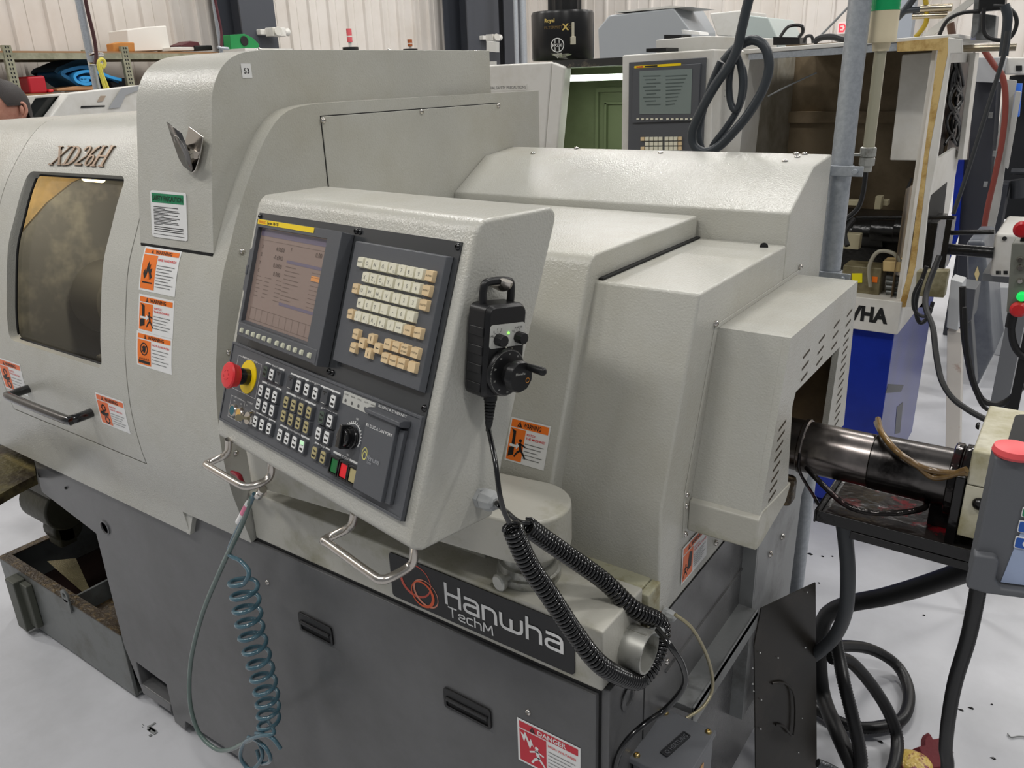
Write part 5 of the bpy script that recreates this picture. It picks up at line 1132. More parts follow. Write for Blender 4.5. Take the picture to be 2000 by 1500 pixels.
obj('hanging_cable', b, [K], label='thinner dark cable coiled inside the big hanging loop', cat='cable')
b = MB(); b.tube(yq_([(1408, 120), (1385, 175), (1370, 230), (1364, 262), (1372, 300), (1376, 340)], 2.06), .009, 12, k=6); obj('hanging_cable', b, [K], label='dark cable doubled behind the left side of the hanging loop', cat='cable')

# ------------------------------------------------------------------ coolant tank and surroundings lower left
CT = thing('coolant_tank', 'open grey steel coolant tank with grimy rim standing under the lathe', 'tank', (-2.4, 1.15, 0))
TKM = mat('tank_paint', (104, 107, 106), .4, bump=(60, .2, .002), var=((74, 72, 66), 7, .5, .75))
b = MB(); zt_ = .235
b.box(-2.80, -2.05, .874, .885, .012, zt_); b.box(-2.80, -2.05, 1.34, 1.35, .012, zt_); b.box(-2.80, -2.79, .885, 1.34, .012, zt_); b.box(-2.80, -2.05, .885, 1.34, .012, .02); b.box(-2.36, -2.35, .885, 1.10, .02, zt_)
obj('tank_body', b, [TKM], CT, bevel=.002)
b = MB(); b.box(-2.80, -2.05, .872, .905, zt_, zt_+.004); b.box(-2.80, -2.05, 1.32, 1.35, zt_, zt_+.004); b.box(-2.80, -2.77, .905, 1.32, zt_, zt_+.004); obj('tank_rim', b, [CHIPS], CT)
b = MB(); b.box(-2.79, -2.06, .886, 1.33, .10, .105); obj('coolant_surface', b, [mat('coolant', (26, 18, 16), .06)], CT)
b = MB(); b.box(-2.34, -2.06, .90, 1.10, .17, .175); obj('chip_shelf', b, [CHIPS], CT)
b = MB(); b.prism([(0, 0), (.14, 0), (.14, .035), (0, .035)], 'z', .205, .215); b2 = MB(); b2.add([Y(148, 1090, 'z', .21), Y(175, 1150, 'z', .21), Y(163, 1158, 'z', .21), Y(92, 1096, 'z', .21), Y(148, 1090, 'z', .20), Y(175, 1150, 'z', .20), Y(163, 1158, 'z', .20), Y(92, 1096, 'z', .20)], [(0, 1, 2, 3), (4, 5, 6, 7), (0, 1, 5, 4), (2, 3, 7, 6)])
obj('strainer_bar', b2, [mat('strainer', (120, 112, 84), .25, .6, bump=(200, .6, .002))], CT)
b = MB(); A, B = Y(30, 1122, 'y', .868), Y(60, 1212, 'y', .868); b.box(A.x-.005, A.x+.055, .835, .874, B.z-.01, A.z+.002); b.box(A.x+.02, A.x+.10, .852, .874, B.z+.01, A.z-.005); obj('side_bracket', b, [mat('bracket_olive', (72, 74, 66), .45)], CT, bevel=.004)
b = MB(); A = Y(128, 1166, 'y', .868); q = rrect(A.x-.03, A.z-.065, A.x+.022, A.z+.025, .02, 5); b.ring(circ(A.x-.004, A.z+.002, .022, 24), circ(A.x-.004, A.z+.004, .009, 24), 'y', .866, .872); b.prism([(A.x-.024, A.z-.055), (A.x+.014, A.z-.055), (A.x+.018, A.z-.01), (A.x-.026, A.z-.01)], 'y', .866, .872); obj('lifting_eye', b, [TKM], CT, bevel=.001)
b = MB(); b.box(-2.85, -2.3, 1.352, 1.40, .10, .26); b.tube([(-2.7, 1.33, .25), (-2.5, 1.33, .27), (-2.3, 1.33, .25)], .006, 8); obj('tank_lip_rail', b, [OILYB], CT)
# conveyor discharge lip and trolley at the far left edge
CV = thing('chip_conveyor', 'dirty yellow-green chip conveyor chute at the lower left edge', 'conveyor', (-2.65, .95, .3))
A = [Y(-60, 905, 'z', .70), Y(5, 868, 'z', .70), Y(66, 897, 'z', .70), Y(70, 928, 'z', .70), Y(36, 945, 'z', .70), Y(-60, 1000, 'z', .70)]
b = MB(); b.prism([(p.x, p.y) for p in A], 'z', .672, .70); obj('chute_plate', b, [mat('chute', (96, 88, 56), .35, .4, bump=(60, .6, .004), var=((44, 34, 22), 8, .45, .6))], CV)
b = MB(); c = Y(2, 1010, 'y', 1.02); b.cyl((-2.74, 1.03, .42), (-2.56, 1.03, .42), .075, n=24); b.box(-2.80, -2.50, .96, 1.12, .50, .66); b.cyl((-2.70, 1.04, .32), (-2.62, 1.04, .32), .05, n=20); b.box(-2.7, -2.62, 1.0, 1.06, .26, .5)
b.box(-3.3, -2.62, 1.42, 1.9, 0, .66)
obj('motor_housing', b, [mat('motor_olive', (46, 45, 32), .5, bump=(40, .4, .004))], CV, bevel=.008)
b = MB(); b.box(-2.42, -2.39, 1.43, 1.46, 0, .62); b.box(-2.5, -2.3, 1.42, 1.5, .27, .285); obj('stanchion', b, [OILYB], CV)
# ------------------------------------------------------------------ lathe in the row behind
Y0 = 3.05
def F(mb, pts, y=Y0, dep=.02, m=0):
    """outline given by photo pixels on the plane y, extruded away from the camera by dep"""
    q = [at(px, py, 'y', y) for px, py in pts]; mb.prism([(p.x, p.z) for p in q], 'y', y, y+dep, m)
def G(mb, pts, X, dep=.02, m=0):
    q = [at(px, py, 'x', X) for px, py in pts]; mb.prism([(p.y, p.z) for p in q], 'x', X, X-dep, m)
BL = thing('background_lathe', 'second lathe behind, white with blue base, lit green interior and open brown compartment', 'lathe', (-1.4, 3.4, 0))
bo = lambda n, b, m, par=BL, **k: obj(n, b, m, par, **k)
b = MB(); F(b, [(900, 130), (1078, 121), (1060, 340), (900, 340)], dep=.07); bo('left_cover', b, [WHT2], bevel=.008)
b = MB(); F(b, [(1078, 121), (1103, 131), (1083, 340), (1060, 340)], dep=.06); bo('door_edge', b, [WHT2], bevel=.008)
b = MB(); F(b, [(940, 166), (1029, 164), (1029, 176), (940, 179)], y=Y0-.001, dep=.001)
p0, p1 = at(945, 172, 'y', Y0-.002), at(1027, 170, 'y', Y0-.002); b2 = MB(front((0, Y0-.0015, 0))); b2.text('GENERAL SAFETY PRECAUTIONS', p1.x, (p0.z+p1.z)/2, 0, .013, 0, al='r', w=.23)
LBL = bo('safety_plate', b, [WHT2]); obj('plate_lettering', b2, [INKG], LBL)
b = MB(); F(b, [(1078, 119), (1222, 111), (1222, 127), (1090, 133)], y=Y0+.02, dep=.35); bo('door_rail', b, [mat('rail_grey', (70, 70, 68), .35, .5, var=((150, 140, 120), 12, .55, .7))])
GRI = mat('interior_green', (112, 122, 92), .45, var=((92, 100, 72), 3, .4, .7))
b = MB(); xa, xb = at(1085, 150, 'y', Y0).x-.02, at(1222, 150, 'y', Y0).x; zt = at(1100, 133, 'y', Y0).z
b.box(xa-.35, xb+.1, Y0+.55, Y0+.57, .8, zt); b.box(xa-.37, xa-.35, Y0+.1, Y0+.57, .8, zt); b.box(xb+.1, xb+.12, Y0+.1, Y0+.57, .8, zt); b.box(xa-.35, xb+.1, Y0+.1, Y0+.57, zt, zt+.02)
q0, q1 = at(1165, 180, 'y', Y0+.54), at(1222, 180, 'y', Y0+.54)
b.box(q0.x, q0.x+.015, Y0+.53, Y0+.55, .8, q0.z); b.box(q0.x, xb+.1, Y0+.53, Y0+.55, q0.z, q0.z+.02); b.box(q0.x+.05, q0.x+.06, Y0+.53, Y0+.55, .8, q0.z-.05); b.box(q0.x+.05, xb+.1, Y0+.53, Y0+.55, q0.z-.055, q0.z-.045)
bo('green_interior', b, [GRI])
b = MB(); p0, p1 = at(1112, 153, 'y', Y0+.2), at(1230, 150, 'y', Y0+.2); b.cyl((p0.x, Y0+.2, p0.z), (p1.x, Y0+.2, p0.z), .013, n=14); bo('tube_lamp', b, [mat('tube_glow', (245, 255, 240), .3, emit=((240, 255, 235), 4))])
area('tube_lamp_glow', ((p0.x+p1.x)/2, Y0+.22, p0.z-.03), (.4, .04), 1.6, (.93, 1, .88))
# control cabinet
yc = Y0-.10
b = MB(); F(b, [(1215, 108), (1394, 96), (1388, 340), (1213, 340)], y=yc, dep=.30); CAB = bo('control_cabinet', b, [WHT2], bevel=.006)
b = MB(); F(b, [(1228, 122), (1378, 112), (1370, 340), (1226, 340)], y=yc-.012, dep=.0125); F(b, [(1236, 132), (1368, 124), (1362, 236), (1234, 240)], y=yc-.02, dep=.01); obj('cabinet_panel', b, [PANEL], CAB, bevel=.002)
b = MB(); F(b, [(1249, 139), (1352, 134), (1349, 222), (1249, 223)], y=yc-.0215, dep=.001)
for i in range(9): F(b, [(1256+i % 3*3, 148+i*7), (1290-i % 2*9, 147+i*7), (1290-i % 2*9, 149+i*7), (1256+i % 3*3, 150+i*7)], y=yc-.0222, dep=.0005, m=1); F(b, [(1300, 148+i*7), (1342-i*3, 146+i*7), (1342-i*3, 148+i*7), (1300, 150+i*7)], y=yc-.0222, dep=.0005, m=1)
obj('cabinet_display', b, [mat('display_grey', (112, 122, 118), .2, emit=((120, 130, 126), .12)), mat('display_text', (84, 94, 92), .3)], CAB)
b = MB(); F(b, [(1239, 129), (1330, 123), (1330, 128), (1239, 133.5)], y=yc-.021, dep=.001); F(b, [(1243, 129.8), (1256, 129), (1256, 131.8), (1243, 132.4)], y=yc-.0214, dep=.0003, m=1); F(b, [(1259, 128.8), (1284, 127.2), (1284, 130), (1259, 131.4)], y=yc-.0214, dep=.0003, m=2)
obj('name_strip', b, [YEL, REDP, INK], CAB)
b0 = MB(); F(b0, [(0, 0), (7, 0), (7, 7.5), (0, 7.5)], y=yc)
for r_ in range(3):
    for c_ in range(9):
        if r_ == 1 and c_ in (0,): continue
        x0 = 1251+c_*8.8+(3 if c_ > 4 else 0); y0 = 268+r_*9.5-.25*c_*.4
        b = MB(); F(b, [(x0, y0), (x0+7, y0-.2), (x0+7, y0+7), (x0, y0+7.2)], y=yc-.018, dep=.006); obj('key', b, [TAN if c_ in (0, 8) else CREAM], CAB)
for k in range(12):
    x0 = 1243+k*9.2+(3 if k > 5 else 0); b = MB(); F(b, [(x0, 231), (x0+5, 230.7), (x0+5, 234), (x0, 234.3)], y=yc-.023, dep=.003); obj('soft_key', b, [CREAM], CAB)
# body right of the cabinet, opening frame
b = MB(); F(b, [(1394, 97), (1466, 101), (1440, 340), (1388, 340)], y=Y0+.02, dep=.18)
for k in range(5): F(b, [(1404, 140+k*12), (1416, 139+k*12), (1416, 141+k*12), (1404, 142+k*12)], y=Y0+.018, dep=.002, m=1)
bo('louvred_cover', b, [WHT2, GASK], bevel=.004)
YB = mat('frame_yellowed', (206, 178, 118), .45, bump=(60, .3, .002), var=((160, 124, 62), 16, .45, .65))
b = MB(); F(b, [(1452, 97), (1872, 66), (1872, 74), (1452, 106)], dep=.95); bo('roof_edge', b, [WHT2], bevel=.003)
b = MB(); F(b, [(1462, 106), (1752, 84), (1752, 99), (1462, 117)], y=Y0+.004, dep=.04); bo('top_rail', b, [GALV])
b = MB(); F(b, [(1752, 82), (1853, 73), (1851, 104), (1814, 300), (1788, 520), (1768, 600), (1756, 600), (1776, 520), (1805, 300), (1832, 98), (1752, 101)], y=Y0-.002, dep=.03); bo('opening_frame', b, [YB])
b = MB(); F(b, [(1851, 73), (1878, 76), (1879, 104), (1857, 105), (1829, 312), (1812, 400), (1792, 600), (1768, 600), (1788, 520), (1814, 300), (1851, 104)], y=Y0-.004, dep=.03); bo('corner_post', b, [WHT2], bevel=.003)
XS2 = -.487
BRW = mat('interior_brown', (142, 126, 102), .5, var=((112, 96, 72), 4, .4, .65))
b = MB(); b.box(-1.25, XS2-.04, 3.95, 3.97, .78, 1.80); b.box(-1.25, XS2-.04, 3.92, 3.95, at(1600, 240, 'y', 3.92).z, at(1600, 218, 'y', 3.92).z); b.box(-1.25, XS2-.04, Y0+.03, 3.95, .77, .79)
b.add([(XS2-.03, Y0+.02, .8), (XS2-.03, 3.95, .8), (XS2-.03, 3.95, 1.3), (XS2-.03, Y0+.02, 1.3)], [(0, 1, 2, 3)])
bo('compartment', b, [BRW])
b = MB(); b.box(-1.22, -1.20, Y0+.03, 3.95, .78, 1.76); bo('compartment_side', b, [mat('side_greyed', (190, 186, 174), .5, var=((150, 142, 124), 5, .42, .65))])
b = MB(); F(b, [(1762, 107), (1834, 101), (1802, 314), (1738, 313)], y=Y0+.22, dep=.22); bo('inner_box', b, [WHT2], bevel=.004)
# side wall of that lathe: post, cable bay, lower frame
SD = bo('side_sheet', (lambda m: (m.box(XS2-.012, XS2, Y0+.03, Y0+.10, .9, 1.78), m.box(XS2-.012, XS2, Y0+.10, 3.95, 1.70, 1.78), m)[-1])(MB()), [WHT2])
b = MB(); G(b, [(1845, 100), (1905, 100), (1892, 312), (1866, 288), (1822, 316)], XS2-.05, .02, 0)
bo('cable_bay', b, [mat('bay_brown', (62, 46, 38), .5, var=((34, 26, 24), 12, .4, .6))])
rr = random.Random(4)
for i in range(7):
    b = MB(); pts = [(1856+rr.uniform(0, 30)-k*3, 120+k*40+rr.uniform(-8, 8)) for k in range(5)]; b.tube([at(px, py, 'x', XS2-.03) for px, py in pts], .006, 8); bo('bay_cable', b, [BLKM])
b = MB(); G(b, [(1906, 103), (1913, 103), (1888, 312), (1880, 312)], XS2+.03, .02); bo('bay_door', b, [WHT2], bevel=.002)
b = MB(); G(b, [(1829, 312), (1866, 288), (1874, 300), (1852, 420), (1828, 540), (1804, 600), (1790, 600), (1812, 400)], XS2, .012); bo('side_panel', b, [WHT2])
b = MB(); G(b, [(1816, 384), (1850, 356), (1842, 425), (1828, 490), (1806, 500)], XS2+.002, .002); bo('side_opening', b, [GASK])
# base strip and base
b = MB(); p = at(1746, 652, 'y', Y0); zb_, zt2 = p.z, at(1757, 588, 'y', Y0).z; b.box(-2.3, XS2+.015, Y0-.01, 4.0, zb_, zt2); ST = bo('base_strip', b, [WHT2], bevel=.004)
b2 = MB(front((0, Y0-.0112, 0))); pa, pb = at(1668, 628, 'y', Y0-.01), at(1733, 632, 'y', Y0-.01); hh = at(1700, 600, 'y', Y0).z-at(1700, 630, 'y', Y0).z
b2.text('HANWHA', pb.x, (zb_+zt2)/2+.004, 0, hh*.95, 0, al='r', bold=.05, w=.30); obj('strip_lettering', b2, [INK], ST)
BLUE = mat('base_blue', (22, 46, 150), .26, bump=(30, .1, .002), var=((16, 38, 128), 5, .4, .7))
b = MB(); b.box(-2.2, XS2, Y0+.02, 3.95, .05, zb_-.001); b.box(-2.1, XS2-.1, Y0+.1, 3.9, 0, .05); BB = bo('base', b, [BLUE], bevel=.003)
b = MB(); G(b, [(1735, 750), (1765, 752), (1760, 765), (1730, 768)], XS2+.001, .001); G(b, [(1752, 795), (1764, 785), (1758, 845), (1748, 848)], XS2+.001, .001); obj('base_vent', b, [mat('vent_slate', (50, 54, 62), .4)], BB)
# machinery inside the compartment
b = MB()
for (px, py, r_, L, y) in ((1700, 455, .06, .12, 3.45), (1740, 452, .045, .14, 3.42), (1690, 455, .035, .3, 3.45), (1770, 450, .05, .08, 3.4)):
    c = at(px, py, 'y', y); b.cyl((c.x-L/2, y, c.z), (c.x+L/2, y, c.z), r_, n=24)
b.cyl(at(1672, 425, 'y', 3.3), at(1865, 425, 'y', 3.3), .008, n=10); c = at(1750, 490, 'y', 3.55); b.box(c.x-.25, c.x+.15, 3.45, 3.7, c.z-.08, c.z+.14)
bo('spindle_group', b, [OILYB], bevel=.004)
FTC = mat('fitting_cream', (176, 168, 140), .4)
for px, py, hx, hz_, y in ((1668, 395, .02, .011, 3.4), (1725, 395, .02, .011, 3.4), (1717, 395, .012, .025, 3.37), (1665, 470, .03, .03, 3.3)): b = MB(); c = at(px, py, 'y', y); b.box(c.x-hx, c.x+hx, y-.02, y+.02, c.z-hz_, c.z+hz_); bo('fitting', b, [FTC], bevel=.003)
b = MB(); c = at(1688, 545, 'y', 3.12); b.box(c.x-.075, c.x+.06, 3.10, 3.2, c.z-.055, c.z+.05); bo('gauge_box', b, [mat('gauge_housing', (120, 112, 84), .4, var=((84, 76, 52), 12, .4, .6))], bevel=.005)
b = MB(); F(b, [(1664, 534), (1684, 534), (1684, 552), (1664, 552)], y=3.098, dep=.002); bo('yellow_tag', b, [mat('tag_yellow', (226, 214, 20), .5)])
b = MB(); F(b, [(1703, 540), (1714, 541), (1713, 552), (1703, 551)], y=3.098, dep=.002); bo('orange_tag', b, [ORG])
b = MB(); F(b, [(1724, 510), (1765, 512), (1762, 532), (1724, 530)], y=3.09, dep=.08); bo('tan_block', b, [mat('block_tan', (190, 166, 116), .5)], bevel=.003)
for k in range(4): b = MB(); c = at(1748, 542+k*10, 'y', 3.13); b.cyl((c.x-.03, 3.13, c.z), (c.x+.03, 3.13, c.z), .009, n=12); bo('manifold_pipe', b, [mat('pipe_grey', (120, 122, 120), .4, .5)])
b = MB(); b.tube([at(1700, 560, 'y', 3.09), at(1698, 520, 'y', 3.08), at(1715, 492, 'y', 3.08), at(1745, 495, 'y', 3.09), at(1760, 515, 'y', 3.1)], .007, 8); bo('clear_hose', b, [mat('hose_clear', (150, 146, 130), .25)])
b = MB(); b.tube([at(1668, 428, 'y', 3.2), at(1650, 455, 'y', 3.15), at(1655, 480, 'y', 3.12)], .01, 8); b.tube([at(1780, 350, 'y', 3.7), at(1770, 380, 'y', 3.6), at(1790, 395, 'y', 3.6)], .005, 8); bo('compartment_hose', b, [BLKM])
# bar feed of that lathe
BF2 = thing('background_bar_feeder', 'white bar feeder box beyond the lathe, fed by black bars', 'bar feeder', (-.15, 3.6, 0))
b = MB(); p0, p1 = at(1848, 486, 'y', 3.5), at(1942, 486, 'y', 3.5); b.cyl(p0, (p1.x, 3.5, p0.z), .022, n=16); b.cyl(at(1848, 455, 'y', 3.5), at(1942, 453, 'y', 3.5), .009, n=10); b.box(at(1850, 440, 'y', 3.5).x, at(1862, 440, 'y', 3.5).x, 3.45, 3.55, at(1850, 520, 'y', 3.5).z, at(1850, 425, 'y', 3.5).z)
obj('feed_bars', b, [OILYB], BF2)
b = MB(); q = [at(px, py, 'y', 3.5) for px, py in ((1943, 456), (2060, 462), (2060, 548), (1932, 540))]; b.prism([(p.x, p.z) for p in q], 'y', 3.5, 3.95); FB = obj('feeder_box', b, [WHT2], BF2, bevel=.012, bseg=3)
b = MB(); b.box(q[0].x+.15, q[1].x-.1, 3.55, 3.8, 0, q[3].z); b.box(q[0].x-.02, q[0].x+.2, 3.55, 3.8, q[3].z-.03, q[3].z-.001); obj('feeder_stand', b, [mat('stand_grey', (120, 122, 124), .5)], BF2)
b = MB(); b.cyl(at(1962, 466, 'y', 3.499), at(1962, 466, 'y', 3.494), .008, n=12)
for px, w_ in ((1945, 6), (1952, 3), (1960, 8), (1972, 7)): F(b, [(px, 529), (px+w_, 529), (px+w_, 536), (px, 536)], y=3.498, dep=.001)
obj('box_marks', b, [INK], FB)
# small pendant with buttons
SP = thing('button_box', 'grey push-button box with green lamp and red stop, hanging at the right edge', 'control box', at(1985, 613, 'y', 2.6))
yb = 2.6; b = MB(); F(b, [(1976, 474), (2040, 474), (2032, 622), (1965, 612)], y=yb, dep=.08); obj('case', b, [mat('case_olive_grey', (112, 114, 106), .45)], SP, bevel=.006)
for px, py, r_, m_, nm in ((1990, 603, .022, mat('stop_dull_red', (196, 40, 42), .35), 'red stop button'), (1996, 578, .013, mat('lamp_green', (30, 190, 90), .3, emit=((20, 210, 90), .8)), 'green lamp'), (1997, 447, .022, mat('beacon_red', (170, 16, 26), .3), 'red beacon')):
    b = MB(); c = at(px, py, 'y', yb); b.lathe([(r_, 0), (r_, .012), (r_*.7, .02), (.0001, .022)], c, (0, -1, 0), 24); obj('push_button', b, [m_], SP, label=nm)
for px, py in ((1993, 506), (1993, 522), (1993, 548)): b = MB(); b.lathe([(.009, 0), (.009, .006), (.006, .012), (.0001, .012)], at(px, py, 'y', yb), (0, -1, 0), 16); obj('selector', b, [CHROME], SP)
b = MB(); c = at(1977, 619, 'y', yb+.03); b.cyl(c+V((0, 0, .02)), c-V((0, 0, .03)), .014, n=14); b.tube([c, at(1976, 650, 'y', yb+.03), at(1984, 680, 'y', yb+.03), at(2006, 700, 'y', yb+.03), at(2060, 712, 'y', yb+.03)], .010, 10); obj('box_cable', b, [BLKM], SP)
b = MB(); F(b, [(1996, 455), (2040, 455), (2040, 476), (1992, 472)], y=yb+.02, dep=.04); b.box(at(2035, 474, 'y', yb).x, at(2040, 474, 'y', yb).x+.02, yb+.03, yb+.05, 0, 1.6); obj('box_bracket', b, [BLK], SP)
# white post between the machines
A1, A2 = at(1866, 645, 'y', 3.2), at(1862, 865, 'y', 3.2); dn = (A2-A1); bt = A1+dn*(A1.z/(A1.z-A2.z))
WP = thing('support_post', 'narrow white post with rusted joint leaning beyond the bar feeder', 'post', bt)
b = MB(); hx = .024; b.add([(bt.x-hx, 3.18, 0), (bt.x+hx, 3.18, 0), (bt.x+hx, 3.23, 0), (bt.x-hx, 3.23, 0), (A1.x-hx, 3.18, A1.z), (A1.x+hx, 3.18, A1.z), (A1.x+hx, 3.23, A1.z), (A1.x-hx, 3.23, A1.z)], [(0, 1, 2, 3), (4, 5, 6, 7), (0, 1, 5, 4), (1, 2, 6, 5), (2, 3, 7, 6), (3, 0, 4, 7)])
obj('lower_post', b, [mat('post_white', (214, 208, 200), .45, var=((150, 96, 66), 9, .6, .72))], WP, bevel=.002)
b = MB(); q = [at(px, py, 'y', 3.16) for px, py in ((1848, 640), (1871, 646), (1881, 552), (1857, 545))]; b.prism([(p.x, p.z) for p in q], 'y', 3.16, 3.25); obj('upper_sleeve', b, [mat('sleeve_aluminium', (206, 208, 210), .35, .3)], WP, bevel=.003)
# machines farther right
DM = thing('dark_cabinet_machine', 'tall dark charcoal machine cabinet with blue edge beyond the white lathe', 'machine', (-.3, 5.9, 0))
b = MB(); F(b, [(1908, 120), (1950, 125), (1930, 420), (1912, 640), (1865, 620), (1880, 320)], y=5.80, dep=.25); b.box(at(1890, 600, 'y', 5.80).x-.12, at(1890, 600, 'y', 5.80).x+.1, 5.82, 6.0, 0, 1.0); obj('dark_panel', b, [mat('charcoal', (52, 54, 60), .45)], DM, bevel=.006)
b = MB(); F(b, [(1870, 290), (1886, 270), (1872, 460), (1850, 520)], y=5.75, dep=.04); obj('blue_edge', b, [BLUE], DM)
b = MB(); F(b, [(1908, 112), (1958, 112), (1946, 162), (1904, 160)], y=5.70, dep=.3); obj('switch_box', b, [mat('box_grey', (170, 172, 174), .45)], DM, bevel=.004)
b = MB(); F(b, [(1963, 155), (1985, 158), (1952, 400), (1936, 470), (1922, 470)], y=5.65, dep=.05); F(b, [(1984, 178), (1994, 180), (1968, 330), (1960, 325)], y=5.60, dep=.05); obj('edge_strips', b, [mat('strip_grey', (168, 168, 164), .4)], DM)
b = MB(); b.tube([at(px, py, 'y', 5.58) for px, py in ((1918, 92), (1940, 125), (1958, 150), (1964, 200), (1958, 270), (1944, 340), (1928, 410), (1918, 470), (1908, 530), (1902, 560))], .016, 10); obj('red_hose', b, [mat('hose_brick', (120, 54, 44), .5)], DM, label='brick red hose down the cabinet side')
for px, py in ((1951, 130), (1943, 300), (1935, 225), (1925, 360)): b = MB(); b.box(*[v for c in [at(px, py, 'y', 5.58)] for v in (c.x-.01, c.x+.01, 5.57, 5.59, c.z-.015, c.z+.015)]); obj('latch', b, [STEELG], DM)
GM = thing('grey_conveyor_base', 'smoothly curved grey machine leg with a small yellow label', 'machine leg', at(1910, 760, 'z', 0))
b = MB(); yg = at(1905, 757, 'z', 0).y; F(b, [(1888, 470), (1922, 470), (1932, 560), (1937, 650), (1942, 690), (1908, 757), (1898, 700), (1890, 600)], y=yg, dep=.5); obj('leg_shell', b, [mat('leg_grey', (108, 112, 118), .35, var=((82, 86, 94), 3, .4, .6))], GM, bevel=.02, bseg=3)
b = MB(); F(b, [(1903, 535), (1909, 520), (1913, 535), (1908, 552)], y=yg-.004, dep=.003); obj('leg_label', b, [mat('label_cream', (226, 206, 150), .5)], GM)
b = MB(); F(b, [(1873, 560), (1906, 565), (1898, 625), (1880, 640), (1873, 640)], y=yg-.35, dep=.2); F(b, [(1882, 620), (1897, 622), (1906, 752), (1896, 745)], y=yg-.3, dep=.1); obj('leg_bracket', b, [mat('bracket_slate', (88, 90, 92), .45)], GM, bevel=.005)
WM = thing('white_topped_machine', 'machine with white top rail and black enclosure at the upper right edge', 'machine', (1.2, 6.4, 0))
b = MB(); F(b, [(1955, 112), (2080, 112), (2080, 146), (1962, 146)], y=6., dep=.8); obj('top_rail', b, [WHT2], WM, bevel=.01)
b = MB(); F(b, [(1984, 128), (1996, 128), (1996, 138), (1984, 138)], y=5.99, dep=.01); obj('rail_port', b, [GASK], WM)
b = MB(); F(b, [(1972, 148), (2080, 148), (2080, 420), (1936, 430)], y=6.45, dep=.8); b.box(at(2000, 400, 'y', 6.45).x, at(2080, 400, 'y', 6.45).x, 6.5, 7.2, 0, 1.1); obj('black_enclosure', b, [mat('enclosure_black', (34, 35, 38), .45)], WM)
b = MB(); b.tube([at(px, py, 'y', 5.9) for px, py in ((1975, 335), (2020, 336))], .02, 8); b.cyl(at(1995, 350, 'y', 5.9), at(1995, 385, 'y', 5.9), .06, n=14); obj('pipework', b, [mat('pipe_slate', (70, 72, 76), .4, .4)], WM)
b = MB(); F(b, [(1981, 163), (1996, 163), (1990, 228), (1979, 228)], y=5.7, dep=.05); obj('blue_screen', b, [mat('screen_royal', (50, 100, 190), .4, emit=((50, 100, 190), .3))], WM)
WB = thing('pale_floor_cabinet', 'low pale grey cabinet standing on the floor at the right background', 'cabinet', at(1990, 700, 'z', 0))
yw = at(1950, 695, 'z', 0).y; b = MB(); F(b, [(1932, 560), (2080, 560), (2080, 712), (1941, 694)], y=yw, dep=.6); obj('cabinet_body', b, [mat('cabinet_pale', (186, 188, 190), .4)], WB, bevel=.01)
# loose cables between the rows
def cable(lbl, pts, r, y0, y1=None, mt=None):
    y1 = y0 if y1 is None else y1; n = len(pts); b = MB(); b.tube([at(px, py, 'y', y0+(y1-y0)*i/(n-1)) for i, (px, py) in enumerate(pts)], r, 8, k=5)
    return obj('cable', b, [mt or BLKM], label=lbl, cat='cable')
cable('black cable drooping lowest under the white post', [(1835, 500), (1812, 560), (1808, 600), (1822, 640), (1828, 690), (1838, 740), (1858, 775), (1890, 800), (1930, 822)], .009, 2.9, 2.5)
cable('black cable making the widest U beside the grey leg', [(1880, 560), (1882, 640), (1890, 700), (1902, 750), (1920, 782), (1950, 790), (1975, 778), (1995, 752), (2010, 730)], .010, 2.8)
cable('thinner black cable just below the widest U loop', [(1884, 600), (1888, 680), (1900, 745), (1922, 795), (1955, 802), (1972, 790), (1990, 765), (2012, 745)], .007, 2.75)
cable('black cable looping tightly below the cream tray', [(1810, 520), (1796, 560), (1788, 600), (1796, 630), (1812, 620), (1822, 590)], .007, 2.95)
cable('small black cable loop hooked on the white strip corner', [(1800, 545), (1785, 575), (1786, 605), (1805, 618), (1818, 600)], .006, 2.9)
cable('long straight dark cord slanting down the charcoal cabinet', [(1968, 60), (1960, 110), (1945, 160), (1920, 240), (1895, 320), (1875, 380), (1862, 418)], .0065, 2.9, mt=mat('cord_slate', (50, 52, 54), .5))
b = MB(); F(b, [(1790, 530), (1852, 530), (1843, 582), (1788, 578)], y=3.05-.06, dep=.05); obj('coolant_tray', b, [mat('tray_olive', (150, 144, 116), .45, var=((110, 102, 72), 12, .4, .6))], label='small cream tray fixed on the side of the white lathe', cat='tray', bevel=.003)
# pipes and fittings at the upper right
PF = thing('overhead_pipework', 'cluster of hoses, brass fittings and white strut on top of the open compartment', 'pipework', at(1850, 70, 'y', 3.2))
def pt_(nm, pts, r, mt, y=3.2, lb=None, k=5): b = MB(); b.tube([at(px, py, 'y', y) for px, py in pts], r, 10, k=k); return obj(nm, b, [mt], PF, label=lb)
b = MB(); F(b, [(1800, 70), (1900, -10), (1910, -2), (1824, 68)], y=3.15, dep=.02); obj('strut', b, [WHT2], PF)
pt_('hose', [(1806, -10), (1810, 20), (1808, 45), (1795, 65), (1787, 72)], .008, mat('hose_mustard', (176, 150, 40), .4), lb='mustard yellow hose')
pt_('hose', [(1745, 42), (1765, 22), (1790, -10)], .012, K, lb='slate blue hose'); pt_('hose', [(1748, 30), (1765, 22), (1800, 18)], .010, K)
BRS = mat('fitting_brass', (170, 160, 140), .25, 1)
pt_('fitting', [(1798, 17), (1860, 14)], .013, BRS, k=1); pt_('fitting', [(1782, 32), (1850, 30)], .010, BRS, k=1); pt_('fitting', [(1880, 95), (1985, 92)], .012, BRS, y=3.4, k=1)
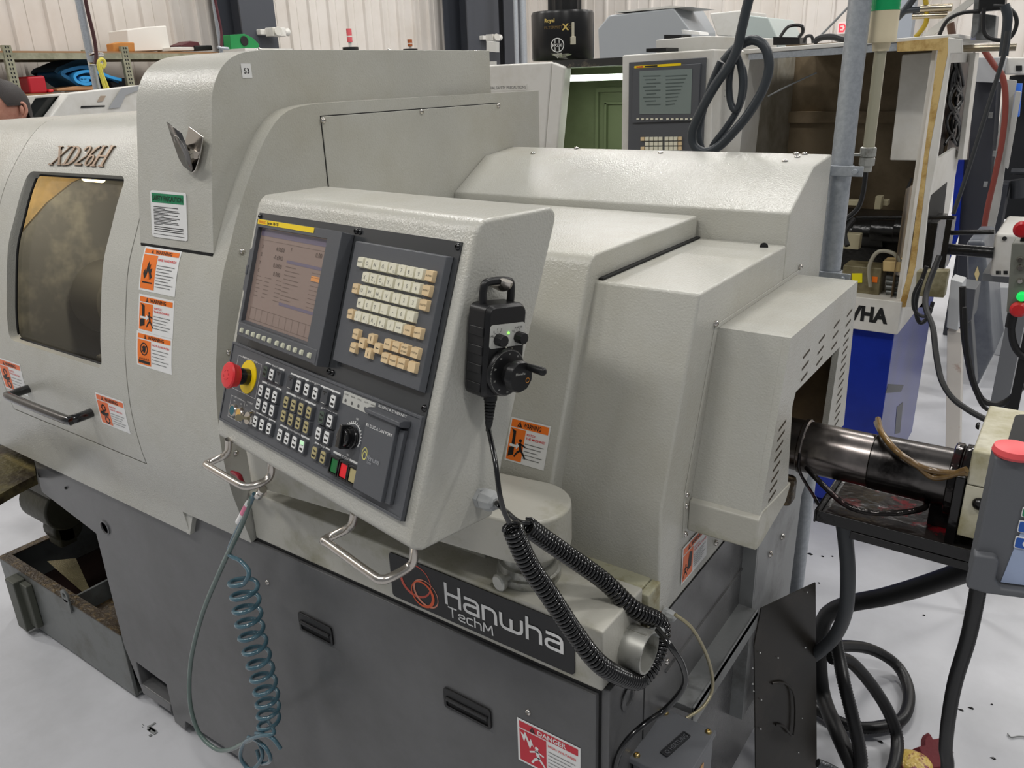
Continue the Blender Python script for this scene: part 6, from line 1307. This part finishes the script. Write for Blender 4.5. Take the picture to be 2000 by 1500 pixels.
b = MB(); F(b, [(1903, -10), (1918, -10), (1910, 60), (1900, 75), (1896, 72)], y=3.1, dep=.03); F(b, [(1908, 25), (1946, 30), (1942, 80), (1905, 78)], y=3.14, dep=.08); obj('junction_bracket', b, [STEELG], PF, bevel=.003)
b = MB(); F(b, [(1912, -10), (1964, -10), (1962, 18), (1910, 22)], y=3.08, dep=.06); obj('black_manifold', b, [BLK], PF, bevel=.004)
pt_('cable_loop', [(1922, 15), (1920, 45), (1925, 68), (1945, 78), (1972, 74), (1985, 50), (1982, 28), (1965, 14), (1940, 12)], .006, BLKM, y=3.05)
pt_('cable_loop', [(1834, 70), (1850, 40), (1880, 25), (1915, 22)], .006, BLKM, y=3.1); pt_('cable', [(1962, 10), (1968, 30), (1966, 60), (1960, 110)], .013, K, y=2.95)
pt_('pipe', [(1906, 78), (1908, 60), (1912, 20)], .016, mat('pipe_lavender', (150, 154, 176), .4), k=1); pt_('hose', [(1860, 70), (1856, 45)], .012, mat('hose_rust', (110, 84, 70), .5), k=1)

# ------------------------------------------------------------------ oil mist filter drum and machines behind the back row
DR = thing('mist_filter_drum', 'black oil mist filter drum with gold lettering and round emblem', 'drum', at(1100, 113, 'y', 3.4))
yd = 3.4; cL, cR = at(1040, 70, 'y', yd), at(1161, 66, 'y', yd); R_ = (cR.x-cL.x)/2*.86; cx_ = (cL.x+cR.x)/2; z0_, z1_ = at(1100, 118, 'y', yd).z, at(1100, 23, 'y', yd).z
b = MB(); b.lathe([(R_*.97, 0), (R_, .01), (R_, z1_-z0_-.012), (R_*.96, z1_-z0_)], (cx_, yd, z0_), (0, 0, 1), 48); obj('drum_body', b, [mat('drum_black', (22, 22, 23), .3)], DR)
b = MB(); b.cyl((cx_-R_*.35, yd, z1_), (cx_-R_*.35, yd, z1_+.08), R_*.17, n=16); b.lathe([(R_*.46, 0), (R_*.46, .5)], (cx_+R_*.15, yd, z1_), (0, 0, 1), 36, lob=(24, .05)); obj('motor', b, [BLKM], DR)
def dmap(p):
    a = p.x/R_-math.radians(36)*0; th = -math.pi/2+a+math.atan2(cx_, yd)*-1*0; rr_ = R_-p.y; return V((cx_+rr_*math.cos(th), yd+rr_*math.sin(th), p.z))
off_ = .055
b = MB(dmap); zz = z1_-z0_; b.text('Royal', -.035+off_, z0_+zz*.80, -.002, .016, 0, bold=.03); b.text('FILTERMIST', -.018+off_, z0_+zz*.66, -.002, .012, 1, w=.085); b.text('X', .036+off_, z0_+zz*.66, -.002, .026, 0, bold=.04); b.text('CEL', .062+off_, z0_+zz*.655, -.002, .012, 1)
n = 30; r1, r2 = .030, .026; cz_ = z0_+zz*.30; b.add([((.0+off_)+r*math.cos(2*math.pi*i/n), -.002, cz_+r*math.sin(2*math.pi*i/n)) for i in range(n) for r in (r1, r2)], [(2*i, 2*i+1, (2*i+3) % (2*n), (2*i+2) % (2*n)) for i in range(n)], 2)
b.text('FX220', off_, cz_, -.0025, .012, 2, bold=.03)
for x in (-.010, .008): b.rect(off_+x-.0015, off_+x+.0015, cz_+.008, cz_+.024, -.002, 2); b.rect(off_+x-.0015, off_+x+.0015, cz_-.024, cz_-.008, -.002, 2)
obj('drum_lettering', b, [mat('gold_print', (216, 190, 110), .4), mat('bronze_print', (122, 100, 58), .45), WHITE], DR)
b = MB(dmap); b.box(.118, .128, -.012, 0, z0_+zz*.36, z0_+zz*.74); b.box(.112, .132, -.018, 0, z0_+zz*.30, z0_+zz*.46); obj('drum_latch', b, [mat('latch_bone', (206, 200, 180), .4)], DR, bevel=.002)
b = MB(); rr = random.Random(6); p = at(1095, 117, 'y', 3.2)
for k in range(7): b.add([p+V((rr.uniform(-.05, .05), rr.uniform(-.02, .02), rr.uniform(0, .03))) for _ in range(4)], [(0, 1, 2), (0, 2, 3)])
obj('plastic_bag', b, [mat('bag_clear', (210, 208, 202), .15, trans=.6)], label='crumpled clear plastic bag in front of the black drum', cat='bag')
GH = thing('grey_hood_machine', 'large faceted grey machine hood rising behind the control cabinet', 'machine hood', at(1280, 115, 'y', 4.6))
GHM = mat('hood_grey', (164, 168, 172), .45)
q = [at(px, py, 'y', 4.6) for px, py in ((1168, 56), (1190, 30), (1316, 15), (1352, 66), (1352, 100), (1350, 130), (1172, 130))]; q2 = [at(px, py, 'y', 5.3) for px, py in ((1182, 56), (1205, 30), (1372, 17), (1398, 62), (1398, 66), (1398, 130), (1182, 130))]
b = MB(); b.add(q+q2, [tuple(range(7)), tuple(range(7, 14))]+[(i, (i+1) % 7, (i+1) % 7+7, i+7) for i in range(7)]); obj('hood_shell', b, [GHM], GH, bevel=.01)
b = MB(); q = [at(px, py, 'y', 4.6) for px, py in ((1200, 22), (1310, 11), (1345, 13), (1310, 16), (1202, 25))]; b.prism([(p.x, p.z) for p in q], 'y', 4.6, 5.0); obj('hood_lid', b, [WHT2], GH)
b = MB(); b.box(at(1180, 100, 'y', 4.7).x, at(1390, 100, 'y', 4.7).x, 4.7, 5.3, 0, 1.8); obj('hood_base', b, [GHM], GH)
TB = thing('cream_top_box', 'flat cream box sitting on top of the control cabinet', 'box', at(1330, 98, 'y', 3.4))
b = MB(); F(b, [(1281, 78), (1372, 70), (1455, 72), (1455, 100), (1281, 104)], y=3.4, dep=.4); obj('box_shell', b, [WHT2], TB, bevel=.004)
b = MB(); F(b, [(1331, 58), (1365, 62), (1367, 68), (1333, 66)], y=3.5, dep=.1); obj('paper_stack', b, [WHITE], label='small stack of white papers on the cream box', cat='papers')
b = MB(); F(b, [(1262, 95), (1301, 93), (1301, 100), (1262, 102)], y=3.25, dep=.12); obj('black_tray', b, [BLK], label='flat black tray beside the cream box', cat='tray')
b = MB(); F(b, [(1297, 68), (1331, 68), (1331, 74), (1297, 76)], y=3.45, dep=.1); obj('black_tray', b, [BLK], label='flat black tray on top of the cream box', cat='tray')
b = MB(); F(b, [(1385, 26), (1448, 20), (1452, 74), (1400, 70)], y=5.6, dep=.5); b.box(at(1400, 60, 'y', 5.6).x, at(1450, 60, 'y', 5.6).x, 5.65, 6.0, 0, 1.9); obj('white_machine', b, [WHT2], label='white machine top half hidden behind the grey hood', cat='machine', bevel=.01)
b = MB(); F(b, [(1464, 30), (1500, 34), (1516, 68), (1520, 82), (1452, 84), (1452, 32)], y=5.2, dep=.5); b.box(at(1465, 80, 'y', 5.2).x, at(1515, 80, 'y', 5.2).x, 5.25, 5.6, 0, 1.85); obj('frosted_guard', b, [mat('guard_frost', (186, 196, 192), .4)], label='pale green frosted guard to the right of the hanging cable', cat='guard', bevel=.008)
b = MB(); F(b, [(1510, 72), (1562, 73), (1562, 86), (1510, 88)], y=3.6, dep=.1); b.tube([at(px, py, 'y', 3.6) for px, py in ((1524, 72), (1540, 52), (1564, 50), (1568, 62), (1560, 73))], .007, 6); obj('black_crate', b, [BLK], label='small black box with bent wire handle on the roof edge', cat='box')
b = MB(); b.tube([at(px, py, 'y', 3.5) for px, py in ((1590, 84), (1600, 75), (1625, 72), (1660, 80), (1700, 72))], .012, 8); b.tube([at(px, py, 'y', 3.5) for px, py in ((1570, 84), (1574, 72), (1585, 71), (1588, 84))], .006, 8); obj('roof_cable', b, [BLKM], label='black cable lying along the roof edge behind the pole', cat='cable')
b = MB(); F(b, [(950, 80), (968, 82), (968, 102), (950, 100)], y=4.4, dep=.04); b.box(at(940, 100, 'y', 4.4).x, at(962, 100, 'y', 4.4).x, 4.42, 4.44, 0, 1.8); obj('small_white_unit', b, [WHT2], label='small white unit peeking out right of the lathe housing', cat='unit')
cable('thin grey rod slanting across the back wall toward the exit sign', [(1595, 78), (1680, -10)], .012, 9.0, mt=STEELG)
cable('thin pale wire sticking up inside the brown compartment', [(1500, 188), (1545, 165), (1595, 142)], .003, 3.15, mt=STEELG)
b = MB(); p = at(1700, 40, 'y', 12.9); 
for px in (1772, 1500, 1620): pass
b = MB(); x_ = at(1770, 40, 'y', 13.3).x; b.box(x_-.10, x_+.10, 13.2, 13.4, 0, 7); obj('trim_4', b, [mat('column_galv', (150, 156, 164), .5)], kind='structure')
# vertical services by the dark columns
for i, (px0, px1, X, lb) in enumerate(((1008, 1014, -7.4, 'slim grey pipe just left of the black drum'), (1022, 1030, -7.6, 'thicker grey pipe behind the black drum'))):
    c = at(px0, 60, 'x', X); b = MB(); b.cyl((X, c.y, 0), (X, c.y, 6.5), .035+.02*i, n=16); obj('wall_pipe', b, [GALV], label=lb, cat='pipe')
# exit sign
EX = thing('exit_sign', 'lit red exit sign on the back wall', 'exit sign', at(1650, 62, 'y', 13.45))
ye = 13.45; a_, c_ = at(1637, 44, 'y', ye), at(1668, 63, 'y', ye); b = MB(); b.box(a_.x, c_.x+.04, ye, ye+.16, c_.z-.01, a_.z+.01); obj('sign_body', b, [mat('sign_white', (240, 226, 222), .5)], EX)
b = MB(front((a_.x, ye-.004, c_.z))); w_, h_ = c_.x+.04-a_.x, a_.z-c_.z; b.text('EXIT', w_/2, h_/2, 0, h_*.78, 0, w=w_*.86, bold=.03); obj('sign_letters', b, [mat('exit_red', (250, 60, 70), .5, emit=((255, 50, 62), 1.2))], EX)
# emergency lights on the columns
for px, py, X, lb in ((551, 62, -7.9, 'white twin-head emergency light on the left dark column'), (972, 73, -7.9, 'white twin-head emergency light between the two dark columns')):
    c = at(px, py, 'x', X); EL = thing('emergency_light', lb, 'emergency light', c, 'emergency lights on the columns'); b = MB(); b.box(c.x-.14, c.x, c.y-.13, c.y+.06, c.z-.05, c.z+.045); b.box(c.x-.23, c.x-.13, c.y-.20, c.y+.0, c.z-.03, c.z+.03); obj('lamp_body', b, [WHT2], EL, bevel=.01)
    b = MB(); b.lathe([(.03, 0), (.05, .05), (.045, .06), (.0001, .06)], (c.x, c.y-.08, c.z), (1, -.3, 0), 20); obj('lamp_head', b, [WHT2], EL); b = MB(); b.lathe([(.03, 0), (.045, .05), (.0001, .10)], (c.x-.03, c.y+.06, c.z), (0, 1, 0), 20); obj('lamp_head', b, [WHT2], EL)

# ------------------------------------------------------------------ shelving and people on the left
RK = thing('storage_rack', 'olive grey slotted steel storage rack along the left wall', 'rack', (-8.2, 4.5, 0))
RKM = mat('rack_olive', (150, 148, 126), .5, var=((128, 126, 104), 9, .4, .6)); XR = -7.9
ya, yb_ = at(-60, 105, 'x', XR).y, at(434, 100, 'x', XR).y; zb1, zb2 = 1.985, 2.04
b = MB(); b.box(XR-.04, XR, ya, yb_, zb1, zb2); b.box(XR-.74, XR-.7, ya, yb_, zb1, zb2); BE = obj('beam', b, [RKM], RK)
zl = at(100, 184, 'x', XR).z
b = MB(); b.box(XR-.04, XR, ya, yb_, zl-.06, zl-.005); b.box(XR-.74, XR-.7, ya, yb_, zl-.06, zl-.005); obj('beam', b, [RKM], RK)
b = MB(); b.box(XR-.74, XR+.0, ya, yb_, zb2, zb2+.015); obj('shelf_board', b, [mat('board_brown', (150, 112, 76), .6)], RK)
b = MB(); b.box(XR-.74, XR+.0, ya, yb_, zl-.005, zl+.01); obj('shelf_board', b, [mat('board_brown', (150, 112, 76), .6)], RK)
for i, (px, ex) in enumerate(((17, .12), (246, .12), (430, .0))):
    c = at(px, 110, 'x', XR)
    for x in (XR, XR-.70):
        b = MB(); b.box(x-.035, x+.005, c.y-.037, c.y+.037, 0, zb2+ex*.5)
        if x == XR:
            for k in range(26): b.box(x+.005, x+.0056, c.y-.018, c.y-.006, 1.2+k*.035, 1.2+k*.035+.018, 1); b.box(x+.005, x+.0056, c.y+.006, c.y+.018, 1.2+k*.035, 1.2+k*.035+.018, 1)
        obj('upright', b, [RKM, GASK], RK)
def gbox(nm, pts, X, dep, mt, lb, cat, bev=.01):
    b = MB(); G(b, pts, X, dep); return obj(nm, b, [mt], label=lb, cat=cat, bevel=bev)
gbox('tool_case', [(52, 150), (88, 147), (95, 182), (60, 184)], -7.95, .35, mat('case_red', (178, 28, 42), .4), 'large red plastic case on the middle shelf', 'case', .02)
gbox('parts_box', [(95, 175), (105, 174), (106, 180), (96, 181)], -7.93, .12, mat('box_scarlet', (206, 36, 44), .4), 'small scarlet box beside the large red case', 'box')
FM = mat('foam_blue', (52, 152, 214), .7); FMD = mat('foam_deep', (26, 96, 140), .7)
FO = thing('foam_roll', 'bright blue rolled foam sheet on the middle shelf', 'foam', at(175, 170, 'x', -7.95))
def foam(pts, th, mt, nm, X=-7.95, dep=.45):
    C = cat_rom([at(px, py, 'x', X) for px, py in pts], 6); b = MB(); P = []
    for i, p in enumerate(C):
        d = (C[min(i+1, len(C)-1)]-C[max(i-1, 0)]).normalized(); o = V((0, -d.z, d.y))*th/2; P.append((p+o, p-o))
    vs = [x for a, c in P for x in (a, c, a+V((-dep, 0, 0)), c+V((-dep, 0, 0)))]
    b.add(vs, [f for i in range(len(P)-1) for f in ((4*i, 4*i+1, 4*i+5, 4*i+4), (4*i+2, 4*i+3, 4*i+7, 4*i+6), (4*i, 4*i+2, 4*i+6, 4*i+4), (4*i+1, 4*i+3, 4*i+7, 4*i+5))]+[(0, 1, 3, 2)]); return obj(nm, b, [mt], FO)
foam([(238, 156), (215, 150), (195, 142), (170, 139), (148, 146), (150, 158), (168, 164), (184, 160), (182, 153), (165, 151), (158, 155), (166, 158), (174, 156)], .026, FM, 'foam_layer')
foam([(232, 160), (205, 146), (190, 135), (165, 131), (138, 136), (122, 144), (140, 156), (155, 166), (175, 168)], .03, FMD, 'foam_layer', X=-7.99)
foam([(200, 125), (175, 120), (150, 124), (130, 132), (116, 138), (112, 144)], .06, mat('foam_navy', (20, 56, 76), .8), 'foam_layer', X=-8.05)
b = MB(); F2 = lambda pts, X, dep: G(b, pts, X, dep)
G(b, [(215, 160), (246, 152), (248, 170), (222, 172)], -8.0, .3); obj('foam_tray', b, [mat('tray_black', (26, 28, 32), .8)], label='black egg-crate foam under the end of the blue roll', cat='foam', bevel=.01)
gbox('cardboard_piece', [(110, 174), (150, 168), (190, 168), (190, 176), (112, 178)], -7.96, .3, mat('card_tan', (176, 132, 92), .7), 'flat tan cardboard pieces under the blue roll', 'cardboard')
gbox('cardboard_box', [(220, 85), (236, 82), (263, 83), (264, 101), (222, 102)], -7.95, .12, mat('card_orange', (188, 126, 62), .7), 'small brown cardboard box on the top shelf', 'box')
b = MB(); G(b, [(248, 58), (290, 52), (325, 50), (334, 98), (298, 99), (252, 101)], -8.15, .35); obj('plastic_bin', b, [mat('bin_frosted', (226, 222, 214), .4)], label='large translucent white plastic bin on the top shelf', cat='bin', bevel=.01)
gbox('clamp_set', [(352, 88), (372, 80), (388, 82), (392, 91), (380, 93), (354, 91)], -8.0, .2, mat('clamp_maroon', (84, 34, 40), .5), 'dark maroon tool lying at the end of the top shelf', 'tool')
gbox('white_carton', [(334, 92), (380, 91), (380, 99), (334, 100)], -8.0, .25, WHT2, 'flat white carton under the maroon tool', 'carton')
gbox('black_tool_case', [(380, 89), (414, 88), (416, 98), (382, 99)], -7.98, .2, BLK, 'flat black case next to the white carton', 'case')
b = MB(); G(b, [(449, 68), (478, 66), (494, 74), (506, 86), (506, 97), (452, 97)], -7.7, .12); yy_ = [at(px, 80, 'x', -7.69) for px in (478, 492)]
b.cyl((-7.69, yy_[0].y, at(484, 80, 'x', -7.69).z), (-7.699, yy_[0].y, at(484, 80, 'x', -7.69).z), .05, n=18, m=1); obj('strapping_dispenser', b, [mat('dispenser_green', (24, 128, 66), .4), GASK], label='green plastic dispenser standing beside the left dark column', cat='dispenser', bevel=.015)
b = MB(); c = at(480, 97, 'x', -7.8); b.box(-7.84, -7.45, at(449, 97, 'x', -7.7).y, c.y+.35, 0, c.z-.002); obj('tall_cabinet', b, [WHT2], label='tall pale cabinet carrying the green dispenser', cat='cabinet')
# hanging pipe and yellow cord in front of the rack
AP_ = thing('air_drop_pipe', 'grey air drop pipe with dark red hose in front of the rack', 'pipe', at(180, 170, 'x', -6.4))
c = at(158, 20, 'x', -6.4); b = MB(); b.cyl((-6.4, c.y, 1.0), (-6.4, c.y, 6.5), .028, n=16); obj('pipe', b, [GALV], AP_)
b = MB(); b.tube([at(px, py, 'x', -6.35) for px, py in ((163, -20), (172, 25), (183, 70), (188, 105), (186, 125))], .014, 8); obj('hose', b, [mat('hose_dark_red', (66, 34, 34), .5)], AP_)
b = MB()
for py in (106, 124): c2 = at(186, py, 'x', -6.38); b.cyl(c2+V((0, -.05, 0)), c2+V((0, .06, 0)), .014, n=10)
obj('valve_fittings', b, [CHROME], AP_)
b = MB(); b.tube([at(px, py, 'x', -6.3) for px, py in ((206, 176), (198, 150), (192, 128), (194, 118), (201, 116), (205, 124), (201, 132), (196, 126), (198, 140), (210, 170), (216, 185))], .012, 8); obj('coiled_air_hose', b, [mat('cord_yellow', (212, 200, 84), .5)], label='yellow coiled air cord hanging beside the grey drop pipe', cat='cord')
b = MB(); c = at(420, 20, 'x', -7.0); b.cyl((-7.0, c.y, 1.0), (-7.0, c.y, 6.5), .02, n=14, m=1); b.tube([at(px, py, 'x', -6.95) for px, py in ((416, -20), (425, 25), (432, 62), (432, 92))], .012, 8); b.tube([at(px, py, 'x', -6.95) for px, py in ((425, 92), (436, 94), (446, 95))], .014, 8, m=1)
obj('air_drop_pipe', b, [mat('hose_maroon', (84, 36, 44), .5), GALV], label='second drop pipe with maroon hose left of the green dispenser', cat='pipe')
# white machine behind the hood
LM = thing('white_machine', 'white machining centre with slanted front behind the curved hood', 'machine', (-5.5, 2.9, 0))
b = MB(); G(b, [(134, 182), (275, 166), (275, 240), (90, 240)], -5.2, .10); obj('slanted_cover', b, [WHT2], LM, bevel=.01)
b = MB(); G(b, [(48, 188), (134, 181), (134, 187), (118, 188), (70, 192), (56, 214), (50, 240), (44, 240)], -5.29, .02); obj('door_frame', b, [WHT2], LM, bevel=.006)
b = MB(); G(b, [(44, 190), (134, 183), (120, 240), (44, 240)], -5.31, .3); b.box(-6.2, -5.3, 2.2, 3.1, 0, 1.45); obj('dark_window', b, [mat('window_black', (30, 33, 32), .12)], LM)
b = MB(); G(b, [(197, 187), (207, 187), (201, 198), (190, 199)], -5.195, .004); obj('beige_patch', b, [mat('patch_beige', (170, 152, 134), .5)], LM)
b = MB(); G(b, [(159, 207), (205, 206), (205, 208.5), (158, 211)], -5.195, .004); obj('dark_slot', b, [GASK], LM)
b = MB(); G(b, [(238, 172), (275, 167), (275, 174), (246, 186), (234, 210), (212, 212)], -5.19, .004); obj('grey_frame', b, [mat('frame_mid_grey', (160, 162, 164), .5)], LM)
# red and amber beacons seen over the housing
for px, y0_, y1_, y2_, mt, lb in ((684, 56, 88, 97, mat('beacon_pink_red', (206, 90, 96), .4), 'red and white signal light on a far machine over the housing'), (801, 77, 90, 98, mat('beacon_amber', (150, 80, 40), .4), 'small amber signal light to the right of the red one')):
    c = at(px, y1_, 'x', -7.2); b = MB(); zt_, zb_ = at(px, y0_, 'x', -7.2).z, at(px, y2_, 'x', -7.2).z; h_ = zt_-zb_
    b.cyl((-7.2, c.y, zb_+h_*.35), (-7.2, c.y, zt_), .03, n=14, m=0); b.cyl((-7.2, c.y, zb_-.1), (-7.2, c.y, zb_+h_*.35), .018, n=12, m=1); b.cyl((-7.2, c.y, zb_+h_*.6), (-7.2, c.y, zb_+h_*.66), .031, n=14, m=1); b.cyl((-7.2, c.y, zb_-.06), (-7.2, c.y, zb_+h_*.12), .09, n=16, m=2)
    b.cyl((-7.2, c.y, 0), (-7.2, c.y, zb_-.05), .03, n=10, m=1); obj('signal_light', b, [mt, WHT2, BLK], label=lb, cat='signal light')

# ------------------------------------------------------------------ the man at the left edge
HC = at(8, 198, 'x', -3.9); PMX, PMY = HC.x, HC.y; HT = 1.755
MAN = thing('person', 'dark-haired man in a dark shirt standing at the far left behind the lathe', 'person', (PMX, PMY, 0))
def skin(nm, verts, edges, radii, mt, par, sub=2):
    me = bpy.data.meshes.new(nm); me.from_pydata([V(v)-V((PMX, PMY, 0)) for v in verts], edges, []); me.materials.append(mt)
    o = bpy.data.objects.new(nm, me); COL.objects.link(o); o.parent = par; WL[o] = V((PMX, PMY, 0))
    o.modifiers.new('skin', 'SKIN'); 
    for sv, r in zip(me.skin_vertices[0].data, radii): sv.radius = (r, r) if not isinstance(r, tuple) else r
    me.skin_vertices[0].data[0].use_root = True
    s = o.modifiers.new('sub', 'SUBSURF'); s.levels = s.render_levels = sub; me.polygons.foreach_set('use_smooth', [True]*len(me.polygons)); 
    o.modifiers['skin'].use_smooth_shade = True
    return o
fd = V((.55, -.835, 0)).normalized()            # facing the camera side, turned to his right
fd = V((.30, -.95, 0)).normalized()
sd = V((0, 0, 1)).cross(fd)                      # his left
def W(a, s_, z): p = V((PMX, PMY, 0))+fd*a+sd*s_; return (p.x, p.y, z)
vs = [W(0, 0, .95), W(0, 0, 1.15), W(-.01, 0, 1.35), W(-.01, 0, 1.46), W(.0, 0, 1.54)]
ed = [(0, 1), (1, 2), (2, 3), (3, 4)]; rd = [(.17, .12), (.16, .12), (.19, .13), (.09, .08), (.058, .058)]
for s_ in (1, -1):
    n0 = len(vs); vs += [W(-.01, .19*s_, 1.40), W(-.03, .23*s_, 1.12), W(.10, .22*s_, .93), W(.17, .20*s_, .88)]; ed += [(2, n0), (n0, n0+1), (n0+1, n0+2), (n0+2, n0+3)]; rd += [.065, .046, .036, .028]
    n0 = len(vs); vs += [W(0, .10*s_, .86), W(.0, .11*s_, .48), W(-.02, .12*s_, .09), W(.12, .13*s_, .05)]; ed += [(0, n0), (n0, n0+1), (n0+1, n0+2), (n0+2, n0+3)]; rd += [.095, .065, .045, .04]
skin('body', vs, ed, rd, mat('shirt_dark', (48, 52, 60), .8), MAN)
SK = mat('skin', (196, 142, 122), .5, var=((176, 116, 98), 20, .45, .65)); HR_ = mat('hair_dark', (46, 40, 38), .6, bump=(300, .8, .002))
SKN = W(0, 0, 0)
def Hd(a, s_, z): return V(W(a, s_, z))
b = MB(); prof_ = []
n = 20; rows_ = 16; vs = []
for i in range(rows_+1):
    t = i/rows_; z = 1.53+.225*t
    wd = .074*math.sin(math.pi*min(1, .16+.84*t*.98))**.45*(.72+.36*min(t*1.6, 1)) if t < .999 else .002
    dp = .095*math.sin(math.pi*min(1, .20+.80*t*.985))**.42*(.80+.28*min(t*1.5, 1)) if t < .999 else .002
    for j in range(n):
        a = 2*math.pi*j/n; fx = math.cos(a)*dp; sx = math.sin(a)*wd
        if math.cos(a) > .93: fx += .020*math.exp(-((t-.40)/.09)**2)      # nose
        if math.cos(a) > .75: fx += .006*math.exp(-((t-.24)/.04)**2)+.008*math.exp(-((t-.60)/.05)**2)-.010*math.exp(-((t-.50)/.035)**2)*(1 if math.cos(a) < .97 else 0)
        vs.append(Hd(fx+.010, sx, z))
fs = [(i*n+j, i*n+(j+1) % n, (i+1)*n+(j+1) % n, (i+1)*n+j) for i in range(rows_) for j in range(n)]+[tuple(range(n)), tuple(range(rows_*n, rows_*n+n))]
b.add(vs, fs)
for s_ in (1, -1):
    c = Hd(-.005, .078*s_, 1.635)
    b.tube([c+V((0, 0, .028)), c+sd*.012*s_-fd*.010+V((0, 0, .026)), c+sd*.016*s_-fd*.012, c+sd*.010*s_-fd*.004+V((0, 0, -.022)), c+V((0, 0, -.030))], .0065, 8)
    b.sphere(c+sd*.004*s_, .016, 10, sc=(.6, .6, 1.4))
b.cyl(Hd(-.01, 0, 1.44), Hd(0, 0, 1.57), .056, .052, 18)
HEAD = obj('head', b, [SK], MAN, sm=80)
b = MB()
for s_ in (1, -1):
    b.sphere(Hd(.091, .031*s_, 1.645), .0085, 10, 0, (1, 1, .5)); b.sphere(Hd(.098, .031*s_, 1.645), .004, 8, 1, (1, 1, 1)); b.tube([Hd(.094, .015*s_, 1.660), Hd(.100, .032*s_, 1.665), Hd(.088, .050*s_, 1.660)], .0042, 6, 1)
obj('eyes_and_brows', b, [mat('eye_white', (220, 214, 208), .3), HR_], HEAD)
b = MB(); b.tube([Hd(.100, -.022, 1.578), Hd(.112, 0, 1.577), Hd(.100, .022, 1.578)], .005, 6, flat=.6); obj('mouth', b, [mat('lips', (168, 100, 92), .5)], HEAD)
b = MB(); vs = []; rows_ = 12
for i in range(rows_+1):
    t = i/rows_; 
    for j in range(24):
        a = 2*math.pi*j/24; ca = math.cos(a); zlow = 1.60+.112*max(0, ca)**.35 if ca > 0 else 1.585
        if abs(math.sin(a)) > .86 and ca > -.35: zlow = 1.655
        z = zlow+(1.768-zlow)*t; u = (z-1.53)/.232; k = math.sqrt(max(0, 1-max(0, (u-.52)/.485)**2)) if u > .52 else 1
        vs.append(Hd(ca*.108*k+.002, math.sin(a)*.086*k, z))
b.add(vs, [(i*24+j, i*24+(j+1) % 24, (i+1)*24+(j+1) % 24, (i+1)*24+j) for i in range(rows_) for j in range(24)]+[tuple(range(rows_*24, rows_*24+24))])
obj('hair', b, [HR_], HEAD, sm=80)
